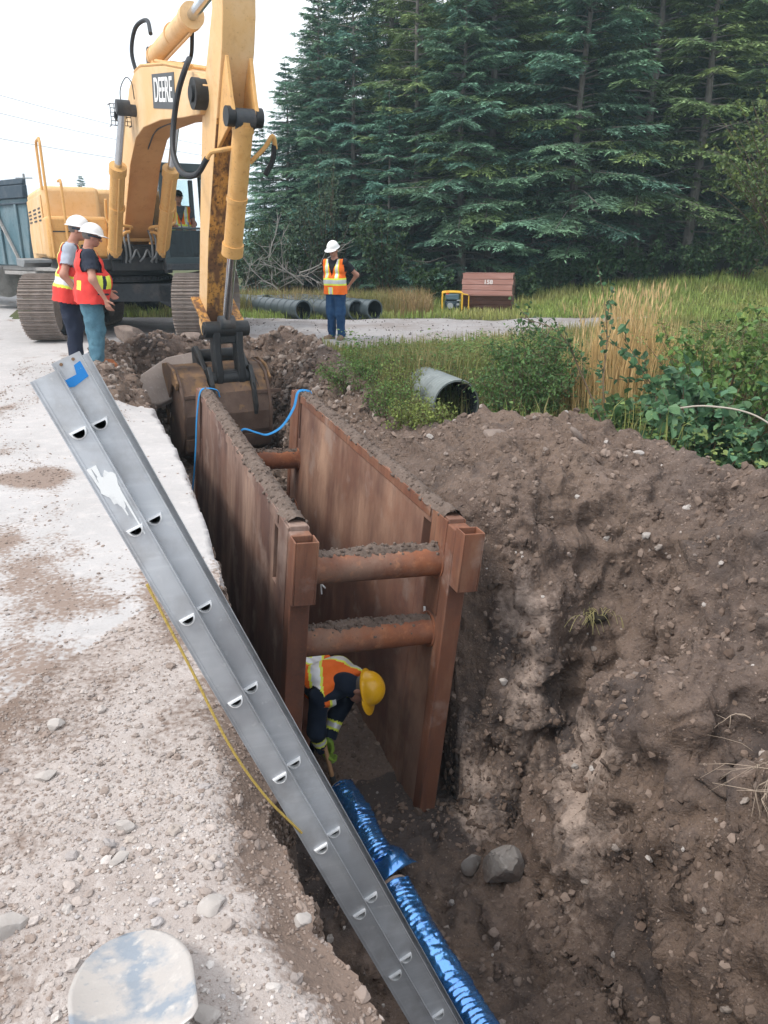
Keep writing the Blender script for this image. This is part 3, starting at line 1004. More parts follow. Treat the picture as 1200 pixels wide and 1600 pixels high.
    # halyard rope hanging from the outer section
    m_rope = mat("yellow_rope", (0.46, 0.33, 0.085), 0.8, vary=[(150, (0.28, 0.19, 0.05), .45, .65, .8)])
    b = MB()
    base = [P0 + d * 0.46 - wv * 0.048 - r * 0.01, P0 + d * 0.75 - wv * 0.062 - r * 0.02, P0 + d * 1.02 - wv * 0.078 - r * 0.03, P0 + d * 1.24 - wv * 0.066 - r * 0.02, P0 + d * 1.44 - wv * 0.030 + r * 0.0]
    b.tube(smooth_path(base, 10), 0.0042, 7)
    tag(b.build("halyard_rope", [m_rope], None, smooth=60), "thin yellow rope hanging slack along the edge of the ladder", "rope")
ladder()

# ---------------------------------------------------------------- insulated pipe in blue foil
def foil_mat():
    m = mat("blue_metal_foil", (0.035, 0.28, 0.80), 0.25, metal=0.85, coat=1.0, vary=[(5, (0.09, 0.42, 0.92), .45, .65, .8), (20, (0.012, 0.12, 0.40), .58, .75, .6)])
    p = [n for n in m.node_tree.nodes if n.type == 'BSDF_PRINCIPLED'][0]
    p.inputs['Coat IOR'].default_value = 2.1
    p.inputs['Coat Roughness'].default_value = 0.08
    return m
m_foil = foil_mat()
m_insul = mat("brown_insulation", (0.33, 0.26, 0.22), 0.95, vary=[(30, (0.2, 0.14, 0.11), .45, .65, .8)], bump=[(60, 0.6, 4, 0.01)])
m_core = mat("pipe_core", (0.32, 0.15, 0.085), 0.7, vary=[(12, (0.2, 0.09, 0.05), .5, .7, .7)])

def foil_tube(name, path, rad, parent, seed, nseg=150, nr=44, taper=0.0, wrap=1.0):
    """wrapped foil: circular ribs, crumples and long creases as real relief"""
    pts = smooth_path(path, max(2, nseg // (len(path) - 1)))
    V = []
    L = 0
    px = None
    for i, p in enumerate(pts):
        d = pts[min(i + 1, len(pts) - 1)] - pts[max(i - 1, 0)]
        if i: L += (pts[i] - pts[i - 1]).length
        x, y, d = frame_from(d)
        if px is not None:
            x = (px - d * px.dot(d)).normalized(); y = d.cross(x)
        px = x
        for j in range(nr):
            a = 2 * math.pi * j / nr
            V.append((p.x, p.y, p.z, x.x * math.cos(a) + y.x * math.sin(a), x.y * math.cos(a) + y.y * math.sin(a), x.z * math.cos(a) + y.z * math.sin(a), L, a))
    V = np.array(V)
    c = V[:, :3]; dn = V[:, 3:6]; l = V[:, 6]; a = V[:, 7]
    q = np.stack([l * 1.0, np.cos(a) * 0.11, np.sin(a) * 0.11], -1)
    q2 = np.stack([l * 3.2, np.cos(a) * 0.35, np.sin(a) * 0.35], -1)
    wob = fbm(q + seed, 3.0, 2)
    amp = np.clip(0.5 + 1.1 * fbm(q + seed + 7, 4.0, 2), 0.05, 1.4)
    ribs = 0.0032 * np.sin(2 * math.pi * (l / 0.034) + 4.0 * fbm(q + seed + 3, 9, 2)) * amp
    crumple = 0.009 * fbm(q2 + seed, 5.5, 3, ridged=True)
    ridge = 0.016 * np.maximum(0, 1 - np.abs(((a + 0.5 * wob - 0.9 + math.pi) % (2 * math.pi)) - math.pi) / 0.10)
    r = rad * (1 + 0.05 * wob) + ribs + crumple + ridge * wrap
    P = c + dn * r[:, None]
    k = len(pts)
    F = []
    i = np.arange(k - 1)[:, None]; j = np.arange(nr)[None]
    A = i * nr + j; B = i * nr + (j + 1) % nr
    F = np.stack([A, B, B + nr, A + nr], -1).reshape(-1, 4)
    return link(name, np_mesh(name, P, F, [m_foil], smooth=True), parent), pts

def blue_pipes():
    # far length with an open end and a torn flap
    A = Vector((-0.315, 4.70, -2.17)); Bp = Vector((0.005, 4.00, -2.20))
    root = empty("insulated_pipe", loc=A)
    tag(root, "short pipe length wrapped in blue foil with open hollow end facing the worker", "pipe", "blue foil pipes in the trench")
    rad = 0.098
    foil_tube("foil_wrap", [Vector((0, 0, 0)), (Bp - A) * 0.35 + Vector((0.01, 0, 0.01)), (Bp - A) * 0.7, Bp - A], rad, root, 3, 110)
    dv = (Bp - A).normalized()
    b = MB()
    b.ring(-dv * 0.012, dv * 0.20, rad * 0.985, 0.050, 28, 0, 1)
    b.build("insulation", [m_insul, m_core], root)
    # torn foil flap near its lower end: a curled sheet standing up
    ax = dv; x, y, _ = frame_from(ax)
    V = []; nu, nv = 26, 12
    base = (Bp - A) * 0.96
    for i in range(nu):
        u = i / (nu - 1)
        for j in range(nv):
            v = j / (nv - 1)
            ang = R(200) * u - R(10)
            rr = rad * 1.04 + 0.035 * math.sin(v * 2.2) * (0.4 + u) + 0.016 * math.sin(9 * u + 4 * v)
            p = base + ax * (v * 0.20 + 0.03 * math.sin(5 * u) - 0.05) + x * (-math.cos(ang) * rr) + Vector((0, 0, 1)) * (math.sin(ang) * rr * (0.9 - 0.35 * v)) + Vector((0.05 * v * u, 0.0, 0.07 * v * u * u))
            V.append(p[:])
    me = np_mesh("torn_foil", np.array(V), quads(nu, nv), [m_foil], smooth=True)
    o = link("torn_foil", me, root)
    so = o.modifiers.new("thick", 'SOLIDIFY'); so.thickness = 0.0025
    # near length running out of the picture
    C = Vector((0.075, 3.80, -2.20)); D = Vector((0.43, 3.06, -2.25)); E_ = Vector((0.93, 2.05, -2.30))
    root2 = empty("insulated_pipe", loc=C)
    tag(root2, "long pipe wrapped in crinkled blue foil running beside the foot of the ladder", "pipe", "blue foil pipes in the trench")
    foil_tube("foil_wrap", [Vector((0, 0, 0)), (D - C) * 0.5 + Vector((-0.012, 0.0, 0.012)), D - C, (E_ - C) * 0.6, E_ - C], 0.104, root2, 21, 260)
    d2 = (D - C).normalized()
    b = MB(); b.ring(d2 * -0.035, d2 * 0.2, 0.097, 0.05, 26, 0, 1)
    b.build("insulation", [m_insul, m_core], root2)
blue_pipes()

# ---------------------------------------------------------------- shovel at the camera's feet
def shovel_near():
    m_blade = mat("dusty_shovel_steel", (0.29, 0.325, 0.37), 0.5, metal=0.35,
                  vary=[(6.5, (0.52, 0.475, 0.44), .40, .50, .90, 12), (2.0, (0.55, 0.51, 0.475), .44, .6, .8), (30, (0.60, 0.56, 0.52), .56, .70, .85), (80, (0.2, 0.25, 0.31), .6, .75, .5)], bump=[(90, 0.2, 4, 0.004)])
    m_handle = mat("worn_wood_handle", (0.36, 0.24, 0.13), 0.7, vary=[((40, 40, 3), (0.22, 0.14, 0.07), .45, .65, .7)])
    tip = Vector((-0.645, 1.475, 0.075)); heel = Vector((-0.520, 1.175, 0.10))
    dr = (heel - tip).normalized()
    sd_ = Vector((dr.y, -dr.x, 0)).normalized() * -1
    nrm = sd_.cross(dr)
    if nrm.z < 0: nrm = -nrm
    Lb = 0.41; Wb = 0.134
    V = []; nu, nv = 34, 27
    for i in range(nu):
        u = i / (nu - 1)
        # half width along the blade: round point, parallel sides, shoulder
        hw = Wb * min(1.0, math.sqrt(max(0.0, 1 - (1 - min(u / 0.62, 1)) ** 2)) ) * (1 - 0.10 * max(0, (u - 0.5) / 0.5))
        if u > 0.95: hw *= 1 - 0.12 * ((u - 0.95) / 0.05)
        for j in range(nv):
            v = -1 + 2 * j / (nv - 1)
            dish = -0.030 * (1 - v * v) * min(1, u * 2.2) + 0.012 * (1 - abs(v)) ** 2 * 0
            frog = 0.016 * max(0, 1 - abs(v) / 0.16) * max(0, (u - 0.85) / 0.15)
            lift = -0.05 * (1 - u) ** 2
            p = tip + dr * (u * Lb) + sd_ * (hw * v) + nrm * (dish + frog + lift + 0.06 * u)
            V.append(p[:])
    root = empty("shovel", loc=heel)
    tag(root, "round point shovel blade caked in pale dust lying on the gravel", "shovel")
    inv = root.matrix_world.inverted()
    V = np.array(V) - np.array(heel)
    o = link("blade", np_mesh("blade", V, quads(nu, nv), [m_blade], smooth=True), root)
    so = o.modifiers.new("thick", 'SOLIDIFY'); so.thickness = 0.003
    h0 = dr * (Lb * 0.42) + nrm * 0.05
    b = MB(); b.tube([h0 - dr * 0.10 + nrm * -0.01, h0 + dr * 0.05 + nrm * 0.01, h0 + dr * 0.24 + nrm * 0.06], [0.022, 0.021, 0.020], 14)
    b.build("socket", [m_blade], root)
    b = MB(); b.tube([h0 + dr * 0.23 + nrm * 0.058, h0 + dr * 0.50 + nrm * 0.15], [0.0185, 0.018], 12)
    b.build("handle", [m_handle], root)
shovel_near()
# ---------------------------------------------------------------- excavator
m_yel = mat("excavator_yellow", (0.64, 0.36, 0.125), 0.50, spec=0.35, vary=[(2.2, (0.68, 0.40, 0.15), .45, .7, .6), (9, (0.50, 0.24, 0.055), .52, .74, .55), (34, (0.30, 0.155, 0.07), .59, .70, .7), ((3, 3, 1.2), (0.42, 0.22, 0.085), .58, .74, .5, 8)], bump=[(30, 0.05, 3, 0.01)])
m_yel_pale = mat("hazy_pale_yellow", (0.68, 0.42, 0.185), 0.55, spec=0.35, vary=[(1.6, (0.72, 0.52, 0.31), .42, .66, .7), (12, (0.52, 0.27, 0.09), .55, .75, .5), (40, (0.32, 0.17, 0.08), .61, .72, .65), ((4, 4, 1.0), (0.50, 0.29, 0.13), .57, .74, .55, 8)])  # paled in colour, like the yellow above, for haze and bright exposure
m_under = mat("shaded_boom_underside", (0.58, 0.30, 0.125), 0.6, vary=[(3, (0.47, 0.22, 0.08), .45, .7, .7), (14, (0.36, 0.165, 0.06), .58, .75, .6)])  # shade under the boom put into a darker orange
m_rusty = mat("worn_yellow_rust", (0.53, 0.265, 0.065), 0.65, vary=[((7, 7, 2.4), (0.15, 0.075, 0.04), .42, .54, .95, 7), (22, (0.09, 0.05, 0.03), .50, .62, .9), ((9, 9, 1.0), (0.62, 0.34, 0.1), .58, .72, .7)], bump=[(30, 0.25, 5, 0.008)])
m_black = mat("greasy_black_steel", (0.016, 0.017, 0.019), 0.55, spec=0.4, vary=[(8, (0.04, 0.036, 0.032), .5, .72, .8), (26, (0.10, 0.075, 0.05), .62, .76, .6)], bump=[(40, 0.25, 4, 0.006)])
m_dark = mat("dark_frame_steel", (0.045, 0.050, 0.056), 0.65, vary=[(3, (0.11, 0.095, 0.085), .48, .7, .85), (18, (0.02, 0.024, 0.03), .5, .7, .6)], bump=[(30, 0.2, 4, 0.01)])
m_chrome = mat("chrome_rod", (0.62, 0.65, 0.68), 0.22, metal=0.95, vary=[(6, (0.45, 0.48, 0.52), .5, .75, .6)])
m_rubber = mat("black_hose", (0.02, 0.022, 0.026), 0.5, spec=0.4)
m_shoe = mat("muddy_track_steel", (0.24, 0.20, 0.175), 0.8, vary=[(6, (0.155, 0.12, 0.10), .45, .66, .8), (24, (0.33, 0.29, 0.265), .52, .72, .7)], bump=[(40, 0.3, 4, 0.008)])
m_bucket = mat("bucket_brown_steel", (0.100, 0.063, 0.048), 0.75, metal=0.1, vary=[(3.5, (0.165, 0.112, 0.085), .45, .66, .8), (14, (0.085, 0.05, 0.038), .5, .7, .8), (5, (0.30, 0.17, 0.06), .60, .74, .6)], bump=[(30, 0.25, 5, 0.01)])
m_bucket_y = mat("bucket_worn_yellow", (0.22, 0.125, 0.058), 0.75, vary=[(5, (0.125, 0.078, 0.055), .38, .54, .95), (20, (0.085, 0.05, 0.036), .54, .7, .8)], bump=[(30, 0.25, 5, 0.01)])
m_cab = mat("dark_teal_cab", (0.022, 0.040, 0.047), 0.4, spec=0.5, vary=[(3, (0.05, 0.07, 0.075), .5, .72, .7)])
m_glass = glass_mat("cab_glass", (0.80, 0.90, 0.90))
m_glass_d = glass_mat("tinted_cab_glass", (0.20, 0.32, 0.32))
m_white = mat("white_lettering", (0.80, 0.80, 0.78), 0.6)
m_plate = mat("charcoal_decal", (0.075, 0.08, 0.085), 0.6)
m_grey = mat("grey_deck_plate", (0.20, 0.21, 0.215), 0.6, vary=[(6, (0.11, 0.115, 0.12), .45, .68, .8)])

EXA = math.atan2(-0.88294759, 0.46947156)
EXC = Vector((-5.105, 16.153, 0.0))

def excavator():
    root = empty("excavator", loc=EXC, rz=EXA)
    tag(root, "big yellow tracked excavator with its boom raised and bucket down in the trench", "excavator")
    F0 = 0.74
    def P(r, z, off=0.0): return Vector((r + F0, -off, z))
    def cbuild(b, name, m, parent=root, **k): return b.build(name, m if isinstance(m, list) else [m], parent, **k)
    # ---- undercarriage
    UA = R(-25.1)
    UM = Matrix.Translation((0.06, 0.22, 0)) @ Matrix.Rotation(UA, 4, 'Z')
    sb = MB()
    sb.box((0, 0, 0.012), (0.193, 0.62, 0.022))
    for gx in (-0.075, -0.005, 0.065):
        sb.box((gx, 0, 0.038), (0.014, 0.62, 0.034), taper=(0.6, 1))
    sb.box((0.093, 0, 0.010), (0.020, 0.60, 0.016))
    for yy in (-0.12, 0.12):
        for xx in (-0.04, 0.03):
            sb.cyl((xx, yy, 0.02), (xx, yy, 0.034), 0.013, 6)
    shoe_me = None
    rad, half = 0.53, 1.72
    for side in (-1, 1):
        yc = side * 1.33
        tr = MB(); tr.M = UM
        tr.box((0, yc, 0.50), (3.0, 0.34, 0.46))
        tr.box((0, yc, 0.77), (2.2, 0.24, 0.14))
        track = cbuild(tr, "track", m_dark, bevel=0.02)
        for xx in (-half, half):
            w_ = MB(); w_.M = UM
            w_.lathe([(0.08, -0.17), (0.40, -0.15), (0.46, -0.07), (0.46, 0.07), (0.40, 0.15), (0.08, 0.17)], 24, Matrix.Translation((xx, yc, 0.55)) @ Matrix.Rotation(R(90), 4, 'X'))
            cbuild(w_, "idler_wheel", m_shoe, track)
        for xx in (-1.3, -0.87, -0.43, 0, 0.43, 0.87, 1.3):
            w_ = MB(); w_.M = UM
            w_.lathe([(0.05, -0.2), (0.13, -0.18), (0.13, 0.18), (0.05, 0.2)], 14, Matrix.Translation((xx, yc, 0.17)) @ Matrix.Rotation(R(90), 4, 'X'))
            cbuild(w_, "track_roller", m_dark, track)
        per = 4 * half + 2 * math.pi * rad
        n = 50
        for i in range(n):
            d = per * (i + 0.5) / n
            if d < 2 * half: x, z, a = half - d, 0.02, math.pi               # bottom, running backwards
            elif d < 2 * half + math.pi * rad:
                th = (d - 2 * half) / rad
                x, z, a = -half - rad * math.sin(th), 0.02 + rad - rad * math.cos(th), math.pi + th
            elif d < 4 * half + math.pi * rad:
                q = d - 2 * half - math.pi * rad
                x, z, a = -half + q, 0.02 + 2 * rad - 0.03 * math.sin(math.pi * q / (2 * half)), 0.0
            else:
                th = (d - 4 * half - math.pi * rad) / rad
                x, z, a = half + rad * math.sin(th), 0.02 + rad + rad * math.cos(th), th
            # a: rotation so that local z points outwards
            Msh = UM @ Matrix.Translation((x, yc, z + 0.05)) @ Matrix.Rotation(a, 4, 'Y')
            if shoe_me is None:
                o = cbuild(sb, "track_shoe", m_shoe, track, smooth=0)
                shoe_me = o.data
            else:
                o = link("track_shoe", shoe_me, track)
            o.matrix_local = Msh
    b = MB(); b.M = UM
    b.box((0, 0, 0.80), (1.7, 1.5, 0.34))
    b.prism([(0.5, 0.97), (1.20, 0.78), (1.20, 0.40), (0.95, 0.40), (0.5, 0.62)], lambda u, v, w_: (w_, u, v), -0.85, 0.85)
    b.prism([(-0.5, 0.97), (-1.20, 0.78), (-1.20, 0.40), (-0.95, 0.40), (-0.5, 0.62)], lambda u, v, w_: (w_, u, v), -0.85, 0.85)
    cbuild(b, "car_body", m_dark, bevel=0.015)
    b = MB()
    b.lathe([(0.78, 0.98), (0.82, 1.00), (0.82, 1.10), (0.74, 1.12), (0.74, 1.22), (0.3, 1.22)], 48)
    cbuild(b, "slewing_ring", m_black)
    b = MB()
    for k in range(54):
        a = 2 * math.pi * k / 54
        b.box((0.835 * math.cos(a), 0.835 * math.sin(a), 1.055), (0.035, 0.035, 0.04), rot=(0, 0, a))
    o = cbuild(b, "ring_bolts", m_dark, smooth=0); o['kind'] = 'stuff'
    # ---- upper frame and bodywork
    b = MB()
    b.box((-0.85, 0.0, 1.33), (3.9, 2.7, 0.20))
    b.box((0.75, -0.02, 1.34), (0.9, 1.0, 0.26))
    cbuild(b, "upper_frame", m_black, bevel=0.02)
    b = MB()
    b.box((-1.55, -0.62, 2.07), (2.3, 1.74, 1.28))
    b.box((-1.60, 0.78, 1.78), (2.2, 1.06, 0.70))
    b.box((-0.10, -0.98, 2.07), (0.70, 1.04, 1.26))
    hood = cbuild(b, "engine_hood", m_yel_pale, bevel=0.09)
    b = MB()
    b.prism([(-2.70, 1.30), (-2.70, 2.20), (-2.95, 2.20), (-3.25, 2.05), (-3.32, 1.70), (-3.2, 1.30)], lambda u, v, w_: (u, w_, v), -1.48, 1.38)
    cbuild(b, "counterweight", m_yel_pale, bevel=0.08)
    b = MB()
    b.box((0.55, -1.00, 1.79), (0.66, 1.06, 0.74))
    tb = cbuild(b, "tool_box", m_yel, bevel=0.06)
    b = MB()
    b.box((0.886, -1.02, 1.90), (0.012, 0.90, 0.02)); b.box((0.888, -0.82, 2.02), (0.014, 0.16, 0.035))
    cbuild(b, "latch", m_dark, tb, smooth=0)
    b = MB()
    for k in range(5):
        b.box((0.887, -1.30 + k * 0.085, 1.60), (0.014, 0.045, 0.15))
    cbuild(b, "grille", m_black, tb, smooth=0)
    # side engine doors with gaps and louvres
    for x0, x1 in ((-2.60, -1.62), (-1.58, -0.56), (-0.50, 0.20)):
        b = MB(); b.box(((x0 + x1) / 2, -1.502, 2.02), (x1 - x0, 0.03, 1.06))
        dr = cbuild(b, "side_door", m_yel_pale, hood, bevel=0.03)
        bb = MB()
        for k in range(4): bb.box(((x0 + x1) / 2, -1.520, 2.32 - k * 0.07), ((x1 - x0) * 0.55, 0.012, 0.03))
        cbuild(bb, "louvre", m_dark, dr, smooth=0)
    b = MB()
    b.cyl((-1.7, 0.4, 2.65), (-1.7, 0.4, 3.0), 0.07, 14)
    cbuild(b, "exhaust_stack", m_dark, hood)
    b = MB()
    b.prism([(-1.1, 1.42), (0.95, 1.42), (0.95, 1.36), (0.55, 1.28), (-1.1, 1.28)], lambda u, v, w_: (u, w_, v), -1.98, -1.52)
    cbuild(b, "catwalk", m_grey, bevel=0.01)
    # handrails (bent tube)
    for pts in ([(0.92, -1.46, 1.45), (0.92, -1.46, 3.34), (0.86, -1.46, 3.42), (0.35, -1.46, 3.42), (0.27, -1.46, 3.34), (0.27, -1.46, 2.62)],
                [(0.93, -1.20, 1.55), (0.93, -1.20, 2.70), (0.86, -1.20, 2.76), (0.55, -1.20, 2.76)]):
        b = MB(); b.tube(pts, 0.024, 8)
        cbuild(b, "handrail", m_yel)
    # ---- boom foot: brackets, yellow cross member, hydraulics
    for y in (-0.40, 0.40):
        b = MB()
        b.prism([(0.25, 1.42), (1.30, 1.42), (1.38, 1.62), (1.05, 1.95), (0.74, 2.00), (0.45, 1.85)], lambda u, v, w_: (u, w_, v), y - 0.05, y + 0.05)
        cbuild(b, "boom_bracket", m_yel, bevel=0.012)
    b = MB(); b.box((0.95, 0, 1.86), (0.10, 0.72, 0.28)); cbuild(b, "cross_member", m_yel, bevel=0.03)
    b = MB(); b.box((1.02, 0, 1.50), (0.16, 0.70, 0.36)); b.box((1.12, 0.05, 1.56), (0.12, 0.34, 0.16)); cbuild(b, "valve_block", m_black, bevel=0.01)
    for s in (-1, 1):
        for k in range(3):
            b = MB()
            yy = s * (0.20 + 0.075 * k)
            b.tube(smooth_path([(1.22, yy, 1.36), (1.34, yy, 1.52), (1.30, yy * 1.02, 1.78), (1.22, yy * 0.9, 1.92)], 5), 0.020, 8)
            cbuild(b, "hydraulic_hose", m_grey if k < 2 else m_rubber)
        b = MB()
        b.tube(smooth_path([(1.36, s * 0.44, 1.48), (1.46, s * 0.42, 1.70), (1.44, s * 0.30, 1.86), (1.38, s * 0.18, 1.90)], 6), 0.028, 8)
        cbuild(b, "hydraulic_pipe", m_yel)
        b = MB()
        b.tube(smooth_path([(1.42, s * 0.16, 1.94), (1.55, s * 0.20, 1.98), (1.62, s * 0.52, 2.02), (1.62, s * 0.60, 2.12), (1.70, s * 0.60, 2.42)], 6), 0.026, 8)
        cbuild(b, "hydraulic_pipe", m_yel)
    for k in range(3):
        b = MB(); y0 = -0.22 + 0.2 * k
        b.tube(smooth_path([(1.24, y0, 1.38), (1.36, y0 + 0.05, 1.46), (1.34, y0 + 0.13, 1.58), (1.24, y0 + 0.2, 1.46)], 5), 0.018, 8)
        cbuild(b, "hydraulic_hose", m_grey)
    # ---- boom
    low = [(-0.18, 1.50), (0.55, 1.98), (1.05, 2.42), (1.62, 2.93), (2.25, 3.26), (2.85, 3.34), (4.0, 3.30), (5.2, 3.18), (5.95, 3.12)]
    top = [(6.12, 3.24), (6.16, 3.40), (6.02, 3.54), (5.6, 3.64), (4.4, 3.90), (3.0, 4.12), (2.55, 4.12), (2.1, 3.98), (1.3, 3.38), (0.4, 2.52), (-0.12, 1.92), (-0.26, 1.70)]
    b = MB()
    poly = low + top
    n = len(poly)
    hw = 0.25
    V = [P(r, z, hw) for r, z in poly] + [P(r, z, -hw) for r, z in poly]
    Fs = [tuple(range(n)), tuple(reversed(range(n, 2 * n)))]
    b.add(V, Fs, 0)
    for i in range(n):
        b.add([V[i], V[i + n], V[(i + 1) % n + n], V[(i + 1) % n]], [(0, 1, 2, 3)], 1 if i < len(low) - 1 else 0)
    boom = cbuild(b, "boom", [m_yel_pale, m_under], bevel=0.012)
    # edge strips along the top plate, weld line, pivot bosses
    b = MB()
    for s in (-1, 1):
        b.tube([P(r, z + 0.012, s * 0.235) for r, z in [(2.55, 4.12), (3.0, 4.13), (4.4, 3.91), (5.6, 3.65)]], 0.022, 6)
    b.cyl(P(3.6, 4.10, 0.15), P(5.4, 3.72, 0.15), 0.028, 8); b.cyl(P(3.6, 4.10, -0.05), P(5.4, 3.72, -0.05), 0.028, 8)
    cbuild(b, "pipe_run", m_yel, boom)
    b = MB(); b.cyl(P(6.0, 3.33, 0.33), P(6.0, 3.33, -0.33), 0.17, 24); b.cyl(P(6.0, 3.33, 0.36), P(6.0, 3.33, -0.36), 0.09, 20)
    cbuild(b, "pivot_pin", m_black, boom)
    b = MB(); b.cyl(P(2.45, 3.62, 0.52), P(2.45, 3.62, -0.52), 0.085, 18); cbuild(b, "pivot_pin", m_dark, boom)
    b = MB(); b.tube(smooth_path([P(2.0, 3.14, 0.02), P(2.6, 3.31, 0.03), P(3.3, 3.322, 0.05), P(3.9, 3.298, 0.04)], 6), 0.012, 6); cbuild(b, "weld_scrape", m_dark, boom)
    # maker's panel on the side
    b = MB(); a = math.atan2(-0.2, 1.4)
    TM = Matrix.Translation(P(4.30, 3.615, hw + 0.004)) @ Matrix(((math.cos(a), -math.sin(a), 0, 0), (0, 0, -1, 0), (math.sin(a), math.cos(a), 0, 0), (0, 0, 0, 1)))
    b.box((0, 0, 0), (1.22, 0.42, 0.006)); b.M = Matrix.Identity(4)
    pl = b.build("name_panel", [m_plate], boom, smooth=0, M=TM)
    text_mesh("lettering", "DEERE", 0.42, 0.002, m_white, pl, Matrix.Translation((0, 0, 0.0055)), bold=0.004, xs=0.86)
    # work light in a wire cage
    b = MB()
    lc = P(2.12, 3.58, 0.44)
    b.cyl(lc + Vector((-0.03, 0, 0)), lc + Vector((0.07, 0, 0)), 0.085, 16); b.box(lc + Vector((-0.08, 0.04, 0)), (0.08, 0.14, 0.06))
    lamp = cbuild(b, "work_light", m_black, boom)
    b = MB()
    for k in range(6):
        q = -0.15 + 0.06 * k
        b.cyl(lc + Vector((0.11, q, -0.15)), lc + Vector((0.11, q, 0.15)), 0.006, 5); b.cyl(lc + Vector((0.11, -0.15, q)), lc + Vector((0.11, 0.15, q)), 0.006, 5)
    for sy in (-0.15, 0.15):
        for sz in (-0.15, 0.15): b.cyl(lc + Vector((-0.06, sy, sz)), lc + Vector((0.11, sy, sz)), 0.008, 5)
    cbuild(b, "light_cage", m_black, lamp, smooth=0)
    b = MB(); b.tube(smooth_path([lc + Vector((-0.02, 0.05, 0.08)), lc + Vector((0.0, 0.05, 0.36)), lc + Vector((0.25, 0.1, 0.50)), lc + Vector((0.45, 0.14, 0.40)), lc + Vector((0.45, 0.16, 0.18))], 6), 0.008, 6)
    cbuild(b, "light_cable", m_rubber, lamp)

    def ram(name, a, bnd, tip, r_body, r_rod, m=m_yel):
        a, bnd, tip = Vector(a), Vector(bnd), Vector(tip)
        d = (tip - a).normalized()
        s = MB()
        s.cyl(a, bnd, r_body, 22)
        s.cyl(bnd - d * 0.13, bnd + d * 0.012, r_body * 1.16, 22)
        s.cyl(a + d * 0.05, a + d * 0.13, r_body * 1.08, 22)
        s.cyl(a + d * (bnd - a).length * 0.55, a + d * ((bnd - a).length * 0.55 + 0.05), r_body * 1.10, 22)
        x, y, _ = frame_from(d, (0, 1, 0))
        o = cbuild(s, name, m)
        q = MB(); q.cyl(bnd + d * 0.01, tip, r_rod, 18); cbuild(q, "rod", m_chrome, o)
        e = MB(); e.cyl(tip + Vector((0, 0.10, 0)), tip - Vector((0, 0.10, 0)), r_rod * 1.7, 18)
        cbuild(e, "rod_eye", m_dark, o)
        e = MB(); e.cyl(a + Vector((0, 0.11, 0)), a - Vector((0, 0.11, 0)), r_body * 0.95, 18)
        cbuild(e, "base_eye", m_dark, o)
        h = MB()
        off = r_body * 1.25
        p0, p1 = a + d * 0.12 + x * off, bnd - d * 0.12 + x * off
        h.tube([p0 - x * off * 0.4, p0, p1, p1 - x * off * 0.4], 0.018, 7)
        cbuild(h, "feed_pipe", m, o)
        return o
    for s in (-1, 1):
        ram("boom_cylinder", P(0.52, 1.52, 0.47 if s > 0 else -0.395), P(1.72, 2.88, 0.47 if s > 0 else -0.395), P(2.45, 3.66, 0.44 if s > 0 else -0.39), 0.122, 0.060)
    ram("arm_cylinder", P(2.95, 4.28), P(5.05, 4.36), P(6.62, 4.46), 0.135, 0.065, m_yel_pale)
    b = MB(); b.prism([(2.7, 4.1), (3.25, 4.08), (3.05, 4.38), (2.88, 4.38)], lambda u, v, w_: P(u, v, w_), -0.10, 0.10); cbuild(b, "cylinder_bracket", m_yel, boom, bevel=0.01)
    b = MB(); b.tube(smooth_path([P(2.6, 4.05, 0.2), P(2.5, 4.40, 0.24), P(2.72, 4.68, 0.2), P(3.05, 4.72, 0.1), P(3.3, 4.5, 0.12)], 7), 0.030, 8); cbuild(b, "hydraulic_hose", m_rubber)
    b = MB(); b.tube(smooth_path([P(3.5, 4.1, -0.2), P(3.9, 4.12, -0.26), P(4.3, 4.35, -0.2), P(4.6, 4.40, -0.14)], 7), 0.028, 8); cbuild(b, "hydraulic_hose", m_rubber)
    # ---- arm (stick)
    fr = [(5.22, 0.58), (5.36, 0.86), (5.72, 1.72), (6.41, 3.03), (6.76, 3.66), (6.86, 3.97), (6.96, 4.75)]
    bk = [(6.48, 4.78), (6.50, 4.10), (6.11, 3.57), (5.82, 3.09), (5.42, 2.02), (4.98, 0.86), (4.90, 0.62), (5.02, 0.46)]
    poly = fr + bk
    n = len(poly)
    b = MB()
    wd = [0.17 if z < 1 else 0.185 for r, z in poly]
    V = [P(r, z, w_) for (r, z), w_ in zip(poly, wd)] + [P(r, z, -w_) for (r, z), w_ in zip(poly, wd)]
    b.add(V, [tuple(range(n)), tuple(reversed(range(n, 2 * n)))], 0)
    for i in range(n):
        b.add([V[i], V[i + n], V[(i + 1) % n + n], V[(i + 1) % n]], [(0, 1, 2, 3)], 1 if i < 3 else 0)
    arm = cbuild(b, "arm", [m_yel_pale, m_rusty], bevel=0.010)
    # lugs for the bucket cylinder and stiffeners
    for s in (-1, 1):
        b = MB()
        b.prism([(6.25, 2.72), (6.62, 3.42), (6.78, 3.60), (6.86, 3.20), (6.92, 3.02), (6.86, 2.92), (6.72, 2.90)], lambda u, v, w_: P(u, v, w_), s * 0.135 - 0.022, s * 0.135 + 0.022)
        cbuild(b, "cylinder_lug", m_yel, arm, bevel=0.008)
        b = MB(); b.cyl(P(6.82, 3.00, s * 0.115), P(6.82, 3.00, s * 0.205), 0.105, 20); cbuild(b, "pivot_pin", m_black, arm)
    ram("bucket_cylinder", P(6.82, 2.98), P(6.10, 1.56), P(5.66, 0.68), 0.115, 0.058)
    # pipes and hose at the cylinder head
    b = MB(); b.tube(smooth_path([P(6.66, 2.72, 0.0), P(6.62, 2.68, 0.20), P(6.52, 2.66, 0.30), P(6.46, 2.60, 0.34)], 5), 0.026, 8); cbuild(b, "hydraulic_pipe", m_yel)
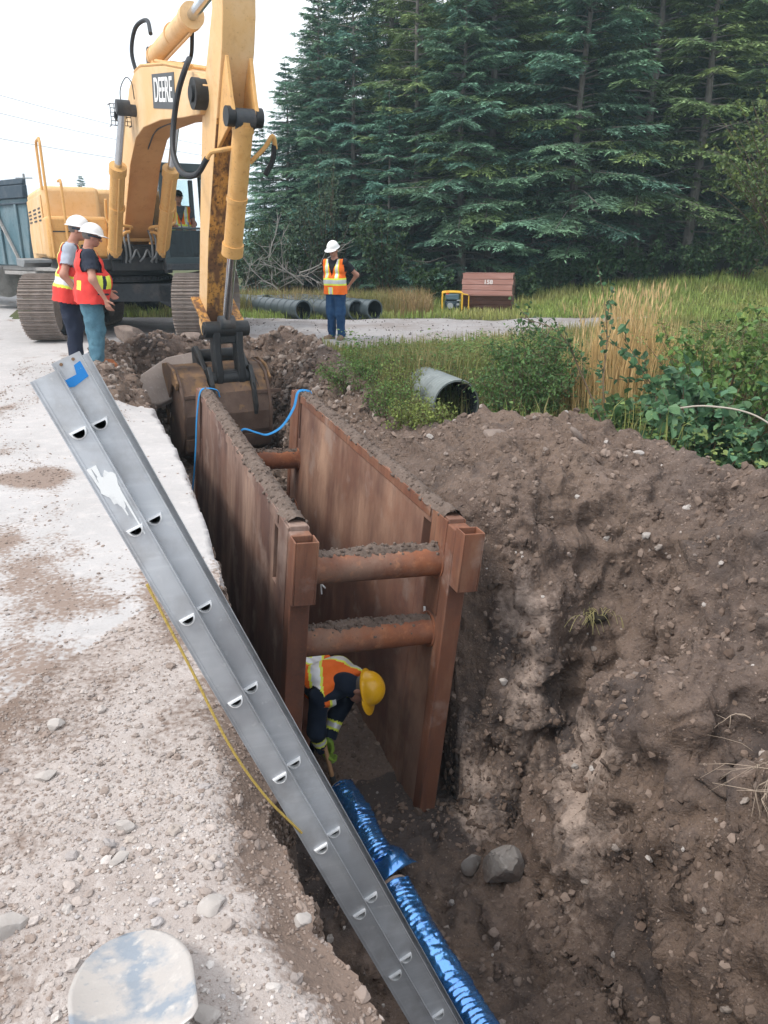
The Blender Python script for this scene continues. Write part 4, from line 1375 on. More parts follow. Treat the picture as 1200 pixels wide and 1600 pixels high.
    b = MB(); b.tube(smooth_path([P(6.46, 2.60, 0.34), P(6.28, 2.44, 0.43), P(5.98, 2.48, 0.52), P(5.72, 2.72, 0.54), P(5.62, 3.05, 0.48), P(5.72, 3.38, 0.42), P(5.82, 3.62, 0.34), P(5.72, 3.74, 0.26)], 8), 0.034, 10); cbuild(b, "hydraulic_hose", m_rubber)
    b = MB(); b.tube(smooth_path([P(6.60, 2.56, -0.12), P(6.68, 2.72, -0.28), P(6.74, 2.84, -0.36), P(6.66, 2.72, -0.42)], 5), 0.026, 8); cbuild(b, "hydraulic_pipe", m_yel)
    b = MB(); b.tube(smooth_path([P(6.68, 2.76, -0.40), P(6.6, 2.60, -0.40), P(6.5, 2.45, -0.34)], 5), 0.032, 8); cbuild(b, "hydraulic_hose", m_rubber)
    # ---- linkage and bucket
    for s in (-1, 1):
        b = MB(); b.bar(P(5.02, 0.98, s * 0.23), P(5.62, 0.62, s * 0.23), 0.045, 0.12, up=(0, 1, 0)); cbuild(b, "idler_link", m_rusty, bevel=0.01)
    b = MB(); b.cyl(P(5.62, 0.60, 0.30), P(5.62, 0.60, -0.30), 0.105, 24); b.cyl(P(5.62, 0.60, 0.315), P(5.62, 0.60, -0.315), 0.07, 20)
    cbuild(b, "link_pin", m_black, bevel=0.008)
    b = MB()
    for s in (-1, 1):
        b.prism([(5.52, 0.62), (5.72, 0.60), (5.70, 0.30), (5.76, 0.02), (5.72, -0.12), (5.55, -0.10), (5.50, 0.28)], lambda u, v, w_: P(u, v, w_), s * 0.155 - 0.05, s * 0.155 + 0.05)
    b.box(P(5.60, 0.47, 0), (0.14, 0.30, 0.12)); b.box(P(5.62, -0.02, 0), (0.16, 0.30, 0.14))
    cbuild(b, "bucket_link", m_black, bevel=0.02)
    b = MB(); b.cyl(P(5.63, -0.05, 0.26), P(5.63, -0.05, -0.26), 0.10, 22); b.cyl(P(5.12, 0.20, 0.30), P(5.12, 0.20, -0.30), 0.09, 20)
    cbuild(b, "hinge_pin", m_black)
    BW = 0.60; BO = 0.10
    sh = [(5.04, 0.06), (5.22, 0.12), (5.46, 0.10), (5.66, 0.00), (5.78, -0.22), (5.84, -0.50), (5.80, -0.76), (5.66, -0.98), (5.42, -1.14), (5.10, -1.22)]
    si = [(5.04, 0.02), (5.22, 0.08), (5.44, 0.06), (5.63, -0.03), (5.74, -0.23), (5.80, -0.50), (5.76, -0.75), (5.63, -0.95), (5.40, -1.105), (5.10, -1.185)]
    b = MB()
    k = len(sh)
    for i in range(k - 1):
        q = [sh[i], sh[i + 1], si[i + 1], si[i]]
        b.prism(q, lambda u, v, w_: P(u, v, w_ + BO), -BW, BW, 1 if i < 4 else 0)
    bucket = cbuild(b, "bucket", [m_bucket, m_bucket_y], smooth=50)
    for s in (-1, 1):
        b = MB()
        pl = [(5.0, 0.10)] + [(r + 0.025, z + 0.012) for r, z in sh[1:]] + [(5.05, -1.25), (4.95, -1.0), (5.12, -0.55)]
        b.prism(pl, lambda u, v, w_: P(u, v, w_ + BO), s * BW - 0.02, s * BW + 0.02)
        cbuild(b, "bucket_side", m_bucket, bucket, bevel=0.008)
        b = MB()
        b.prism([(5.0, 0.12), (5.30, 0.165), (5.60, 0.10), (5.76, -0.06), (5.72, -0.16), (5.5, -0.10), (5.15, -0.45), (5.0, -0.75)], lambda u, v, w_: P(u, v, w_ + BO), s * (BW + 0.024), s * (BW + 0.060))
        cbuild(b, "wear_plate", m_bucket_y, bucket, bevel=0.01)
        b = MB()
        b.prism([(4.98, 0.30), (5.12, 0.34), (5.30, 0.26), (5.56, 0.06), (5.80, -0.10), (5.66, 0.02), (5.3, 0.05), (5.0, 0.02)], lambda u, v, w_: P(u, v, w_), s * 0.30 - 0.03, s * 0.30 + 0.03)
        b.prism([(5.48, 0.05), (5.68, 0.12), (5.78, -0.02), (5.88, -0.42), (5.84, -0.55), (5.74, -0.22)], lambda u, v, w_: P(u, v, w_), s * 0.285 - 0.03, s * 0.285 + 0.03)
        cbuild(b, "bucket_ear", m_black, bucket, bevel=0.01)
    b = MB()
    b.box(P(5.80, -0.245, 0.49), (0.02, 0.38, 0.05)); b.box(P(5.80, -0.245, -0.49), (0.02, 0.38, 0.05))
    b.box(P(5.70, -0.10, -0.53), (0.035, 0.14, 0.07))
    cbuild(b, "weld_strip", m_bucket, bucket, bevel=0.004)
    b = MB(); b.prism([(5.74, -0.83), (5.86, -0.80), (5.78, -0.99), (5.66, -1.05)], lambda u, v, w_: P(u, v, w_ + BO), -BW, BW); cbuild(b, "heel_strip", m_bucket, bucket, bevel=0.008)
    for t in range(5):
        b = MB(); y = -0.5 + BO + 0.25 * t
        b.prism([(5.16, -1.16), (5.16, -1.26), (4.84, -1.30), (4.82, -1.27)], lambda u, v, w_: P(u, v, w_), y - 0.05, y + 0.05); cbuild(b, "tooth", m_bucket, bucket, bevel=0.006)
    # ---- cab
    cx0, cx1, cy0, cy1, cz0, cz1 = -0.25, 1.42, 0.46, 1.42, 1.36, 3.02
    pt = 0.07
    b = MB()
    for x in (cx0, cx1):
        for y in (cy0, cy1):
            b.bar((x - (0.10 if x == cx1 else 0), y, cz1 - 0.1), (x, y, cz0), pt + 0.02, pt)
    b.box(((cx0 + cx1) / 2, (cy0 + cy1) / 2, cz0 + 0.03), (cx1 - cx0 + 0.1, cy1 - cy0 + 0.1, 0.12))
    b.box((cx0, (cy0 + cy1) / 2, 1.70), (0.06, cy1 - cy0, 0.62))
    for y in (cy0, cy1):
        b.box(((cx0 + cx1) / 2 - 0.1, y, 1.68), (cx1 - cx0 - 0.2, 0.05, 0.55))
        b.box((0.42, y, 2.4), (0.07, 0.05, 1.1))
    b.box((cx1 + 0.005, (cy0 + cy1) / 2, 1.96), (0.05, cy1 - cy0, 0.04))
    cab = cbuild(b, "cab", m_cab, bevel=0.015)
    b = MB(); b.box((cx1 - 0.16, (cy0 + cy1) / 2, cz1 - 0.13), (0.012, cy1 - cy0 - 0.1, 0.06)); b.box(((cx0 + cx1) / 2 - 0.05, (cy0 + cy1) / 2, cz1 - 0.01), (cx1 - cx0 + 0.06, cy1 - cy0 + 0.10, 0.14)); b.box((cx1 - 0.14, (cy0 + cy1) / 2, cz1 - 0.10), (0.10, cy1 - cy0, 0.12))
    cbuild(b, "cab_roof", m_cab, cab, bevel=0.05)
    b = MB(); b.box((cx0 + 0.25, cy0 + 0.3, cz1 + 0.10), (0.22, 0.14, 0.12)); cbuild(b, "beacon", m_grey, cab, bevel=0.02)
    for nm, c, sz, mt, rt in (("lower_windscreen", (cx1 + 0.012, (cy0 + cy1) / 2, 1.69), (0.008, cy1 - cy0 - 0.08, 0.48), m_glass_d, None),
                          ("rear_window", (cx0, (cy0 + cy1) / 2, 2.52), (0.006, cy1 - cy0 - 0.08, 0.80), m_glass, None),
                          ("side_window", (0.90, cy0, 2.45), (0.86, 0.006, 0.95), m_glass, None), ("side_window", (0.90, cy1, 2.45), (0.86, 0.006, 0.95), m_glass, None)):
        b = MB(); b.box(c, sz, rot=rt); cbuild(b, nm, mt, cab, smooth=0)
    b = MB(); b.box((0.15, 0.94, 1.78), (0.50, 0.52, 0.16)); b.box((0.02, 0.94, 2.08), (0.14, 0.42, 0.50), rot=(0, R(-8), 0)); b.box((0.15, 0.94, 1.56), (0.36, 0.4, 0.30))
    cbuild(b, "seat", m_black, cab, bevel=0.04)
    for y in (0.86, 1.0):
        b = MB(); b.tube(smooth_path([(1.15, y, 1.45), (1.10, y, 1.8), (0.98, y, 2.08)], 5), 0.014, 7); cbuild(b, "control_lever", m_grey, cab)
    b = MB(); b.box((0.75, 0.94, 1.28), (1.55, 1.08, 0.12)); b.box((1.36, 0.46, 1.30), (0.16, 0.12, 0.26)); cbuild(b, "cab_mount", m_dark, cab, bevel=0.015)
    return root
excavator()
def ex_world(x, y, z):
    return Matrix.Translation(EXC) @ Matrix.Rotation(EXA, 4, 'Z') @ Vector((x, y, z))
# ---------------------------------------------------------------- people: smooth distance fields turned into one surface each
def snet(f, lo, hi, h):
    lo = np.array(lo, float); hi = np.array(hi, float)
    n = np.ceil((hi - lo) / h).astype(int) + 1
    ax = [lo[i] + h * np.arange(n[i]) for i in range(3)]
    G = np.stack(np.meshgrid(*ax, indexing='ij'), -1).reshape(-1, 3)
    val = f(G).reshape(n)
    ins = val < 0
    c = [(0, 0, 0), (1, 0, 0), (0, 1, 0), (1, 1, 0), (0, 0, 1), (1, 0, 1), (0, 1, 1), (1, 1, 1)]
    sh = n - 1
    def cor(a, k): return a[k[0]:k[0] + sh[0], k[1]:k[1] + sh[1], k[2]:k[2] + sh[2]]
    cnt = sum(cor(ins, k).astype(int) for k in c)
    act = (cnt > 0) & (cnt < 8)
    ids = np.argwhere(act)
    vi = np.full(sh, -1, int)
    vi[act] = np.arange(len(ids))
    acc = np.zeros((len(ids), 3)); m = np.zeros(len(ids))
    ed = [(a, b) for a in range(8) for b in range(a + 1, 8) if sum(abs(np.array(c[a]) - np.array(c[b]))) == 1]
    for a, b in ed:
        ka, kb = np.array(c[a]), np.array(c[b])
        va = val[tuple((ids + ka).T)]; vb = val[tuple((ids + kb).T)]
        x = (va < 0) != (vb < 0)
        t = np.where(x, va / np.where(x, va - vb, 1), 0)
        acc[x] += ka + (kb - ka) * t[x, None]
        m[x] += 1
    V = lo + h * (ids + acc / m[:, None])
    F = []
    for d in range(3):
        e1, e2 = (d + 1) % 3, (d + 2) % 3
        sl0 = [slice(None)] * 3; sl1 = [slice(None)] * 3
        sl0[d] = slice(0, -1); sl1[d] = slice(1, None)
        a = ins[tuple(sl0)]; b = ins[tuple(sl1)]
        p = np.argwhere(a != b)
        p = p[(p[:, e1] > 0) & (p[:, e2] > 0) & (p[:, e1] < n[e1] - 1) & (p[:, e2] < n[e2] - 1)]
        q = []
        for o1, o2 in ((1, 1), (0, 1), (0, 0), (1, 0)):
            r = p.copy(); r[:, e1] -= o1; r[:, e2] -= o2
            q.append(vi[tuple(r.T)])
        q = np.stack(q, -1)
        fl = a[tuple(p.T)]
        q[~fl] = q[~fl][:, ::-1]
        F.append(q)
    return V, np.concatenate(F)

def cap(p, a, b, ra, rb):
    a = np.asarray(a, float); b = np.asarray(b, float)
    ab = b - a
    t = np.clip(((p - a) @ ab) / max(ab @ ab, 1e-9), 0, 1)
    return np.linalg.norm(p - a - t[:, None] * ab, axis=1) - (ra + (rb - ra) * t)

def ell(p, c, r, Rm=None):
    q = p - np.asarray(c, float)
    if Rm is not None: q = q @ Rm
    r = np.asarray(r, float)
    k0 = np.linalg.norm(q / r, axis=1); k1 = np.linalg.norm(q / (r * r), axis=1)
    return k0 * (k0 - 1) / np.maximum(k1, 1e-9)

def smin(ds, k):
    out = ds[0]
    for d in ds[1:]:
        h = np.clip(0.5 + 0.5 * (out - d) / k, 0, 1)
        out = out * (1 - h) + d * h - k * h * (1 - h)
    return out

def field(prims, k=0.035, off=0.0):
    def f(p):
        ds = []
        for q in prims:
            ds.append(ell(p, *q[1:]) if q[0] == 'e' else cap(p, *q))
        return smin(ds, k) - off
    return f

def pb(prims, pad=0.06):
    lo, hi = np.full(3, 9e9), np.full(3, -9e9)
    for q in prims:
        if q[0] == 'e':
            c = np.array(q[1]); r = max(q[2]); lo = np.minimum(lo, c - r); hi = np.maximum(hi, c + r)
        else:
            for p, r in ((q[0], q[2]), (q[1], q[3])):
                p = np.array(p, float); lo = np.minimum(lo, p - r); hi = np.maximum(hi, p + r)
    return lo - pad, hi + pad

m_skin = mat("skin", (0.42, 0.215, 0.155), 0.55, vary=[(14, (0.35, 0.155, 0.11), .48, .68, .6)])
m_eye = mat("eye_dark", (0.03, 0.02, 0.018), 0.3)
m_lip = mat("lips", (0.28, 0.11, 0.09), 0.6)
m_hair = mat("grey_hair", (0.16, 0.145, 0.135), 0.8)
m_navy = mat("navy_shirt", (0.022, 0.026, 0.042), 0.9, vary=[(8, (0.035, 0.04, 0.06), .5, .7, .6)])
m_blackshirt = mat("black_shirt", (0.016, 0.018, 0.024), 0.9)
m_greyshirt = mat("light_grey_shirt", (0.36, 0.40, 0.47), 0.9, vary=[(8, (0.28, 0.32, 0.39), .5, .7, .6)])
m_jean = mat("washed_blue_jeans", (0.075, 0.165, 0.22), 0.9, vary=[(7, (0.11, 0.23, 0.29), .48, .7, .8), (40, (0.05, 0.11, 0.155), .5, .7, .5)])
m_jeand = mat("dark_blue_jeans", (0.012, 0.045, 0.115), 0.9, vary=[(7, (0.022, 0.075, 0.165), .48, .7, .8)])
m_navyp = mat("navy_work_trousers", (0.018, 0.024, 0.045), 0.9)
m_boot = mat("tan_work_boots", (0.20, 0.135, 0.095), 0.8, vary=[(20, (0.12, 0.08, 0.055), .45, .65, .7)])
m_red = mat("red_hi_vis", (0.70, 0.055, 0.045), 0.75, vary=[(6, (0.56, 0.035, 0.035), .48, .7, .7)])
m_orange = mat("orange_hi_vis", (0.85, 0.16, 0.018), 0.75, vary=[(6, (0.72, 0.11, 0.012), .48, .7, .7)])
m_lime = mat("lime_tape", (0.72, 0.82, 0.10), 0.6)
m_silver = mat("silver_tape", (0.62, 0.64, 0.66), 0.35, metal=0.2)
m_hatw = mat("white_hard_hat", (0.80, 0.80, 0.80), 0.28, spec=0.5)
m_haty = mat("yellow_hard_hat", (0.78, 0.42, 0.012), 0.30, spec=0.5, vary=[(30, (0.55, 0.28, 0.02), .64, .74, .6)])
m_cap = mat("dark_cap", (0.03, 0.035, 0.03), 0.85)
m_glove = mat("lime_glove", (0.19, 0.30, 0.045), 0.8)
m_strap = mat("dark_eyewear", (0.03, 0.05, 0.075), 0.25)

def hand_prims(w, d, pn, curl, side, grip=False):
    """wrist, pointing direction, palm normal (the way the fingers curl)"""
    w, d, pn = Vector(w), Vector(d).normalized(), Vector(pn)
    pn = (pn - d * pn.dot(d)).normalized()
    la = d.cross(pn) * side                                   # towards the thumb
    out = []
    for q in (-0.026, -0.009, 0.009, 0.026):
        out.append((w, w + d * 0.085 + la * q, 0.019, 0.0125))
    for q, l in ((0.030, .072), (0.011, .080), (-0.009, .074), (-0.028, .058)):
        a = w + d * 0.085 + la * q
        c1, c2 = curl, curl * 2.0
        d1 = d * math.cos(c1) + pn * math.sin(c1); d2 = d * math.cos(c2) + pn * math.sin(c2); d3 = d * math.cos(c2 * 1.3) + pn * math.sin(c2 * 1.3)
        b = a + d1 * l * 0.48; c = b + d2 * l * 0.32; e = c + d3 * l * 0.24
        out += [(a, b, 0.0105, 0.0095), (b, c, 0.0095, 0.0088), (c, e, 0.0088, 0.0075)]
    a = w + d * 0.025 + la * 0.030
    b = a + (d * 0.55 + la * 0.55 + pn * 0.35).normalized() * 0.045
    c = b + (d * 0.8 + la * 0.1 + pn * 0.5).normalized() * 0.034
    out += [(w + d * 0.01, a, 0.018, 0.014), (a, b, 0.0135, 0.0115), (b, c, 0.0110, 0.0085)]
    return [(tuple(a), tuple(b), ra, rb) for a, b, ra, rb in out]

def rotm(up, fwd):
    up = Vector(up).normalized(); fwd = Vector(fwd); fwd = (fwd - up * fwd.dot(up)).normalized()
    rt = fwd.cross(up)
    return np.array([rt[:], fwd[:], up[:]]).T                  # columns right, forward, up

def person(label, M, J, mats, girth=1.0, hat='helmet', vest='red', hands=((0.35, None), (0.35, None)), group=None, scale=1.0, eyewear=False, vox=0.013, gloves=False, longs=False, face_detail=True, vest_len=(-0.10, 0.50), wide=1.0):
    """J: joints (local metres). 0 = right, 1 = left"""
    g = girth
    body = []
    pel, wst, chs, nek = J['pelvis'], J['waist'], J['chest'], J['neck']
    hip, kne, ank, toe = J['hip'], J['knee'], J['ankle'], J['toe']
    sho, elb, wri = J['shoulder'], J['elbow'], J['wrist']
    lerp = lambda a, b, t: tuple(np.array(a) * (1 - t) + np.array(b) * t)
    spine = np.array(nek) - np.array(pel); spine /= np.linalg.norm(spine)
    lat = np.array(sho[0]) - np.array(sho[1]); lat /= np.linalg.norm(lat)
    fw = np.cross(spine, lat); fw /= np.linalg.norm(fw)      # forward of the trunk
    lat = np.cross(fw, spine)
    hl = lambda c, s, r: (tuple(np.array(c) - lat * s), tuple(np.array(c) + lat * s), r, r)
    belly = tuple(np.array(wst) + fw * 0.035 * (g - 0.75) * 3)
    torso = [hl(pel, 0.085 * g, 0.105 * g), hl(wst, 0.075 * g, 0.105 * g), hl(belly, 0.055 * g, 0.115 * g), hl(chs, 0.095 * g, 0.112 * (0.5 + g * 0.5)),
             (sho[0], sho[1], 0.066, 0.066), (lerp(sho[0], sho[1], .22), lerp(sho[0], sho[1], .78), 0.075, 0.075)]
    neckp = [(lerp(chs, nek, 0.75), tuple(np.array(J['head']) * 0.6 + np.array(nek) * 0.4), 0.062, 0.055)]
    legs = []
    for i in (0, 1):
        legs += [(hip[i], kne[i], 0.088 * (0.6 + 0.4 * g), 0.060), (kne[i], ank[i], 0.060, 0.040)]
    uarm, farm = [], []
    for i in (0, 1):
        uarm.append((sho[i], elb[i], 0.058, 0.046)); farm.append((elb[i], wri[i], 0.047, 0.029))
    bodyp = torso + neckp + legs + uarm + farm + [(hip[0], hip[1], 0.10, 0.10)]
    root = empty("person", M=M @ Matrix.Diagonal((scale * wide, scale * wide, scale, 1)))
    tag(root, label, "person", group)
    parts = []
    V, F = snet(field(bodyp, 0.04, -0.006), *pb(bodyp), vox)
    parts.append((V, F, 0))
    # head
    up, hf = J['head_up'], J['head_fwd']
    Rm = rotm(up, hf)
    hc = np.array(J['head'])
    T = lambda r, f_, u: tuple(hc + Rm @ np.array([r, f_, u]))
    hp = [('e', T(0, -0.010, 0.035), (0.076, 0.094, 0.088), Rm), ('e', T(0, 0.012, -0.035), (0.062, 0.075, 0.082), Rm), ('e', T(0, 0.045, -0.082), (0.036, 0.040, 0.030), Rm),
          (T(0, 0.088, 0.012), T(0, 0.108, -0.026), 0.009, 0.014), (T(-.03, 0.082, .030), T(.03, 0.082, .030), 0.010, 0.010),
          ('e', T(0.078, -0.008, -0.01), (0.010, 0.020, 0.032), Rm), ('e', T(-0.078, -0.008, -0.01), (0.010, 0.020, 0.032), Rm),
          (T(-0.018, 0.086, -0.060), T(0.018, 0.086, -0.060), 0.008, 0.008)]
    hp += [(tuple(np.array(nek)), T(0, -0.02, -0.06), 0.056, 0.052)]
    V, F = snet(field(hp, 0.016), *pb(hp, 0.02), 0.0065)
    parts.append((V, F, 0))
    iv, if_ = ico(2)
    for s in (-1, 1):
        parts.append((np.array([T(s * 0.031, 0.081, 0.010)]) + (iv * [0.012, 0.008, 0.008]) @ Rm.T, if_, 1))
    parts.append((np.array([T(0, 0.090, -0.062)]) + (iv * [0.020, 0.006, 0.0045]) @ Rm.T, if_, 2))
    for i in (0, 1):
        if hands[i] is None: continue
        curl, pn = hands[i]
        d = np.array(wri[i]) - np.array(elb[i])
        if 'hand_dir' in J and J['hand_dir'][i] is not None: d = np.array(J['hand_dir'][i])
        if pn is None: pn = -lat * (1 if i == 0 else -1)
        q = hand_prims(wri[i], d, pn, curl, 1 if i == 0 else -1)
        V, F = snet(field(q, 0.008, 0.002 if gloves else 0.0), *pb(q, 0.015), 0.0055)
        parts.append((V, F, 3 if gloves else 0))
    VV, FQ, FT, mq, mt_ = [], [], [], [], []
    n = 0
    for V, F, k in parts:
        VV.append(V)
        (FQ if F.shape[1] == 4 else FT).append(F + n)
        (mq if F.shape[1] == 4 else mt_).append(np.full(len(F), k))
        n += len(V)
    mi = np.concatenate(mq + mt_)
    link("body", np_mesh("body", np.vstack(VV), [np.concatenate(FQ), np.concatenate(FT)], [m_skin, m_eye, m_lip, m_glove], mi=mi), root)

    def cloth(name, f, lo, hi, ms, cut=None, cls=None, h=vox, wr=0.006, fr=9.0):
        V, F = snet(f, lo, hi, h)
        W = np.stack([fbm(V, fr, 2), fbm(V + 7, fr, 2), fbm(V + 13, fr, 2)], -1) * wr
        c = V[F].mean(1)
        if cut is not None:
            keep = ~cut(c); F = F[keep]; c = c[keep]
        k = cls(c) if cls is not None else None
        return link(name, np_mesh(name, V + W, F, ms, mi=k), root)
    # trousers
    tp = legs + [(hip[0], hip[1], 0.105 * g, 0.105 * g), hl(pel, 0.08 * g, 0.105 * g)]
    tl = [(a, b, ra + 0.016, rb + 0.026) for a, b, ra, rb in legs]
    tpx = tl + tp[len(legs):]
    lo, hi = pb(tpx, 0.04)
    wz = np.array(pel) + spine * 0.07
    ank_c = [np.array(a) for a in ank]; kn_c = [np.array(a) for a in kne]
    def cut_tr(c):
        r = ((c - wz) @ spine) > 0
        for i in (0, 1):
            dd = ank_c[i] - kn_c[i]; dd = dd / np.linalg.norm(dd)
            r |= (np.linalg.norm(c - ank_c[i], axis=1) < 0.16) & (((c - ank_c[i]) @ dd) > 0.012)
        return r
    cloth("trousers", field(tpx, 0.03, 0.012), lo, hi, [mats['trousers']], cut_tr, wr=0.022, fr=7.0)
    # shirt
    fr_ = 0.97 if longs else 0.62
    sp = torso + [(sho[i], elb[i], 0.064, 0.056) for i in (0, 1)]
    if longs: sp += [(elb[i], wri[i], 0.052, 0.036) for i in (0, 1)] + [(nek, tuple(np.array(J['head']) * 0.45 + np.array(nek) * 0.55), 0.078, 0.070)]
    lo, hi = pb(sp, 0.05)
    ncut = np.array(nek) + spine * (0.16 if longs else 0.015)
    def cut_sh(c):
        r = (((c - ncut) @ spine) > 0.0) & (np.linalg.norm(c - ncut, axis=1) < 0.2)
        for i in (0, 1):
            a, b = (np.array(sho[i]), np.array(elb[i])) if not longs else (np.array(elb[i]), np.array(wri[i]))
            dd = (b - a); L = np.linalg.norm(dd); dd = dd / L
            t = (c - a) @ dd
            rad_ = np.linalg.norm(c - a - t[:, None] * dd, axis=1)
            r |= (t > L * fr_) & (rad_ < 0.12) & (t < L + 0.10)
        return r
    def cls_sh(c):
        k = np.zeros(len(c), int)
        if longs:
            for i in (0, 1):
                a, b = np.array(elb[i]), np.array(wri[i]); dd = b - a; L = np.linalg.norm(dd); dd /= L
                t = (c - a) @ dd
                rad_ = np.linalg.norm(c - a - t[:, None] * dd, axis=1)
                k[(rad_ < 0.09) & (t > L * 0.30) & (t < L * 0.62)] = 1
                k[(rad_ < 0.09) & (t > L * 0.38) & (t < L * 0.54)] = 2
        return k
    cloth("shirt", field(sp, 0.03, 0.010), lo, hi, [mats['shirt'], m_lime, m_silver], cut_sh, cls_sh, wr=0.014)
    # vest
    if vest:
        sk = []
        for q_ in (-0.085, 0.085):
            bw_ = np.array(belly) + lat * q_ * g
            lw_ = np.array(pel) + lat * q_ * 1.12 * g - spine * 0.20 + fw * 0.012
            sk.append((tuple(bw_), tuple(lw_), 0.112 * g, 0.120 * g))
        vp = torso + (sk if vest != 'x' else [])
        lo, hi = pb(vp, 0.07)
        po = np.array(pel)
        def loc(c):
            q = c - po
            return q @ lat, q @ fw, q @ spine
        tf0 = field(vp, 0.04, 0.026)
        def tf(p):
            q = p - po
            ph = np.arctan2(q @ fw, q @ lat)
            f3 = np.stack([2.2 * np.cos(ph), 2.2 * np.sin(ph), (q @ spine) * 2.2], -1)
            return tf0(p) - 0.016 * fbm(f3 + scale * 9, 1.3, 3) * np.clip(1.1 - (q @ spine) / 0.5, 0.25, 1)
        H0, H1 = vest_len
        L_ = np.linalg.norm(np.array(nek) - po)
        def vf(p):
            a, b, c = loc(p)
            return np.maximum(np.maximum(tf(p), c - L_ - 0.005), H0 - c)
        def cut_v(c):
            a, b, h = loc(c)
            v = (b > 0.0) & (np.abs(a) < 0.085 * np.clip((h - (L_ - 0.30)) / 0.25, 0, 1.2))
            nk = (h > L_ - 0.035) & (np.abs(a) < 0.075)
            arm = (np.abs(a) > 0.205 + 0.02 * (h < L_ - .1)) & (h > L_ - 0.26)
            bot = h < H0 + 0.012
            if vest == 'x': v = v & (h > L_ - 0.12); nk = (h > L_ - 0.012) & (np.abs(a) < 0.075)
            return v | nk | arm | bot
        def cls_v(c):
            a, b, h = loc(c)
            k = np.zeros(len(c), int)
            if vest == 'red':
                ph = np.degrees(np.arctan2(b, np.abs(a)))
                sq = (h > 0.07) & (h < 0.235)
                k[sq & (ph > 8) & (ph < 26)] = 1
                k[sq & (ph > 26) & (ph < 34)] = 4
                k[sq & (ph > 34) & (ph < 54)] = 1
                k[(h > 0.045) & (h < 0.16) & (ph > -42) & (ph < -24)] = 1
                k[(ph > 14) & (ph < 50) & (h > -0.005) & (h < 0.018)] = 4
            elif vest == 'redback':
                k[(h > 0.02) & (h < 0.17)] = 1; k[(h > 0.055) & (h < 0.135)] = 2
                s = (np.abs(np.abs(a) - 0.115) < 0.034) & (h > 0.17); k[s] = 1
                k[(np.abs(np.abs(a) - 0.115) < 0.016) & (h > 0.17)] = 2
            elif vest == 'orange':
                s = np.abs(np.abs(a) - 0.105) < 0.042; k[s] = 1; k[np.abs(np.abs(a) - 0.105) < 0.024] = 2
                k[(h > 0.06) & (h < 0.19)] = 1; k[(h > 0.09) & (h < 0.16)] = 2
                k[h < 0.06] = 0
                k[(h < 0.035) & (np.abs(a - 0.03) < 0.045)] = 1; k[(h < 0.03) & (np.abs(a - 0.03) < 0.028)] = 2
            elif vest == 'x':
                d1 = np.abs(np.abs(a) * 0.93 - np.abs(h - 0.27) * 0.80) * 0.9
                back = b < 0.03
                k[back & (d1 < 0.058)] = 1; k[back & (d1 < 0.036)] = 2
                fr2 = ~back & (np.abs(np.abs(a) - 0.11) < 0.05); k[fr2] = 1; k[~back & (np.abs(np.abs(a) - 0.11) < 0.03)] = 2
                k[(h > 0.0) & (h < 0.10)] = 1; k[(h > 0.02) & (h < 0.08)] = 2
            return k
        base = m_red if vest in ('red', 'redback') else m_orange
        cloth("safety_vest", vf, lo, hi, [base, m_lime, m_silver, base, mats.get('pocket', m_navy)], cut_v, cls_v, h=min(vox, 0.010), wr=0.009, fr=7)
    # boots
    for i in (0, 1):
        a, t = np.array(ank[i]), np.array(toe[i])
        dd = t - a; dd[2] = 0
        q = [(tuple(a + [0, 0, 0.06]), tuple(a + [0, 0, -0.03]), 0.052, 0.052), (tuple(a - dd * 0.18 + [0, 0, -0.045]), tuple(t), 0.044, 0.042), (tuple(a + dd * 0.2 + [0, 0, -0.02]), tuple(t + [0, 0, 0.006]), 0.05, 0.044)]
        zf = a[2] - 0.09
        fq = field(q, 0.03)
        V, F = snet(lambda p: np.maximum(fq(p), zf - p[:, 2]), *pb(q, 0.04), 0.010)
        link("boot", np_mesh("boot", V, F, [mats.get('boots', m_boot)]), root)
    # headgear
    TM = Matrix(((Rm[0, 0], Rm[0, 1], Rm[0, 2], hc[0]), (Rm[1, 0], Rm[1, 1], Rm[1, 2], hc[1]), (Rm[2, 0], Rm[2, 1], Rm[2, 2], hc[2]), (0, 0, 0, 1)))
    if hat == 'helmet':
        b = MB()
        prof = [(0.128, 0.022), (0.130, 0.028), (0.116, 0.034)] + [(0.114 * math.cos(t), 0.036 + 0.124 * math.sin(t)) for t in [R(90 * i / 9) for i in range(0, 9)]] + [(1e-6, 0.160)]
        b.lathe(prof, 32, TM @ Matrix.Translation((0, -0.006, 0.012)) @ Matrix.Diagonal((0.96, 1.14, 1, 1)))
        # peak
        V, Fp = [], []
        nn = 14
        for i in range(nn + 1):
            a = R(20 + 140 * i / nn)
            ext = 0.058 * math.sin(math.pi * i / nn) ** 0.7
            ri, ro = 0.112, 0.127 + ext
            V += [TM @ Vector((math.cos(a) * ri * 0.96, math.sin(a) * ri * 1.14 - 0.006, 0.046)), TM @ Vector((math.cos(a) * ro * 0.93, math.sin(a) * ro * 1.06 - 0.004, 0.030)), TM @ Vector((math.cos(a) * ro * 0.93, math.sin(a) * ro * 1.06 - 0.004, 0.026)), TM @ Vector((math.cos(a) * ri * 0.96, math.sin(a) * ri * 1.14 - 0.006, 0.034))]
        for i in range(nn):
            for k in range(4): Fp.append((i * 4 + k, i * 4 + (k + 1) % 4, i * 4 + 4 + (k + 1) % 4, i * 4 + 4 + k))
        b.add(V, Fp)
        # crown ridge
        for off in (-0.030, 0.0, 0.030):
            b.tube([TM @ Vector((off, 0.120 * math.cos(R(a)) - 0.006, 0.040 + 0.126 * math.sin(R(a)) - abs(off) * 0.12)) for a in range(25, 156, 13)], 0.006 if off else 0.010, 6)
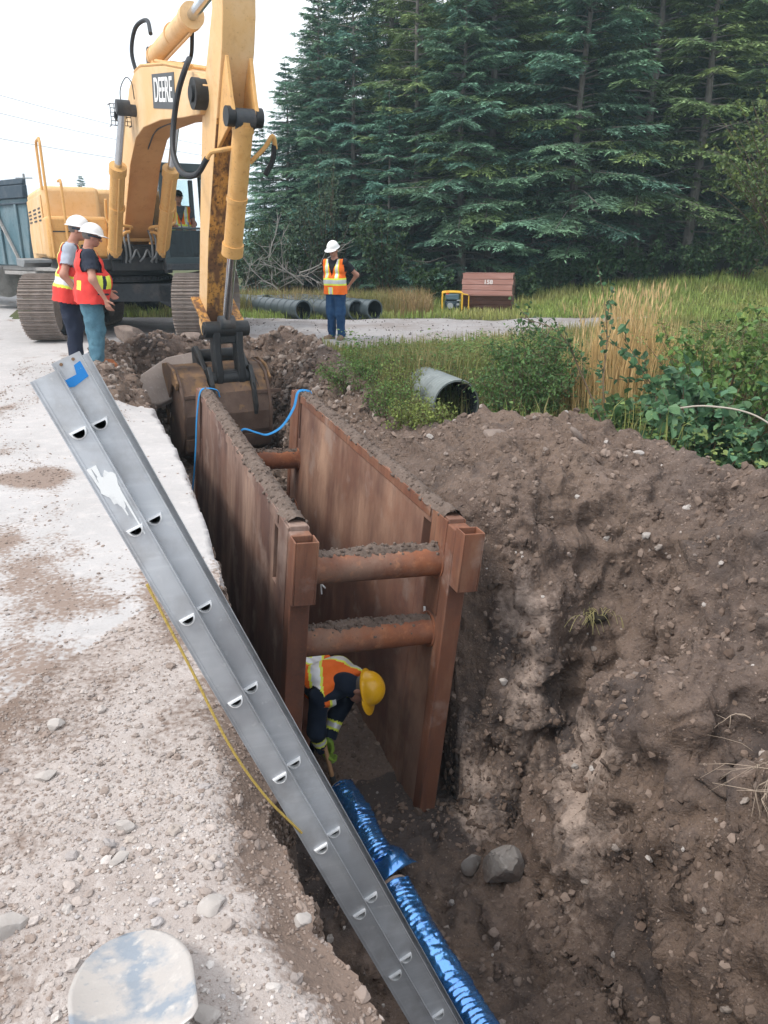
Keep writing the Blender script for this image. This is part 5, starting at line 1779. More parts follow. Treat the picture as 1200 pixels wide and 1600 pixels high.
        b.build("hard_hat", [mats['hat']], root, smooth=50)
    else:
        b = MB()
        b.lathe([(0.092, 0.030), (0.094, 0.05)] + [(0.094 * math.cos(R(t)), 0.05 + 0.085 * math.sin(R(t))) for t in range(15, 90, 15)] + [(1e-6, 0.135)], 24, TM @ Matrix.Translation((0, -0.008, 0)) @ Matrix.Diagonal((0.92, 1.10, 1, 1)))
        b.add([TM @ Vector(p) for p in [(-.07, .06, .045), (.07, .06, .045), (.06, .16, .03), (-.06, .16, .03), (-.07, .06, .036), (.07, .06, .036), (.06, .16, .024), (-.06, .16, .024)]],
              [(0, 1, 2, 3), (7, 6, 5, 4), (0, 4, 5, 1), (1, 5, 6, 2), (2, 6, 7, 3), (3, 7, 4, 0)])
        b.build("cap", [m_cap], root, smooth=50)
    hv = [('e', T(0, -0.022, 0.020), (0.081, 0.088, 0.072), Rm)]
    Vh, Fh = snet(field(hv, 0.01), *pb(hv, 0.02), 0.010)
    ch = (Vh[Fh].mean(1) - hc) @ Rm
    Fh = Fh[(ch[:, 1] < 0.01) & (ch[:, 2] > -0.045)]
    link("hair", np_mesh("hair", Vh, Fh, [mats.get('hair', m_hair)]), root)
    if eyewear:
        b = MB()
        pts = [TM @ Vector((0.086 * math.cos(R(a)), 0.104 * math.sin(R(a)) - 0.004, 0.010)) for a in range(-30, 211, 12)]
        b.tube(pts, 0.011, 6, flat=1.0)
        b.build("safety_glasses", [m_strap], root, smooth=60)
    return root

def stand(lean=0.0, foot=0.10, arms=None, twist=0.0):
    J = dict(pelvis=(0, 0, 0.97), waist=(0, 0.01 + lean * .3, 1.12), chest=(0, 0.0 + lean * .7, 1.31), neck=(0, -0.01 + lean, 1.495), head=(0, 0.04 + lean * 1.3, 1.655),
             hip=[(0.09, 0, 0.93), (-0.09, 0, 0.93)], knee=[(foot, 0.03, 0.50), (-foot, 0.02, 0.50)], ankle=[(foot + .01, 0.0, 0.09), (-foot - .01, 0.0, 0.09)],
             toe=[(foot + 0.045, 0.17, 0.045), (-foot - 0.045, 0.17, 0.045)], shoulder=[(0.185, lean * .85 - 0.01, 1.435), (-0.185, lean * .85 - 0.01, 1.435)],
             elbow=[(0.25, -0.03, 1.15), (-0.25, -0.03, 1.15)], wrist=[(0.25, 0.10, 0.92), (-0.25, 0.10, 0.92)], head_up=(0, 0.15, 1), head_fwd=(0, 1, -0.35))
    if arms: J.update(arms)
    return J

def place(x, y, face, z=None):
    z = ground_z(x, y) if z is None else z
    return Matrix.Translation((x, y, z)) @ Matrix.Rotation(math.atan2(-face[0], face[1]), 4, 'Z')

# two men by the road looking into the pit
person("man in red safety vest and washed blue jeans with white hard hat, arm hanging", place(-3.72, 10.05, (0.90, 0.42)),
       stand(0.05, 0.10, dict(shoulder=[(0.205, 0.03, 1.435), (-0.205, 0.03, 1.435)], elbow=[(0.335, 0.03, 1.15), (-0.30, -0.02, 1.16)], wrist=[(0.345, 0.145, 0.905), (-0.22, 0.24, 0.98)], hand_dir=[(-0.05, 0.2, -0.95), (0.3, 0.5, -0.7)], head_up=(0, 0.24, 1), head_fwd=(-0.1, 1, -0.5))),
       dict(shirt=m_navy, trousers=m_jean, hat=m_hatw, boots=mat("orange_brown_boots", (0.34, 0.12, 0.05), 0.8)), girth=1.30, scale=0.975, wide=1.10, vest='red', eyewear=True, group="men working at the dig", hands=((0.35, (-0.6, 0.6, 0.1)), (0.35, (0.8, 0.2, 0))), vest_len=(-0.13, 0.5))
person("man in red vest with silver band and light grey sleeves standing behind another worker", place(-4.30, 10.85, (0.95, 0.30), 0.03),
       stand(0.12, 0.10, dict(elbow=[(0.30, 0.0, 1.15), (-0.28, 0.0, 1.15)], wrist=[(0.31, 0.14, 0.92), (-0.27, 0.14, 0.92)], head_up=(0, 0.2, 1), head_fwd=(0.05, 1, -0.4))),
       dict(shirt=m_greyshirt, trousers=m_navyp, hat=m_hatw), girth=1.18, wide=1.05, vest='redback', eyewear=True, group="men working at the dig", scale=1.10, longs=False, vest_len=(-0.16, 0.5))
# man on the driveway looking down, hand on his hip
person("man in orange vest and dark jeans standing alone on the driveway, elbow bent behind", place(-0.86, 14.30, (-0.42, -0.90)),
       stand(0.03, 0.095, dict(elbow=[(0.25, -0.05, 1.16), (-0.345, -0.20, 1.21)], wrist=[(0.22, -0.05, 0.95), (-0.185, -0.20, 1.02)], hand_dir=[(0, -0.1, -1), (0.75, 0.05, -0.6)], head_up=(0, 0.38, 1), head_fwd=(0.12, 1, -0.75))),
       dict(shirt=m_blackshirt, trousers=m_jeand, hat=m_hatw), girth=1.0, vest='orange', group="men working at the dig", scale=0.945, hands=((0.35, None), (0.4, (0, 0.6, 0.2))), vest_len=(-0.11, 0.5))
# operator seated in the cab, joints in the excavator's own frame turned to face forward
def operator():
    J = dict(pelvis=(0, 0, 0.0), waist=(0, 0.0, 0.15), chest=(0, -0.01, 0.34), neck=(0, 0.0, 0.52), head=(0.0, 0.05, 0.69),
             hip=[(0.09, 0.03, 0.0), (-0.09, 0.03, 0.0)], knee=[(0.14, 0.44, 0.06), (-0.14, 0.44, 0.06)], ankle=[(0.14, 0.50, -0.34), (-0.14, 0.50, -0.34)],
             toe=[(0.15, 0.66, -0.39), (-0.15, 0.66, -0.39)], shoulder=[(0.185, 0.0, 0.46), (-0.185, 0.0, 0.46)], elbow=[(0.28, 0.06, 0.20), (-0.28, 0.06, 0.20)],
             wrist=[(0.22, 0.30, 0.16), (-0.22, 0.30, 0.16)], head_up=(0, 0.1, 1), head_fwd=(0.0, 1, -0.2))
    M = Matrix.Translation(ex_world(0.45, 0.97, 1.86)) @ Matrix.Rotation(EXA - R(90), 4, 'Z')
    person("machine operator in orange vest and dark cap seated inside the cab", M, J, dict(shirt=mat("slate_shirt", (0.10, 0.115, 0.13), 0.9), trousers=m_navyp, hat=m_hatw), hat='cap', vest='orange', group="men working at the dig", hands=((0.7, None), (0.7, None)), vest_len=(-0.08, 0.5))
operator()
# man bent over in the trench with a short spade
def trench_worker():
    sm = np.array((-0.335, 4.985, -1.43))
    dr = np.array((0.66, -0.70, 0.16)); dr /= np.linalg.norm(dr)
    la = np.cross(dr, (0, 0, 1)); la /= np.linalg.norm(la)                    # his right when facing along dr
    nk = sm + dr * 0.06 + [0, 0, 0.02]
    pe = sm - dr * 0.50 + [0, 0, -0.03]
    zf = ground_z(pe[0], pe[1]) + 0.02
    fx = np.array((pe[0] + 0.05, pe[1] - 0.02))
    w2 = lambda t, dz=0: tuple(pe + (sm - pe) * t + [0, 0, dz])
    hd = np.array((0.60, -0.62, 0)); hd /= np.linalg.norm(hd)
    lx = np.array((-hd[1], hd[0], 0)) * -1
    J = dict(pelvis=tuple(pe), waist=w2(0.32, 0.03), chest=w2(0.72, 0.02), neck=tuple(nk), head=(-0.155, 4.90, -1.425),
             hip=[tuple(pe + lx * 0.09), tuple(pe - lx * 0.09)], knee=[(fx[0] + hd[0] * 0.16 + lx[0] * 0.11, fx[1] + hd[1] * 0.16 + lx[1] * 0.11, zf + 0.50), (fx[0] + hd[0] * 0.02 - lx[0] * 0.11, fx[1] + hd[1] * 0.02 - lx[1] * 0.11, zf + 0.50)],
             ankle=[(fx[0] + hd[0] * 0.10 + lx[0] * 0.13, fx[1] + hd[1] * 0.10 + lx[1] * 0.13, zf + 0.09), (fx[0] - hd[0] * 0.15 - lx[0] * 0.13, fx[1] - hd[1] * 0.15 - lx[1] * 0.13, zf + 0.09)],
             shoulder=[tuple(sm + la * 0.185 + [0, 0, -0.03]), tuple(sm - la * 0.185 + [0, 0, -0.03])],
             elbow=[(-0.505, 4.83, -1.74), (-0.36, 5.09, -1.76)], wrist=[(-0.455, 4.875, -1.935), (-0.42, 4.965, -1.90)],
             hand_dir=[(0.30, 0.0, -0.85), (0.1, -0.2, -0.85)], head_up=(0.88, -0.28, 0.26), head_fwd=(0.25, -0.30, -0.92))
    J['toe'] = [(a[0] + hd[0] * 0.17, a[1] + hd[1] * 0.17, zf + 0.045) for a in J['ankle']]
    M0 = Matrix.Translation((fx[0], fx[1], zf))
    for k, v in list(J.items()):
        if k in ('head_up', 'head_fwd', 'hand_dir'): continue
        sh = np.array((fx[0], fx[1], zf))
        J[k] = tuple(np.array(v) - sh) if not isinstance(v, list) else [tuple(np.array(q) - sh) for q in v]
    person("worker in yellow hard hat and orange vest bent over inside the trench shield", M0, J, dict(shirt=mat("dark_navy_overalls", (0.010, 0.017, 0.034), 0.9), trousers=m_navyp, hat=m_haty), vest='x', group="men working at the dig", longs=True, gloves=True, vox=0.010,
           hands=((0.9, (0.9, 0.3, 0.2)), (0.9, (-0.6, -0.5, 0.2))), vest_len=(-0.10, 0.5))
    # the spade he works with
    h0 = Vector((-0.455, 4.86, -1.83)); h1 = Vector((-0.385, 4.80, -2.13)); h2 = Vector((-0.34, 4.77, -2.33))
    r = empty("spade", loc=h1)
    tag(r, "short wooden handled spade held by the worker beside the blue pipe", "spade")
    b = MB(); b.tube([h0 - h1, h1 - h1], 0.017, 10); b.build("handle", [mat("spade_wood", (0.36, 0.21, 0.11), 0.7)], r)
    b = MB(); b.tube([(h1 - h1) - (h2 - h1) * 0.1, (h2 - h1) * 0.4], 0.021, 10)
    d = (h2 - h1).normalized(); x, y, _ = frame_from(d, (1, 0.4, 0))
    V = []
    for u in (0.35, 0.5, 1.3): V += [(h2 - h1) * u + y * (0.02 if u < .4 else 0.09) * s + x * 0.004 * t for s, t in ((-1, -1), (1, -1), (1, 1), (-1, 1))]
    b.add(V, [(0, 1, 5, 4), (1, 2, 6, 5), (2, 3, 7, 6), (3, 0, 4, 7), (4, 5, 9, 8), (5, 6, 10, 9), (6, 7, 11, 10), (7, 4, 8, 11), (8, 9, 10, 11)])
    b.build("blade", [m_dark], r)
trench_worker()
# ---------------------------------------------------------------- things standing about
m_truck = mat("faded_teal_truck", (0.085, 0.155, 0.185), 0.55, vary=[((2, 2, 0.7), (0.20, 0.25, 0.27), .45, .68, .8), (14, (0.05, 0.085, 0.10), .55, .72, .6)])
m_truckd = mat("dark_truck_rim", (0.035, 0.055, 0.075), 0.6, vary=[(5, (0.09, 0.11, 0.125), .5, .72, .7)])
m_chas = mat("dusty_chassis", (0.33, 0.315, 0.30), 0.8, vary=[(5, (0.2, 0.19, 0.18), .45, .68, .8)])
m_tank = mat("aluminium_tank", (0.52, 0.53, 0.53), 0.4, metal=0.4, vary=[(5, (0.38, 0.38, 0.38), .45, .68, .7)])
m_tyre = mat("tyre_rubber", (0.022, 0.022, 0.024), 0.9, vary=[(7, (0.07, 0.065, 0.06), .5, .72, .7)])

def dump_truck():
    ang = math.atan2(0.62, -0.785)                     # front of the truck points away to the left
    root = empty("dump_truck", loc=(-6.55, 20.2, 0), rz=ang)
    tag(root, "weathered blue grey dump truck standing behind the excavator with cylindrical tank", "truck")
    # local: +x to the front, y left; rear axle at x = 0
    b = MB(); b.box((5.0, 0, 0.92), (11.8, 0.9, 0.26)); b.box((3.0, 1.0, 0.98), (1.6, 0.25, 0.10)); b.box((3.0, 1.02, 1.16), (4.2, 0.10, 0.24))
    b.build("chassis", [m_chas], root, bevel=0.02)
    SH = 3.55
    b = MB(); b.M = Matrix.Translation((SH, 0, -0.12))
    b.prism([(-1.3, 1.30), (4.6, 1.30), (5.0, 2.9), (-1.5, 2.9)], lambda u, v, w_: (u, w_, v), 1.10, 1.18)
    b.prism([(-1.3, 1.30), (4.6, 1.30), (5.0, 2.9), (-1.5, 2.9)], lambda u, v, w_: (u, w_, v), -1.18, -1.10)
    b.box((1.65, 0, 1.32), (5.9, 2.2, 0.08)); b.box((4.78, 0, 2.2), (0.1, 2.2, 1.5), rot=(0, R(-14), 0)); b.box((-1.4, 0, 2.1), (0.08, 2.2, 1.6), rot=(0, R(7), 0))
    body = b.build("dump_body", [m_truck], root, bevel=0.015)
    for x in np.arange(-1.0, 4.6, 0.93):
        b = MB(); b.M = Matrix.Translation((SH, 0, -0.12)); b.box((x, 1.21, 2.05), (0.10, 0.06, 1.45)); b.build("side_rib", [m_truck], body, bevel=0.012)
    b = MB(); b.M = Matrix.Translation((SH, 0, -0.12)); b.box((1.75, 1.20, 3.05), (6.6, 0.14, 0.30)); b.box((1.75, -1.20, 3.05), (6.6, 0.14, 0.30)); b.box((1.75, 1.16, 3.28), (6.5, 0.10, 0.14), rot=(R(8), 0, 0)); b.box((1.75, 1.215, 2.78), (6.6, 0.06, 0.05))
    b.build("top_rail", [m_truckd], body, bevel=0.02)
    b = MB(); b.M = Matrix.Translation((SH, 0, 0)); b.bar((0.1, 1.25, 2.62), (-1.0, 1.25, 1.15), 0.06, 0.05); b.build("brace", [m_chas], body)
    b = MB(); b.cyl((4.15, 1.05, 0.66), (5.45, 1.05, 0.66), 0.33, 26); b.cyl((4.13, 1.05, 0.66), (4.17, 1.05, 0.66), 0.30, 26)
    for x in (4.5, 5.1): b.cyl((x - .03, 1.05, 0.66), (x + .03, 1.05, 0.66), 0.338, 26)
    b.build("fuel_tank", [m_tank], root, bevel=0.02)
    b = MB(); b.cyl((3.96, 1.0, 0.72), (4.0, 1.0, 0.72), 0.40, 26); b.build("tank_guard", [m_chas], root)
    wp = [(0.10, -0.14), (0.26, -0.15), (0.30, -0.12), (0.44, -0.15), (0.51, -0.11), (0.52, 0.0), (0.51, 0.11), (0.44, 0.15), (0.30, 0.12), (0.26, 0.10), (0.10, 0.08)]
    first = None
    for x in (0.0, 1.35, 9.6):
        for y in ((-1.02, -0.70, 0.70, 1.02) if x < 3 else (-1.0, 1.0)):
            if first is None:
                b = MB(); b.lathe(wp, 28, Matrix.Rotation(R(90), 4, 'X')); first = b.build("wheel", [m_tyre], root)
                o = first
                b = MB(); b.lathe([(0.001, 0.05), (0.09, 0.05), (0.12, -0.06), (0.27, -0.11), (0.27, 0.10)], 24, Matrix.Rotation(R(-90), 4, 'X')); rim = b.build("rim", [m_chas], o)
            else:
                o = copy_tree(first, root)
            o.location = (x, y, 0.52)
    # cab out of frame, kept simple but whole
    b = MB(); b.prism([(8.75, 1.0), (10.9, 1.0), (10.9, 1.9), (10.4, 2.0), (10.1, 2.85), (8.75, 2.9)], lambda u, v, w_: (u, w_, v), -1.1, 1.1); cb = b.build("cab", [m_truck], root, bevel=0.05)
    b = MB(); b.prism([(9.0, 2.0), (10.2, 2.0), (10.0, 2.6), (9.0, 2.65)], lambda u, v, w_: (u, w_, v), 1.101, 1.112); b.build("window", [m_glass_d], cb)
dump_truck()

# ---- brown plank bin, eight-sided in section
def plank_bin():
    root = empty("wooden_bin", loc=(2.72, 20.75, ground_z(2.72, 20.75)), rz=R(-13))
    tag(root, "brown octagonal bin built of planks on the grass, white number on its sloping lid", "wooden bin")
    m_pk = mat("brown_painted_plank", (0.115, 0.055, 0.043), 0.7, vary=[((2, 14, 14), (0.16, 0.082, 0.068), .45, .68, .8), (30, (0.06, 0.032, 0.028), .55, .72, .6)], bump=[((4, 60, 60), 0.25, 3, 0.01)])
    m_pkl = mat("faded_lid_plank", (0.235, 0.115, 0.090), 0.75, vary=[((2, 14, 14), (0.30, 0.165, 0.14), .45, .68, .8)], bump=[((4, 60, 60), 0.25, 3, 0.01)])
    m_pke = mat("dark_end_plank", (0.115, 0.080, 0.062), 0.8, vary=[((14, 2, 14), (0.17, 0.125, 0.10), .45, .68, .8)])
    W, D, H_ = 1.20, 1.25, 0.98
    pr = [(-0.34, 0.0), (-0.52, 0.44), (-0.30, 0.96), (0.26, 0.96), (0.56, 0.46), (0.38, 0.0)]      # y, z section
    xs = 0.64
    b = MB()
    b.prism([(y * 0.95, 0.02 + z * 0.96) for y, z in pr], lambda u, v, w_: (w_, u, v), -xs + 0.03, xs - 0.03)
    b.build("carcass", [m_dark], root)
    def face(p, q, n, m, nm):
        p, q = Vector((0, *p)), Vector((0, *q))
        d = (q - p); nn = Vector((0, -d.z, d.y)).normalized()
        if nn.dot(Vector((0, (p.y + q.y) / 2, (p.z + q.z) / 2 - 0.48))) < 0: nn = -nn
        for i in range(n):
            a = p + d * (i / n) + d.normalized() * 0.006; c = p + d * ((i + 1) / n) - d.normalized() * 0.006
            k = MB(); o = nn * (0.012 + random.uniform(0, 0.006))
            ex = xs + random.uniform(-0.01, 0.015)
            V = [a - nn * 0.01, c - nn * 0.01, c + o, a + o]
            V = [v + Vector((-ex, 0, 0)) for v in V] + [v + Vector((ex, 0, 0)) for v in V]
            k.add(V, [(0, 1, 2, 3), (7, 6, 5, 4), (0, 4, 5, 1), (1, 5, 6, 2), (2, 6, 7, 3), (3, 7, 4, 0)])
            k.build(nm, [m], root, smooth=0)
    face(pr[0], pr[1], 4, m_pk, "plank"); face(pr[1], pr[2], 4, m_pkl, "lid_plank"); face(pr[2], pr[3], 4, m_pkl, "lid_plank"); face(pr[3], pr[4], 4, m_pkl, "lid_plank"); face(pr[4], pr[5], 4, m_pk, "plank")
    ys = lambda z, s: np.interp(z, [0, 0.44, 0.96], [-0.34, -0.52, -0.30]) if s < 0 else np.interp(z, [0, 0.46, 0.96], [0.38, 0.56, 0.26])
    for sx in (-1, 1):
        n = 9
        for i in range(n):
            z0, z1 = 0.96 * i / n + 0.007, 0.96 * (i + 1) / n - 0.007
            k = MB(); t = random.uniform(0.015, 0.028)
            x0, x1 = sx * (xs - 0.03), sx * (xs - 0.03 + t)
            q = [(ys(z0, -1), z0), (ys(z0, 1), z0), (ys(z1, 1), z1), (ys(z1, -1), z1)]
            k.prism(q, lambda u, v, w_: (w_, u, v), x0, x1)
            k.build("end_plank", [m_pke], root, smooth=0)
    b = MB(); b.box((0, -0.545, 0.455), (1.33, 0.03, 0.035)); b.build("rail", [m_pkl], root)
    a = math.atan2(0.52, 0.22)
    nrm = Vector((0, -math.sin(a), math.cos(a)))
    c = Vector((0.02, -0.385, 0.755)) + nrm * 0.021
    TM = Matrix.Translation(c) @ Matrix.Rotation(a, 4, 'X')
    text_mesh("painted_number", "158", 0.155, 0.002, mat("worn_white_number", (0.50, 0.46, 0.44), 0.8), root, TM, bold=0.004)
    text_mesh("painted_mark", "~", 0.16, 0.002, m_white, root, Matrix.Translation((0, -0.12, -0.18)) @ Matrix.Translation((0, 0.09, -0.02)) @ TM, bold=0.002)
plank_bin()

def generator():
    x, y = 1.76, 20.55
    root = empty("generator", loc=(x, y, ground_z(x, y) + 0.01), rz=R(-4))
    tag(root, "yellow framed portable generator on the grass beside the brown bin", "generator")
    m_y = mat("generator_yellow", (0.72, 0.42, 0.045), 0.45); m_b = mat("engine_dark_blue", (0.03, 0.05, 0.065), 0.5, vary=[(20, (0.09, 0.11, 0.12), .5, .7, .7)])
    m_r = mat("red_cap", (0.6, 0.06, 0.03), 0.5)
    m_g = mat("engine_grey", (0.30, 0.32, 0.33), 0.5)
    for yy in (-0.24, 0.24):
        b = MB(); b.tube(smooth_path([(-0.25, yy, 0.0), (-0.25, yy, 0.42), (-0.20, yy, 0.49), (0.20, yy, 0.49), (0.25, yy, 0.42), (0.25, yy, 0.0)], 5), 0.021, 8); b.build("frame", [m_y], root)
    for xx in (-0.25, 0.25):
        for z in (0.02, 0.46):
            b = MB(); b.cyl((xx, -0.24, z), (xx, 0.24, z), 0.018, 8); b.build("frame_bar", [m_y], root)
    b = MB(); b.cyl((0.25, -0.24, 0.46), (0.42, -0.2, 0.43), 0.016, 8); b.cyl((0.42, -0.2, 0.43), (0.42, -0.2, 0.02), 0.016, 8); b.build("handle", [m_y], root)
    b = MB(); b.box((0, 0, 0.16), (0.38, 0.40, 0.24)); b.cyl((-0.05, -0.28, 0.17), (-0.05, 0.1, 0.17), 0.105, 18); b.build("engine", [m_b], root, bevel=0.02)
    b = MB(); b.cyl((-0.05, -0.295, 0.17), (-0.05, -0.28, 0.17), 0.075, 18); b.box((0.15, -0.22, 0.2), (0.07, 0.03, 0.05)); b.box((0.16, -0.22, 0.30), (0.09, 0.03, 0.03)); b.build("recoil_cover", [m_g], root)
    b = MB(); b.box((0, 0, 0.37), (0.36, 0.42, 0.14)); b.build("fuel_tank", [mat("tank_blue_grey", (0.10, 0.16, 0.19), 0.4)], root, bevel=0.04)
    b = MB(); b.cyl((-0.12, -0.05, 0.44), (-0.12, -0.05, 0.52), 0.04, 14); b.build("fuel_cap", [m_r], root)
generator()

# ---- stack of black drain pipes beyond the driveway
m_pipe = mat("black_plastic_pipe", (0.052, 0.070, 0.078), 0.38, spec=0.5, vary=[(4, (0.09, 0.11, 0.12), .48, .7, .7), (25, (0.16, 0.155, 0.14), .62, .75, .5)])
m_pipe_in = mat("pipe_inside", (0.018, 0.022, 0.026), 0.7)
def black_pipes():
    ends = [(-1.92, 18.85), (-1.05, 18.75), (-0.66, 18.82), (-0.22, 18.78)]
    labs = ["longest dark drain pipe of the stack, left of the standing man, open end towards us", "dark drain pipe partly hidden behind the standing man in orange vest",
            "dark drain pipe just beside the standing man, second from the outer end of the stack", "outermost dark drain pipe of the stack beside the dry grass"]
    r0 = 0.222
    for i, (x, y) in enumerate(ends):
        root = empty("drain_pipe", loc=(x, y, ground_z(x, y) + r0))
        tag(root, labs[i], "pipe", "dark drain pipes lying beyond the driveway")
        d = Vector((-0.62, 0.78, 0)).normalized() * (3.4 if i else 2.6)
        b = MB(); b.ring((0, 0, 0), d, r0, r0 - 0.022, 32, 0, 1)
        b.build("barrel", [m_pipe, m_pipe_in], root)
        b = MB()
        u = d.normalized()
        for k in range(int(d.length / 0.30)):
            b.ring(u * (0.25 + 0.30 * k), u * (0.29 + 0.30 * k), r0 + 0.008, r0 - 0.004, 28)
        b.build("rib", [m_pipe], root)
        b = MB(); b.ring(u * -0.004, u * 0.05, r0 + 0.014, r0 - 0.010, 32); b.build("end_collar", [m_pipe], root)
    root = empty("drain_pipe", loc=(-3.05, 20.6, ground_z(-3.05, 20.6) + r0))
    tag(root, "far dark drain pipe at the back of the stack whose blunt end points away left", "pipe", "dark drain pipes lying beyond the driveway")
    d = Vector((-0.62, 0.5, 0)).normalized() * 2.2
    b = MB(); b.ring((0, 0, 0), d, r0 * 0.95, r0 - 0.03, 32, 0, 1); b.build("barrel", [m_pipe, m_pipe_in], root)
    b = MB(); b.ring(d.normalized() * -0.01, d.normalized() * 0.12, r0 + 0.012, r0 - 0.015, 32); b.build("end_collar", [m_pipe], root)
black_pipes()

# ---- old culvert under the driveway
def culvert():
    m_c = mat("weathered_culvert", (0.20, 0.225, 0.225), 0.55, vary=[(4, (0.13, 0.15, 0.155), .42, .66, .8), (20, (0.36, 0.38, 0.37), .58, .74, .6)])
    a = Vector((0.92, 9.70, -0.27)); d = Vector((-0.36, 0.93, 0.02)).normalized()
    root = empty("culvert_pipe", loc=a)
    tag(root, "corrugated culvert pipe end poking out of the weedy bank above the spoil", "culvert")
    n, L = 34, 24
    x, y, _ = frame_from(d)
    V, F = [], []
    for side in (0, 1):
        for i in range(L * 2):
            s = i * 0.022
            r = 0.325 + 0.009 * math.sin(2 * math.pi * s / 0.075) - side * 0.022
            for j in range(n):
                t = 2 * math.pi * j / n
                V.append(d * s + x * math.cos(t) * r + y * math.sin(t) * r)
    k = L * 2
    for side in (0, 1):
        o = side * k * n
        for i in range(k - 1):
            for j in range(n): F.append((o + i * n + j, o + i * n + (j + 1) % n, o + (i + 1) * n + (j + 1) % n, o + (i + 1) * n + j))
    for j in range(n): F.append((j, k * n + j, k * n + (j + 1) % n, (j + 1) % n))
    b = MB(); b.add(V, F, 0)
    b.m = [0] * ((k - 1) * n) + [1] * ((k - 1) * n) + [0] * n
    b.build("barrel", [m_c, m_pipe_in], root, smooth=60, fix=False)
culvert()

# ---- overhead wires and a far pole
m_wire = mat("grey_wire", (0.16, 0.17, 0.18), 0.6)
def wire(label, pts, r, sag):
    a, b_ = Vector(pts[0]), Vector(pts[1])
    P = [a.lerp(b_, i / 24) - Vector((0, 0, sag * 4 * (i / 24) * (1 - i / 24))) for i in range(25)]
    b = MB(); b.tube(P, r, 5)
    tag(b.build("overhead_wire", [m_wire], None, smooth=60), label, "wire", "overhead wires")
wire("upper faint overhead wire crossing the white sky left of the excavator", ((-26, 26, 10.2), (-13, 62, 8.6)), 0.014, 0.5)
wire("middle faint overhead wire crossing the white sky left of the excavator", ((-26, 26, 9.2), (-13, 62, 7.9)), 0.014, 0.5)
wire("lowest faint overhead wire crossing the white sky left of the excavator", ((-26, 26, 7.6), (-13, 62, 6.9)), 0.014, 0.4)
def guy():
    m_cl = mat("pale_clamp", (0.5, 0.55, 0.58), 0.5)
    a = Vector((2.42, 13.8, 5.42)); e = Vector((4.1, 12.6, 6.55))
    root = empty("guy_wire", loc=a)
    tag(root, "pale guy wire with tapered clamp end slanting in front of the dark tree tops", "wire")
    b = MB(); b.tube([Vector((0, 0, 0)), e - a], 0.013, 6); b.build("strand", [mat("pale_strand", (0.42, 0.46, 0.48), 0.5)], root)
    d = (e - a).normalized()
    b = MB(); b.tube([d * -0.20, d * -0.08, d * 0.05, d * 0.14], [0.012, 0.042, 0.045, 0.016], 10); b.build("clamp", [m_cl], root)
guy()
b = MB(); b.tube([(-34.5, 80, 0), (-34.5, 80, 8.2)], [0.16, 0.11], 8); b.box((-34.5, 80, 7.8), (1.6, 0.1, 0.1))
tag(b.build("utility_pole", [mat("grey_pole_wood", (0.22, 0.21, 0.20), 0.9)]), "slim grey utility pole far away above the dump truck", "utility pole")

# ---------------------------------------------------------------- stones and slabs one can pick out
m_stone = mat("pale_grey_stone", (0.40, 0.365, 0.34), 0.85, vary=[(7, (0.29, 0.26, 0.24), .42, .66, .8), (40, (0.50, 0.47, 0.45), .55, .74, .6)], bump=[(25, 0.3, 5, 0.01)])
m_stone_b = mat("brown_stone", (0.21, 0.165, 0.14), 0.9, vary=[(7, (0.14, 0.105, 0.09), .42, .66, .8), (40, (0.32, 0.27, 0.24), .55, .74, .6)], bump=[(25, 0.4, 5, 0.01)])
m_boul = mat("grey_boulder", (0.235, 0.215, 0.20), 0.9, vary=[(4, (0.15, 0.125, 0.11), .42, .64, .9), (18, (0.34, 0.32, 0.30), .54, .72, .7), (2, (0.16, 0.11, 0.085), .55, .7, .7)], bump=[(18, 0.45, 6, 0.02)])
def rock(name, loc, size, seed, m, label, cat, group=None, rot=(0, 0, 0), ang=0.5, sub=3):
    V, F = ico(sub)
    g = np.random.default_rng(seed)
    # cut by random planes for facets, then roughen
    for _ in range(15):
        n = g.normal(size=3); n /= np.linalg.norm(n)
        d = g.uniform(0.50, 0.86)
        k = V @ n
        V = V - np.outer(np.maximum(0, k - d), n) * ang * 2.0
    V = V * (1 + 0.07 * fbm(V + seed, 1.6, 3)[:, None]) * np.array(size)
    V = V + 0.02 * min(size) * np.stack([perlin(V * 14 / max(size) + seed), perlin(V * 14 / max(size) + 5), perlin(V * 14 / max(size) + 9)], -1) * 3
    o = link(name, np_mesh(name, V, F, [m], smooth=True, sharp=R(24)))
    o.location = loc; o.rotation_euler = rot
    tag(o, label, cat, group)
    return o
G_ST = "loose stones lying about the dig"
def gst(x, y, size, seed, m, label, rot=(0, 0, 0), up=0.35, name="stone"):
    rock(name, (x, y, ground_z(x, y) + size[2] * up), size, seed, m, label, "stone", G_ST, rot)
# stones placed one by one
gst(-0.78, 1.87, (.036, .030, .024), 1, m_stone, "smooth egg shaped pale stone on the gravel, the roundest near the middle")
gst(-0.75, 1.745, (.038, .022, .016), 2, m_stone, "flat pale wedge stone just in front of the smooth egg shaped one", (0, 0, .6))
gst(-0.97, 1.50, (.075, .045, .032), 3, m_stone, "large flat pale stone at the left edge of the gravel behind the shovel blade", (0, .15, .7))
gst(-1.19, 2.37, (.038, .028, .026), 4, m_stone, "pyramid shaped grey stone where gravel meets the brown dirt", (.2, 0, .4))
gst(-0.22, 1.57, (.036, .027, .022), 5, m_stone, "angular pale stone on brown dirt near the ladder side of the gravel", (.3, .2, 1))
gst(-1.11, 2.10, (.042, .028, .020), 6, m_stone, "blocky pale stone lying left of the wedge stones on the gravel", (0, 0, .3))
gst(-0.46, 1.58, (.050, .036, .022), 7, m_stone, "broad flat pale slab stone half sunk in gravel beyond the shovel", (0, 0, 1.2), 0.1)
gst(-0.40, 1.27, (.034, .030, .026), 8, m_stone, "rounded pale stone touching the corner of the shovel blade")
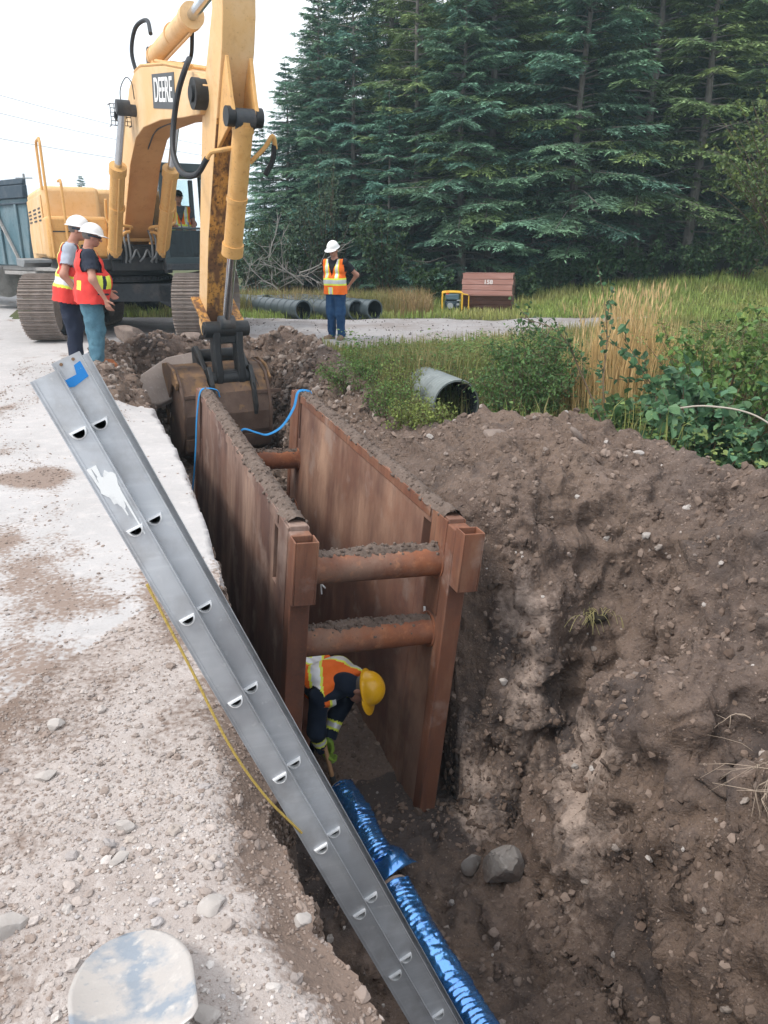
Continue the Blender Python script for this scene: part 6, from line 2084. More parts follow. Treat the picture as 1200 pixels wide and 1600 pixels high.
gst(0.73, 5.05, (.035, .026, .022), 9, m_stone, "small white stone on the bank just behind the shield's outer plate")
gst(1.93, 5.66, (.055, .038, .028), 10, m_stone, "pale stone perched on the crest of the soil bank below the bushes", (0, 0, .3))
gst(2.10, 5.02, (.045, .034, .034), 11, m_stone, "white upright stone on the bare slope of the soil bank", (.3, 0, .4))
gst(0.86, 4.80, (.045, .036, .030), 12, m_stone, "pale stone by the shield's near outer corner on the dark slope", (0, .2, .4))
gst(1.25, 4.84, (.060, .045, .018), 13, m_stone_b, "flat brown stone sticking out of the slope above the grass tuft", (.6, .2, .4))
gst(0.03, 3.83, (.055, .050, .045), 14, m_stone_b, "brown stone wedged between the two blue foil pipes", (0, 0, .6), .6)
gst(0.60, 4.12, (.100, .065, .085), 15, m_boul, "small angular block leaning against the big boulder in the pit", (0, .2, .6), .4)
rock("boulder", (0.78, 3.96, ground_z(0.78, 3.96) + 0.13), (.165, .125, .20), 16, m_boul, "big rough grey boulder on the pit floor beyond the blue pipe", "boulder", rot=(0.15, 0.25, .4), sub=4)
gst(-4.55, 14.1, (.42, .24, .20), 17, m_stone_b, "large tilted block of broken pavement in front of the excavator tracks", (0.1, 0.25, -.2), .45)
gst(-4.02, 13.5, (.30, .22, .16), 18, m_stone_b, "second grey block beside the large pavement block before the tracks", (0, .2, .7))
gst(-3.15, 12.6, (.26, .20, .12), 19, m_stone_b, "pale chunk resting on the heap just left of the bucket", (0.2, 0, .3), .6)
gst(-3.75, 12.75, (.20, .16, .10), 20, m_stone_b, "low brown chunk on the heap between the slab and the blocks", (0, 0, 1.3), .5)
gst(-4.15, 12.1, (.17, .12, .09), 21, m_stone_b, "dark small stone on the gravelly heap near the worker's boots", (0, 0, .2), .4)
gst(-1.55, 12.6, (.15, .12, .10), 22, m_stone_b, "round brown stone on the edge of the driveway behind the bucket", (0, 0, .2), .4)
gst(-1.28, 12.45, (.09, .08, .07), 23, m_stone_b, "small round stone on the driveway edge nearest the standing man", (0, 0, .2), .5)
gst(0.95, 6.45, (.13, .10, .07), 24, m_stone_b, "flat dark clod of earth on the hump of the soil bank below the culvert", (.3, 0, .5), .4)
gst(1.55, 6.0, (.12, .05, .035), 25, m_stone_b, "thin brown sliver stone on the upper slope of the soil bank", (.4, .8, .5), .5)
# broken pavement slab leaning over the corner of the pit
def slab():
    root_c = Vector((-2.98, 10.75, -0.12))
    b = MB(); g = np.random.default_rng(9)
    out = [(-0.30, -0.62), (-0.05, -0.70), (0.20, -0.45), (0.30, 0.05), (0.36, 0.45), (0.20, 0.66), (-0.10, 0.60), (-0.28, 0.20)]
    b.prism(out, lambda u, v, w_: (u, v, w_), -0.06, 0.06)
    m = mat("broken_pavement", (0.27, 0.225, 0.20), 0.9, vary=[(3, (0.20, 0.16, 0.14), .45, .66, .8), (25, (0.34, 0.30, 0.275), .55, .72, .7)], bump=[(25, 0.4, 5, 0.01)])
    o = b.build("pavement_slab", [m], None, bevel=0.02, jitter=0.012)
    o.location = root_c; o.rotation_euler = (R(32), R(40), R(-14))
    tag(o, "big slab of broken pavement tipped over the pit edge left of the bucket", "slab")
slab()

# ---------------------------------------------------------------- foliage materials
def leaf_mat(name, base, trans=0.25, rough=0.6):
    return mat(name, base, rough, attr="col", trans=trans, spec=0.25)
m_needle = leaf_mat("spruce_needles", (1, 1, 1), 0.18)
m_leaf = leaf_mat("broad_leaves", (1, 1, 1), 0.30, 0.45)
m_grass = leaf_mat("grass_blades", (1, 1, 1), 0.30)
m_bark = mat("grey_bark", (0.20, 0.18, 0.16), 0.95, vary=[((14, 14, 3), (0.11, 0.095, 0.085), .45, .65, .8), (5, (0.29, 0.275, 0.255), .55, .72, .7)], bump=[((30, 30, 8), 0.5, 4, 0.02)])
m_twig = mat("dead_twig", (0.17, 0.155, 0.14), 0.95)
m_stem = mat("green_brown_stem", (0.12, 0.085, 0.055), 0.9)

def cards(c, d, n, L, W, bend=0.0):
    """kite-shaped two-triangle leaves: centre-base c, direction d, normal n"""
    s = np.cross(d, n); s /= np.linalg.norm(s, axis=1)[:, None] + 1e-9
    L = L[:, None]; W = W[:, None]
    a = c; b = c + d * L * 0.45 + s * W * 0.5 - n * L * bend * 0.3; e = c + d * L - n * L * bend; f = c + d * L * 0.45 - s * W * 0.5 - n * L * bend * 0.3
    V = np.stack([a, b, e, f], 1).reshape(-1, 3)
    k = np.arange(len(c)) * 4
    return V, np.stack([k, k + 1, k + 2, k + 3], -1)

def tri_mesh_tubes(segs, n=3):
    """many thin tapered sticks as one array: segs list of (a, b, ra, rb)"""
    A = np.array([s[0] for s in segs]); B = np.array([s[1] for s in segs])
    ra = np.array([s[2] for s in segs])[:, None, None]; rb = np.array([s[3] for s in segs])[:, None, None]
    d = B - A; d /= np.linalg.norm(d, axis=1)[:, None] + 1e-9
    u = np.where(np.abs(d[:, 2:3]) > 0.9, [[1.0, 0, 0]], [[0, 0, 1.0]])
    x = np.cross(u, d); x /= np.linalg.norm(x, axis=1)[:, None]; y = np.cross(d, x)
    th = 2 * np.pi * np.arange(n) / n
    off = np.cos(th)[None, :, None] * x[:, None] + np.sin(th)[None, :, None] * y[:, None]
    V = np.concatenate([A[:, None] + off * ra, B[:, None] + off * rb], 1).reshape(-1, 3)
    k = np.arange(len(segs))[:, None] * 2 * n
    j = np.arange(n)[None]; q = (j + 1) % n
    F = np.stack([k + j, k + q, k + n + q, k + n + j], -1).reshape(-1, 4)
    return V, F

zz0 = lambda z: (z * 0.9) % 2.6 < 2.0
def make_spruce(seed, h, rmax, bare=1.2, dens=1.0, tone=(0.060, 0.092, 0.050), lopsided=0.0, gap=0.0):
    g = np.random.default_rng(seed)
    root = empty("spruce_tree")
    # trunk
    b = MB(); wob = [(0.06 * math.sin(z * 0.9 + seed), 0.06 * math.cos(z * 0.7 + seed), z) for z in np.linspace(-0.4, h, 14)]
    b.tube(wob, [max(0.012, 0.0135 * h * (1 - z / h * 0.97)) for _, _, z in wob], 9)
    segs_live, segs_dead = [], []
    C, D, N, Ls, Ws, col_ = [], [], [], [], [], []
    z = bare * 0.45
    while z < h - 0.15:
        f = z / h
        nb = int(g.integers(4, 7))
        a0 = g.uniform(0, 6.28)
        for k in range(nb):
            az = a0 + k * 6.28 / nb + g.uniform(-0.35, 0.35)
            if gap and abs((az + math.pi / 2 + math.pi) % (2 * math.pi) - math.pi) < 0.75 and g.random() < gap and zz0(z) : continue
            env = rmax * (min(1, (1 - f) * 1.25) ** 0.85) * (0.55 + 0.45 * min(1, (f + 0.05) / 0.22))
            Lb = env * g.uniform(0.62, 1.12) * (1 + lopsided * math.cos(az - 1.0))
            if Lb < 0.12: Lb = 0.12
            zz = z + g.uniform(-0.14, 0.14)
            ho = np.array((math.cos(az), math.sin(az), 0.0))
            live = zz > bare * g.uniform(0.6, 1.3) or g.random() < 0.12
            lift = 0.30 * f + 0.05
            droop = g.uniform(0.16, 0.34) * (1 - 0.6 * f)
            bx = 0.06 * math.sin(zz * 0.9 + seed); by = 0.06 * math.cos(zz * 0.7 + seed)
            def bp(t): return np.array((bx, by, zz)) + ho * (Lb * t) + np.array((0, 0, Lb * (lift * t - droop * 2.1 * t * t + 0.95 * droop * t ** 3.2)))
            P = [bp(t) for t in np.linspace(0, 1, 6)]
            rr = 0.010 + 0.009 * Lb
            for i in range(5):
                (segs_live if live else segs_dead).append((P[i], P[i + 1], rr * (1 - i / 5.5), rr * (1 - (i + 1) / 5.5)))
            side = np.array((-ho[1], ho[0], 0))
            if not live:
                for _ in range(int(g.integers(3, 7))):
                    t = g.uniform(0.25, 0.95); p = bp(t); s = g.choice([-1, 1])
                    e = p + (ho * 0.6 + side * s * 0.8 + np.array((0, 0, g.uniform(-.4, .2)))) * g.uniform(0.15, 0.45) * Lb * 0.7
                    segs_dead.append((p, e, 0.006, 0.003))
                continue
            nt = max(6, int(12 * dens * (0.5 + Lb / 2)))
            shade = g.uniform(0.72, 1.18)
            warm = g.uniform(-0.1, 0.25)
            for i in range(nt):
                t = 0.22 + 0.78 * (i + g.random()) / nt
                s = 1 if i % 2 else -1
                lt = Lb * 0.42 * (1.08 - t * 0.75) * g.uniform(0.7, 1.2)
                if i == nt - 1: t, s, lt = 0.97, 0, Lb * 0.16
                p = bp(t)
                dirn = ho * (0.75 if s else 1) + side * s * 0.85 + np.array((0, 0, g.uniform(-0.30, 0.02)))
                dirn /= np.linalg.norm(dirn)
                m = max(4, int(9.0 * dens * (0.4 + lt / 0.35)))
                tt = (np.arange(m) + g.random(m)) / m
                cc = p + dirn * (lt * tt)[:, None] + np.array((0, 0, -0.22 * lt)) * (tt ** 2)[:, None]
                sgn = np.where(np.arange(m) % 2, 1, -1)
                perp = np.cross(dirn, (0, 0, 1)); perp /= np.linalg.norm(perp)
                dd = dirn * 0.75 + perp * (sgn * g.uniform(0.3, 0.8, m))[:, None] + np.array((0, 0, 1)) * g.uniform(-0.35, 0.25, m)[:, None]
                dd /= np.linalg.norm(dd, axis=1)[:, None]
                nn = np.array((0, 0, 1)) + g.normal(0, 0.45, (m, 3))
                nn -= dd * (nn * dd).sum(1)[:, None]; nn /= np.linalg.norm(nn, axis=1)[:, None]
                C.append(cc); D.append(dd); N.append(nn)
                Ls.append(g.uniform(0.11, 0.22, m)); Ws.append(g.uniform(0.024, 0.048, m))
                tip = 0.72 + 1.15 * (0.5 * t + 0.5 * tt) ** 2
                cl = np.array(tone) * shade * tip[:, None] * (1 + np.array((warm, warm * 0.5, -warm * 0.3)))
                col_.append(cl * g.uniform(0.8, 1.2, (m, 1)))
        z += g.uniform(0.22, 0.36) * (1.15 - 0.4 * f)
    C, D, N = np.vstack(C), np.vstack(D), np.vstack(N)
    V, F = cards(C, D, N, np.concatenate(Ls), np.concatenate(Ws), 0.12)
    cl = np.repeat(np.vstack(col_), 4, 0)
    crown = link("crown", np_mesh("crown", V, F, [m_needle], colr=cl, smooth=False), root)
    tk = b.build("trunk", [m_bark], root)
    Vb, Fb = tri_mesh_tubes(segs_live, 4)
    link("limbs", np_mesh("limbs", Vb, Fb, [m_bark]), root)['kind'] = 'stuff'
    if segs_dead:
        Vb, Fb = tri_mesh_tubes(segs_dead, 4)
        link("dead_branches", np_mesh("dead_branches", Vb, Fb, [m_twig]), root)['kind'] = 'stuff'
    return root

SPR = [make_spruce(101, 11.5, 3.1, 1.6, 1.25, (0.100, 0.190, 0.135)), make_spruce(102, 9.5, 2.5, 1.0, 1.25, (0.090, 0.182, 0.140)), make_spruce(103, 13.5, 3.4, 2.6, 1.2, (0.120, 0.185, 0.080), gap=0.85),
       make_spruce(104, 7.0, 2.1, 0.5, 1.25, (0.092, 0.188, 0.138)), make_spruce(105, 10.5, 2.2, 3.0, 1.15, (0.130, 0.190, 0.085), gap=0.40)]
used_spr = set()
G_SP = "spruces of the forest edge"
L_SP = "dark green spruce standing in the crowded inner rows of the forest edge"
def spruce(k, x, y, s, label=None, rz=None):
    o = SPR[k] if k not in used_spr else copy_tree(SPR[k])
    used_spr.add(k)
    # the forest steps down towards its road end
    hk = (11.5, 9.5, 13.5, 7.0, 10.5)[k]
    px = x / (y * 0.95) * 1200 + 600
    lim = np.interp(px, [385, 410, 440, 470, 505, 540, 600], [4.3, 5.4, 7.0, 8.0, 9.6, 11.0, 16.0]) * y / 28.0
    if y < 50: s = min(s, (lim + random.uniform(-.5, .3) - ground_z(x, y)) / hk)
    o.location = (x, y, ground_z(x, y) - 0.05)
    o.scale = (s * random.uniform(.94, 1.06), s * random.uniform(.94, 1.06), s)
    o.rotation_euler = (random.uniform(-.02, .02), random.uniform(-.02, .02), random.uniform(0, 6.28) if rz is None else rz)
    tag(o, label or L_SP, "tree", G_SP)
    return o
front = [(3, -4.4, 30.5, 0.80, "small spruce at the far left end of the forest, lowest of its edge"), (1, -3.4, 28.8, 0.82, "spruce rising just beside the excavator arm at the left end of the forest"),
         (0, -2.2, 28.0, 0.86, "tall hazy spruce whose tip stands against the white sky left of the forest top"), (1, -0.9, 27.2, 1.05, "spruce directly behind the standing man in orange vest"),
         (4, 0.9, 26.2, 1.10, "spruce with bare pale lower trunk between the standing man and the generator"), (3, 0.2, 25.2, 0.85, "short bushy spruce filling the gap behind the black pipes"),
         (2, 3.4, 26.0, 0.98, "tall spruce with long bare grey trunk behind the brown bin"), (0, 2.4, 25.2, 0.92, "spruce with layered boughs behind the generator"),
         (3, 4.6, 25.0, 0.8, "short spruce to the near side of the bin's end planks"), (0, 5.8, 25.2, 1.08, "broad spruce with sweeping blue green boughs above the dry grass"),
         (2, 7.9, 25.8, 1.0, "big spruce with dead grey twigs low down beyond the dry grass"), (4, 9.4, 25.0, 1.16, "dense spruce above the green meadow bank at the forest's near end"),
         (2, 11.6, 25.6, 0.98, "rightmost large spruce, partly covered by lighter broadleaf sprays")]
for k, x, y, s, lb in front: spruce(k, x, y, s, lb, rz=random.uniform(-.25, .25) if k in (2, 4) else None)
g0 = np.random.default_rng(77)
for row, (y0, x0, x1, n) in enumerate(((28.4, 0.2, 14.5, 10), (31.0, -2.6, 16, 11), (34.0, -4.0, 19, 12), (38.0, -3.6, 22, 11))):
    for i in range(n):
        x = x0 + (x1 - x0) * (i + 0.5) / n + g0.uniform(-.5, .5)
        y = y0 + g0.uniform(-.8, .8)
        s = g0.uniform(0.85, 1.12) * (0.80 if x < -2 else 1.0)
        if x / (y * 0.95) * 1200 + 600 > 400: spruce(int(g0.choice([0, 1, 4, 0, 2, 4] if x < 3 else [4, 0, 4, 0, 2, 4])), x, y, s)
# far little spruces on the left horizon
for i, (x, y, s) in enumerate(((-24.6, 62, .52), (-22.9, 63, .62), (-22.0, 64, .45), (-20.6, 60, .50), (-19.6, 61, .74), (-18.7, 62, .55), (-17.8, 63, .6), (-16.6, 62, .66))):
    o = spruce(1 if i % 2 else 3, x, y, s * 1.15, "small far spruce on the skyline behind the excavator's engine hood")
    o['group'] = "far skyline spruces"

# ---------------------------------------------------------------- broadleaf shrubs, saplings and weeds
def leafy(name, base, height, spread, n_st, leaves, lsize, tone, seed, label, cat="shrub", group=None, round_=False, lean=(0, 0), stem_col=None, bare_ext=0.0, droop=0.25):
    g = np.random.default_rng(seed)
    root = empty(name, loc=base)
    tag(root, label, cat, group)
    segs = []; C, D, N, L, W, K = [], [], [], [], [], []
    for s in range(n_st):
        az = g.uniform(0, 6.28); out = g.uniform(0.25, 1.0)
        tip = np.array((math.cos(az) * spread * out + lean[0], math.sin(az) * spread * out + lean[1], height * g.uniform(0.55, 1.0) * (1.1 - 0.35 * out)))
        st = np.array((math.cos(az) * 0.08, math.sin(az) * 0.08, 0))
        mid = st * 0.5 + tip * 0.5 + np.array((0, 0, height * 0.13))
        pts = [st * (1 - t) ** 2 + 2 * mid * t * (1 - t) + tip * t * t for t in np.linspace(0, 1, 7)]
        r0 = 0.004 + 0.004 * height
        for i in range(6): segs.append((pts[i], pts[i + 1], r0 * (1 - i / 7), r0 * (1 - (i + 1) / 7)))
        ml = leaves
        tt = g.uniform(0.15, 1.02, ml) ** 0.8
        for t in tt:
            p = (1 - t) ** 2 * st + 2 * mid * t * (1 - t) + tip * t * t
            tw = g.normal(size=3) * np.array((1, 1, 0.6)); tw /= np.linalg.norm(tw)
            ll = g.uniform(0.03, 0.20) * (0.5 + spread)
            e = p + tw * ll
            if g.random() < 0.35: segs.append((p, e, 0.0022, 0.0012))
            m = int(g.integers(2, 5))
            for q in range(m):
                f = (q + 0.6) / m
                C.append(p + tw * ll * f)
                d = tw * 0.5 + g.normal(size=3) * 0.7; d[2] -= droop; D.append(d / np.linalg.norm(d))
                nn = np.array((0, 0, 1.0)) + g.normal(size=3) * 0.5; N.append(nn)
                sz = lsize * g.uniform(0.55, 1.15)
                L.append(sz); W.append(sz * (0.85 if round_ else 0.55))
                K.append(np.array(tone) * g.uniform(0.6, 1.35) * (1 + g.uniform(-.12, .22) * np.array((1, .4, -.3))))
    C, D, N = np.array(C), np.array(D), np.array(N)
    N -= D * (N * D).sum(1)[:, None]; N /= np.linalg.norm(N, axis=1)[:, None] + 1e-9
    V, F = cards6(C, D, N, np.array(L), np.array(W)) if lsize > 0.035 else cards(C, D, N, np.array(L), np.array(W), 0.15)
    rep = 6 if lsize > 0.035 else 4
    link("foliage", np_mesh("foliage", V, F, [m_leaf], colr=np.repeat(np.array(K), rep, 0), smooth=False), root)
    Vb, Fb = tri_mesh_tubes(segs, 4)
    link("stems", np_mesh("stems", Vb, Fb, [stem_col or m_stem]), root)
    return root

def cards6(c, d, n, L, W):
    """oval folded leaf, two quads along a midrib"""
    s = np.cross(d, n); s /= np.linalg.norm(s, axis=1)[:, None] + 1e-9
    L = L[:, None]; W = W[:, None]
    up = n * W * 0.16
    a = c; t = c + d * L - n * L * 0.15
    b1 = c + d * L * 0.30 + s * W * 0.5 + up; b2 = c + d * L * 0.72 + s * W * 0.40 + up * .6
    e1 = c + d * L * 0.30 - s * W * 0.5 + up; e2 = c + d * L * 0.72 - s * W * 0.40 + up * .6
    V = np.stack([a, b1, b2, t, e2, e1], 1).reshape(-1, 3)
    k = np.arange(len(c)) * 6
    return V, np.concatenate([np.stack([k, k + 1, k + 2, k + 3], -1), np.stack([k, k + 3, k + 4, k + 5], -1)])

def at(x, y, dz=-0.02): return (x, y, ground_z(x, y) + dz)
GR = (0.115, 0.205, 0.060); GB = (0.085, 0.175, 0.085); GY = (0.20, 0.26, 0.075); GD = (0.065, 0.125, 0.05)
G_SH = "bushes in the weedy ditch"
# near alder bushes on the outer side of the crest
leafy("alder_bush", at(2.75, 6.55), 1.28, 0.80, 30, 15, 0.105, (0.10, 0.20, 0.105), 1, "large leaved alder bush right behind the soil crest, blue green", group=G_SH, round_=True)
leafy("alder_bush", at(3.5, 6.15), 1.30, 0.80, 30, 15, 0.105, (0.10, 0.20, 0.105), 2, "large leaved alder bush at the outer end of the crest by the picture edge", group=G_SH, round_=True)
leafy("alder_bush", at(2.35, 7.15), 1.05, 0.66, 22, 15, 0.09, (0.07, 0.14, 0.055), 3, "alder bush with darker leaves below the dry grass", group=G_SH, round_=True)
leafy("alder_bush", at(3.3, 7.5), 1.50, 0.85, 34, 16, 0.075, GR, 4, "fresh green leafy bush behind the two big alders", group=G_SH, round_=True)
leafy("alder_bush", at(4.4, 7.3), 1.6, 0.95, 34, 16, 0.075, GR, 5, "fresh green leafy bush at the edge of view above the alder", group=G_SH, round_=True)
leafy("wild_rose", at(1.62, 8.9), 1.25, 0.85, 44, 28, 0.050, (0.08, 0.155, 0.05), 6, "dense small leaved rose bush beside the culvert mouth", group=G_SH)
leafy("wild_rose", at(1.95, 9.6), 1.40, 0.75, 44, 28, 0.050, (0.085, 0.165, 0.055), 7, "small leaved bush between the culvert and the dry grass", group=G_SH)
leafy("wild_rose", at(1.55, 10.1), 0.85, 0.55, 20, 20, 0.034, GR, 8, "low bush growing over the culvert top", group=G_SH)
leafy("wild_rose", at(3.4, 8.6), 0.9, 0.7, 20, 18, 0.040, GY, 9, "yellowish bush at the foot of the dry grass clump", group=G_SH)
leafy("wild_rose", at(4.7, 9.3), 0.95, 0.9, 22, 20, 0.042, (0.12, 0.17, 0.05), 10, "loose yellow green thicket under the stony patch", group=G_SH)
leafy("wild_rose", at(5.4, 8.1), 1.1, 0.9, 22, 20, 0.045, GR, 11, "green thicket at the picture edge under the stony patch", group=G_SH)
for i, (x, y, h, sd) in enumerate(((0.02, 9.15, .62, .42), (0.28, 8.55, .50, .36), (-0.45, 9.9, .50, .45), (0.52, 8.15, .30, .28), (-0.15, 10.4, .45, .45), (0.15, 9.75, .70, .36))):
    leafy("weed_clump", at(x, y), h, sd, 20, 18, 0.036, GY if i % 2 else GR, 20 + i,
          ["feathery green weeds left of the culvert", "weeds at the soil edge below the culvert mouth", "weeds where the spoil meets the driveway edge", "low weeds in front of the culvert barrel", "thin weeds at the driveway edge behind the soil", "tall weeds leaning over the side of the culvert"][i], "weeds", "weeds between soil and driveway")
# tall thin saplings with few leaves
def sapling(name, pts, r, seed, lsize, tone, label, nl=60, twigs=10, round_=True, group=None):
    g = np.random.default_rng(seed)
    root = empty(name, loc=pts[0]); tag(root, label, "sapling", group)
    P = [np.array(p) - np.array(pts[0]) for p in smooth_path(pts, 8)]
    k = len(P)
    segs = [(P[i], P[i + 1], r * (1 - .75 * i / k), r * (1 - .75 * (i + 1) / k)) for i in range(k - 1)]
    C, D, N, L, W, K = [], [], [], [], [], []
    for t in range(twigs):
        i = int(k * (0.30 + 0.68 * (t + g.random()) / twigs)); i = min(i, k - 2)
        d = P[i + 1] - P[i]; d /= np.linalg.norm(d)
        q = d * 0.6 + g.normal(size=3) * 0.6; q /= np.linalg.norm(q)
        ll = g.uniform(0.10, 0.30)
        segs.append((P[i], P[i] + q * ll, r * .4, r * .2))
        for f in np.linspace(0.25, 1, max(3, nl // twigs)):
            C.append(P[i] + q * ll * f); e = q * .5 + g.normal(size=3) * .7; D.append(e / np.linalg.norm(e)); N.append(np.array((0, 0, 1.)) + g.normal(size=3) * .6)
            s = lsize * g.uniform(.6, 1.1); L.append(s); W.append(s * (.8 if round_ else .5)); K.append(np.array(tone) * g.uniform(.6, 1.3))
    C, D, N = np.array(C), np.array(D), np.array(N)
    N -= D * (N * D).sum(1)[:, None]; N /= np.linalg.norm(N, axis=1)[:, None] + 1e-9
    V, F = cards6(C, D, N, np.array(L), np.array(W))
    link("foliage", np_mesh("foliage", V, F, [m_leaf], colr=np.repeat(np.array(K), 6, 0), smooth=False), root)
    V, F = tri_mesh_tubes(segs, 5)
    link("stem", np_mesh("stem", V, F, [m_stem]), root)
G_SA = "thin saplings over the soil crest"
sapling("sapling", [at(1.95, 6.6), (1.75, 6.75, .55), (1.55, 6.9, .92), (1.22, 7.1, 1.05)], .010, 41, .05, GD, "thin sapling arching over the soil crest towards the culvert", 90, 14, group=G_SA)
sapling("sapling", [at(2.0, 6.7), (2.0, 7.0, .45), (2.08, 7.3, .85), (2.05, 7.5, 1.30)], .009, 42, .055, GB, "upright sapling with a tuft of yellowish leaves at its tip before the dry grass", 60, 10, group=G_SA)
sapling("sapling", [at(2.45, 6.3), (2.3, 6.4, .4), (2.15, 6.5, .7), (2.02, 6.6, .92)], .009, 43, .080, GB, "short sapling with big round blue green leaves in front of the dry grass", 70, 9, group=G_SA)
b = MB(); b.tube(smooth_path([(2.45, 6.15, .42), (2.7, 5.95, .44), (2.95, 5.8, .40), (3.2, 5.6, .22)], 8), [.009] * 24 + [.006], 6) if False else b.tube(smooth_path([(2.30, 6.15, .40), (2.55, 5.98, .46), (2.85, 5.8, .42), (3.1, 5.55, .22)], 8), .008, 6)
tag(b.build("bare_branch", [mat("pale_bare_branch", (0.36, 0.32, 0.27), .9)], None, smooth=60), "bare pale branch arching in front of the large leaved alder", "branch")

# forest-edge broadleaf shrubs
G_FB = "broadleaf bushes along the forest edge"
for i, (x, y, h, sp, tn, lb) in enumerate(((-3.2, 25.0, 2.6, 1.2, (0.06, 0.105, 0.055), "tall grey green bush behind the black pipes at the forest's left end"),
        (-1.8, 25.2, 4.3, 1.4, (0.065, 0.105, 0.06), "high rounded alder at the forest edge above the standing man"), (0.0, 24.2, 3.0, 1.3, (0.055, 0.10, 0.045), "leafy alder behind the standing man's elbow"),
        (-4.2, 26.4, 2.4, 1.2, (0.07, 0.11, 0.06), "bush beside the excavator arm at the road end of the forest"), (6.3, 23.6, 1.8, 0.9, (0.05, 0.105, 0.045), "dark leafy bush under the spruces right of the bin"),
        (10.2, 22.9, 2.2, 1.3, (0.07, 0.125, 0.05), "bush on the green bank below the rightmost spruce"), (10.7, 20.6, 5.0, 1.9, (0.10, 0.15, 0.055), "light green broadleaf spray hanging in front of the rightmost spruce"),
        (10.4, 19.9, 5.4, 1.8, (0.12, 0.17, 0.05), "bright alder top reaching into view at the picture edge above the meadow"), (3.9, 22.9, 1.0, .8, (0.05, 0.095, 0.04), "low dark bush behind the end planks of the bin"), (1.3, 23.2, 1.3, .9, (0.045, 0.09, 0.035), "low shadowed bush behind the generator"), (7.9, 24.1, 1.7, 1.0, (0.06, 0.115, 0.05), "dark bush closing the forest foot beyond the dry grass"), (9.3, 23.9, 1.5, 1.0, (0.065, 0.12, 0.05), "dark bush between the two bare trunks above the meadow"), (5.0, 24.0, 1.5, .9, (0.055, 0.105, 0.05), "dark low bush between the bin and the bare spruce trunks"))):
    leafy("broadleaf_bush", at(x, y), h, sp, int(14 + h * 5) if sp < 2 else 70, 26, 0.105, tn, 60 + i, lb, "bush", G_FB, round_=True, lean=(-1.1, 0) if sp > 1.7 else (0, 0))
# dead grey branches low at the left end
def deadwood():
    g = np.random.default_rng(5)
    segs = []
    for s in range(9):
        p = np.array((g.uniform(-4.4, -2.0), g.uniform(24.0, 24.8), g.uniform(0.3, 0.9))); d = np.array((g.uniform(-1, 1), g.uniform(-.6, 0), g.uniform(.1, .9))); d /= np.linalg.norm(d)
        for k in range(6):
            q = p + d * .33; segs.append((p, q, .022 - .003 * k, .020 - .003 * k))
            for _ in range(3):
                e = d * .5 + g.normal(size=3) * .6; e /= np.linalg.norm(e); segs.append((p, p + e * g.uniform(.2, .6), .007, .003))
            p = q; d = d + g.normal(size=3) * .16 + np.array((0, 0, -.03)); d /= np.linalg.norm(d)
    V, F = tri_mesh_tubes(segs, 5)
    tag(link("dead_bush", np_mesh("dead_bush", V, F, [mat("bleached_deadwood", (0.30, 0.28, 0.26), .9)])), "tangle of bleached dead branches before the dark forest left of the standing man", "dead bush")
deadwood()

# ---------------------------------------------------------------- grass
def blades(name, xs, ys, hs, tone, seed, w0=0.006, lean=0.35, segs=2, two=None, zs=None):
    g = np.random.default_rng(seed)
    n = len(xs)
    z = ground_z(xs, ys) if zs is None else zs
    az = g.uniform(0, 6.28, n)
    d = np.stack([np.cos(az), np.sin(az), 0 * az], -1)
    s = np.stack([-d[:, 1], d[:, 0], 0 * az], -1)
    base = np.stack([xs, ys, z - 0.02], -1)
    ln = np.abs(g.normal(0, lean, n))[:, None]
    h = hs[:, None]
    m = base + d * ln * h * 0.30 + np.array((0, 0, 1)) * h * 0.60
    t = base + d * ln * h * 0.95 + np.array((0, 0, 1)) * h * (1 - 0.30 * np.minimum(ln, 1))
    w_ = (w0 * (0.6 + 0.8 * g.random(n)))[:, None]
    V = np.stack([base - s * w_, base + s * w_, m + s * w_ * .8, m - s * w_ * .8, t], 1).reshape(-1, 3)
    k = np.arange(n) * 5
    Fq = np.stack([k, k + 1, k + 2, k + 3], -1); Ft = np.stack([k + 3, k + 2, k + 4], -1)
    c = np.array(tone)[None] * g.uniform(.65, 1.35, (n, 1))
    if two is not None:
        mx = np.clip(0.5 + 1.6 * fbm(base, .6, 3) + g.normal(0, .25, n), 0, 1)[:, None]
        c = c * (1 - mx) + np.array(two)[None] * g.uniform(.7, 1.3, (n, 1)) * mx
    o = link(name, np_mesh(name, V, [Fq, Ft], [m_grass], colr=np.repeat(c, 5, 0), smooth=False))
    o['kind'] = 'stuff'
    return o
def in_drive(x, y):
    ny = np.interp(x, [-4.2, -2.6, -1.3, -.2, 1.2, 2.9, 4.4, 6.2], [11.6, 12.4, 13.1, 13.5, 14.2, 15.4, 16.8, 18.0])
    fy = np.interp(x, [-7.4, -4.6, -2.6, -.6, 1.6, 3.2, 4.8, 6.2], [19.4, 19.3, 18.9, 18.7, 18.7, 18.7, 18.55, 18.3])
    nz = 0.25 * fbm(np.stack([x, y, 0 * x], -1), 1.5, 3)
    return (y > ny + nz) & (y < fy + nz) & (x < 6.2)
def scatter(n, x0, x1, y0, y1, seed, cond):
    g = np.random.default_rng(seed)
    x = g.uniform(x0, x1, n); y = g.uniform(y0, y1, n)
    k = cond(x, y) & ~in_drive(x, y)
    return x[k], y[k]
def beyond(x, y):
    s, t = xy2st(x, y)
    return (t > crest_t(s) + 0.28) & (t > 1.7 + 0.2 * (s > 5)) & ~((np.abs(x - 0.95) < .40) & (y > 7.9) & (y < 9.8))
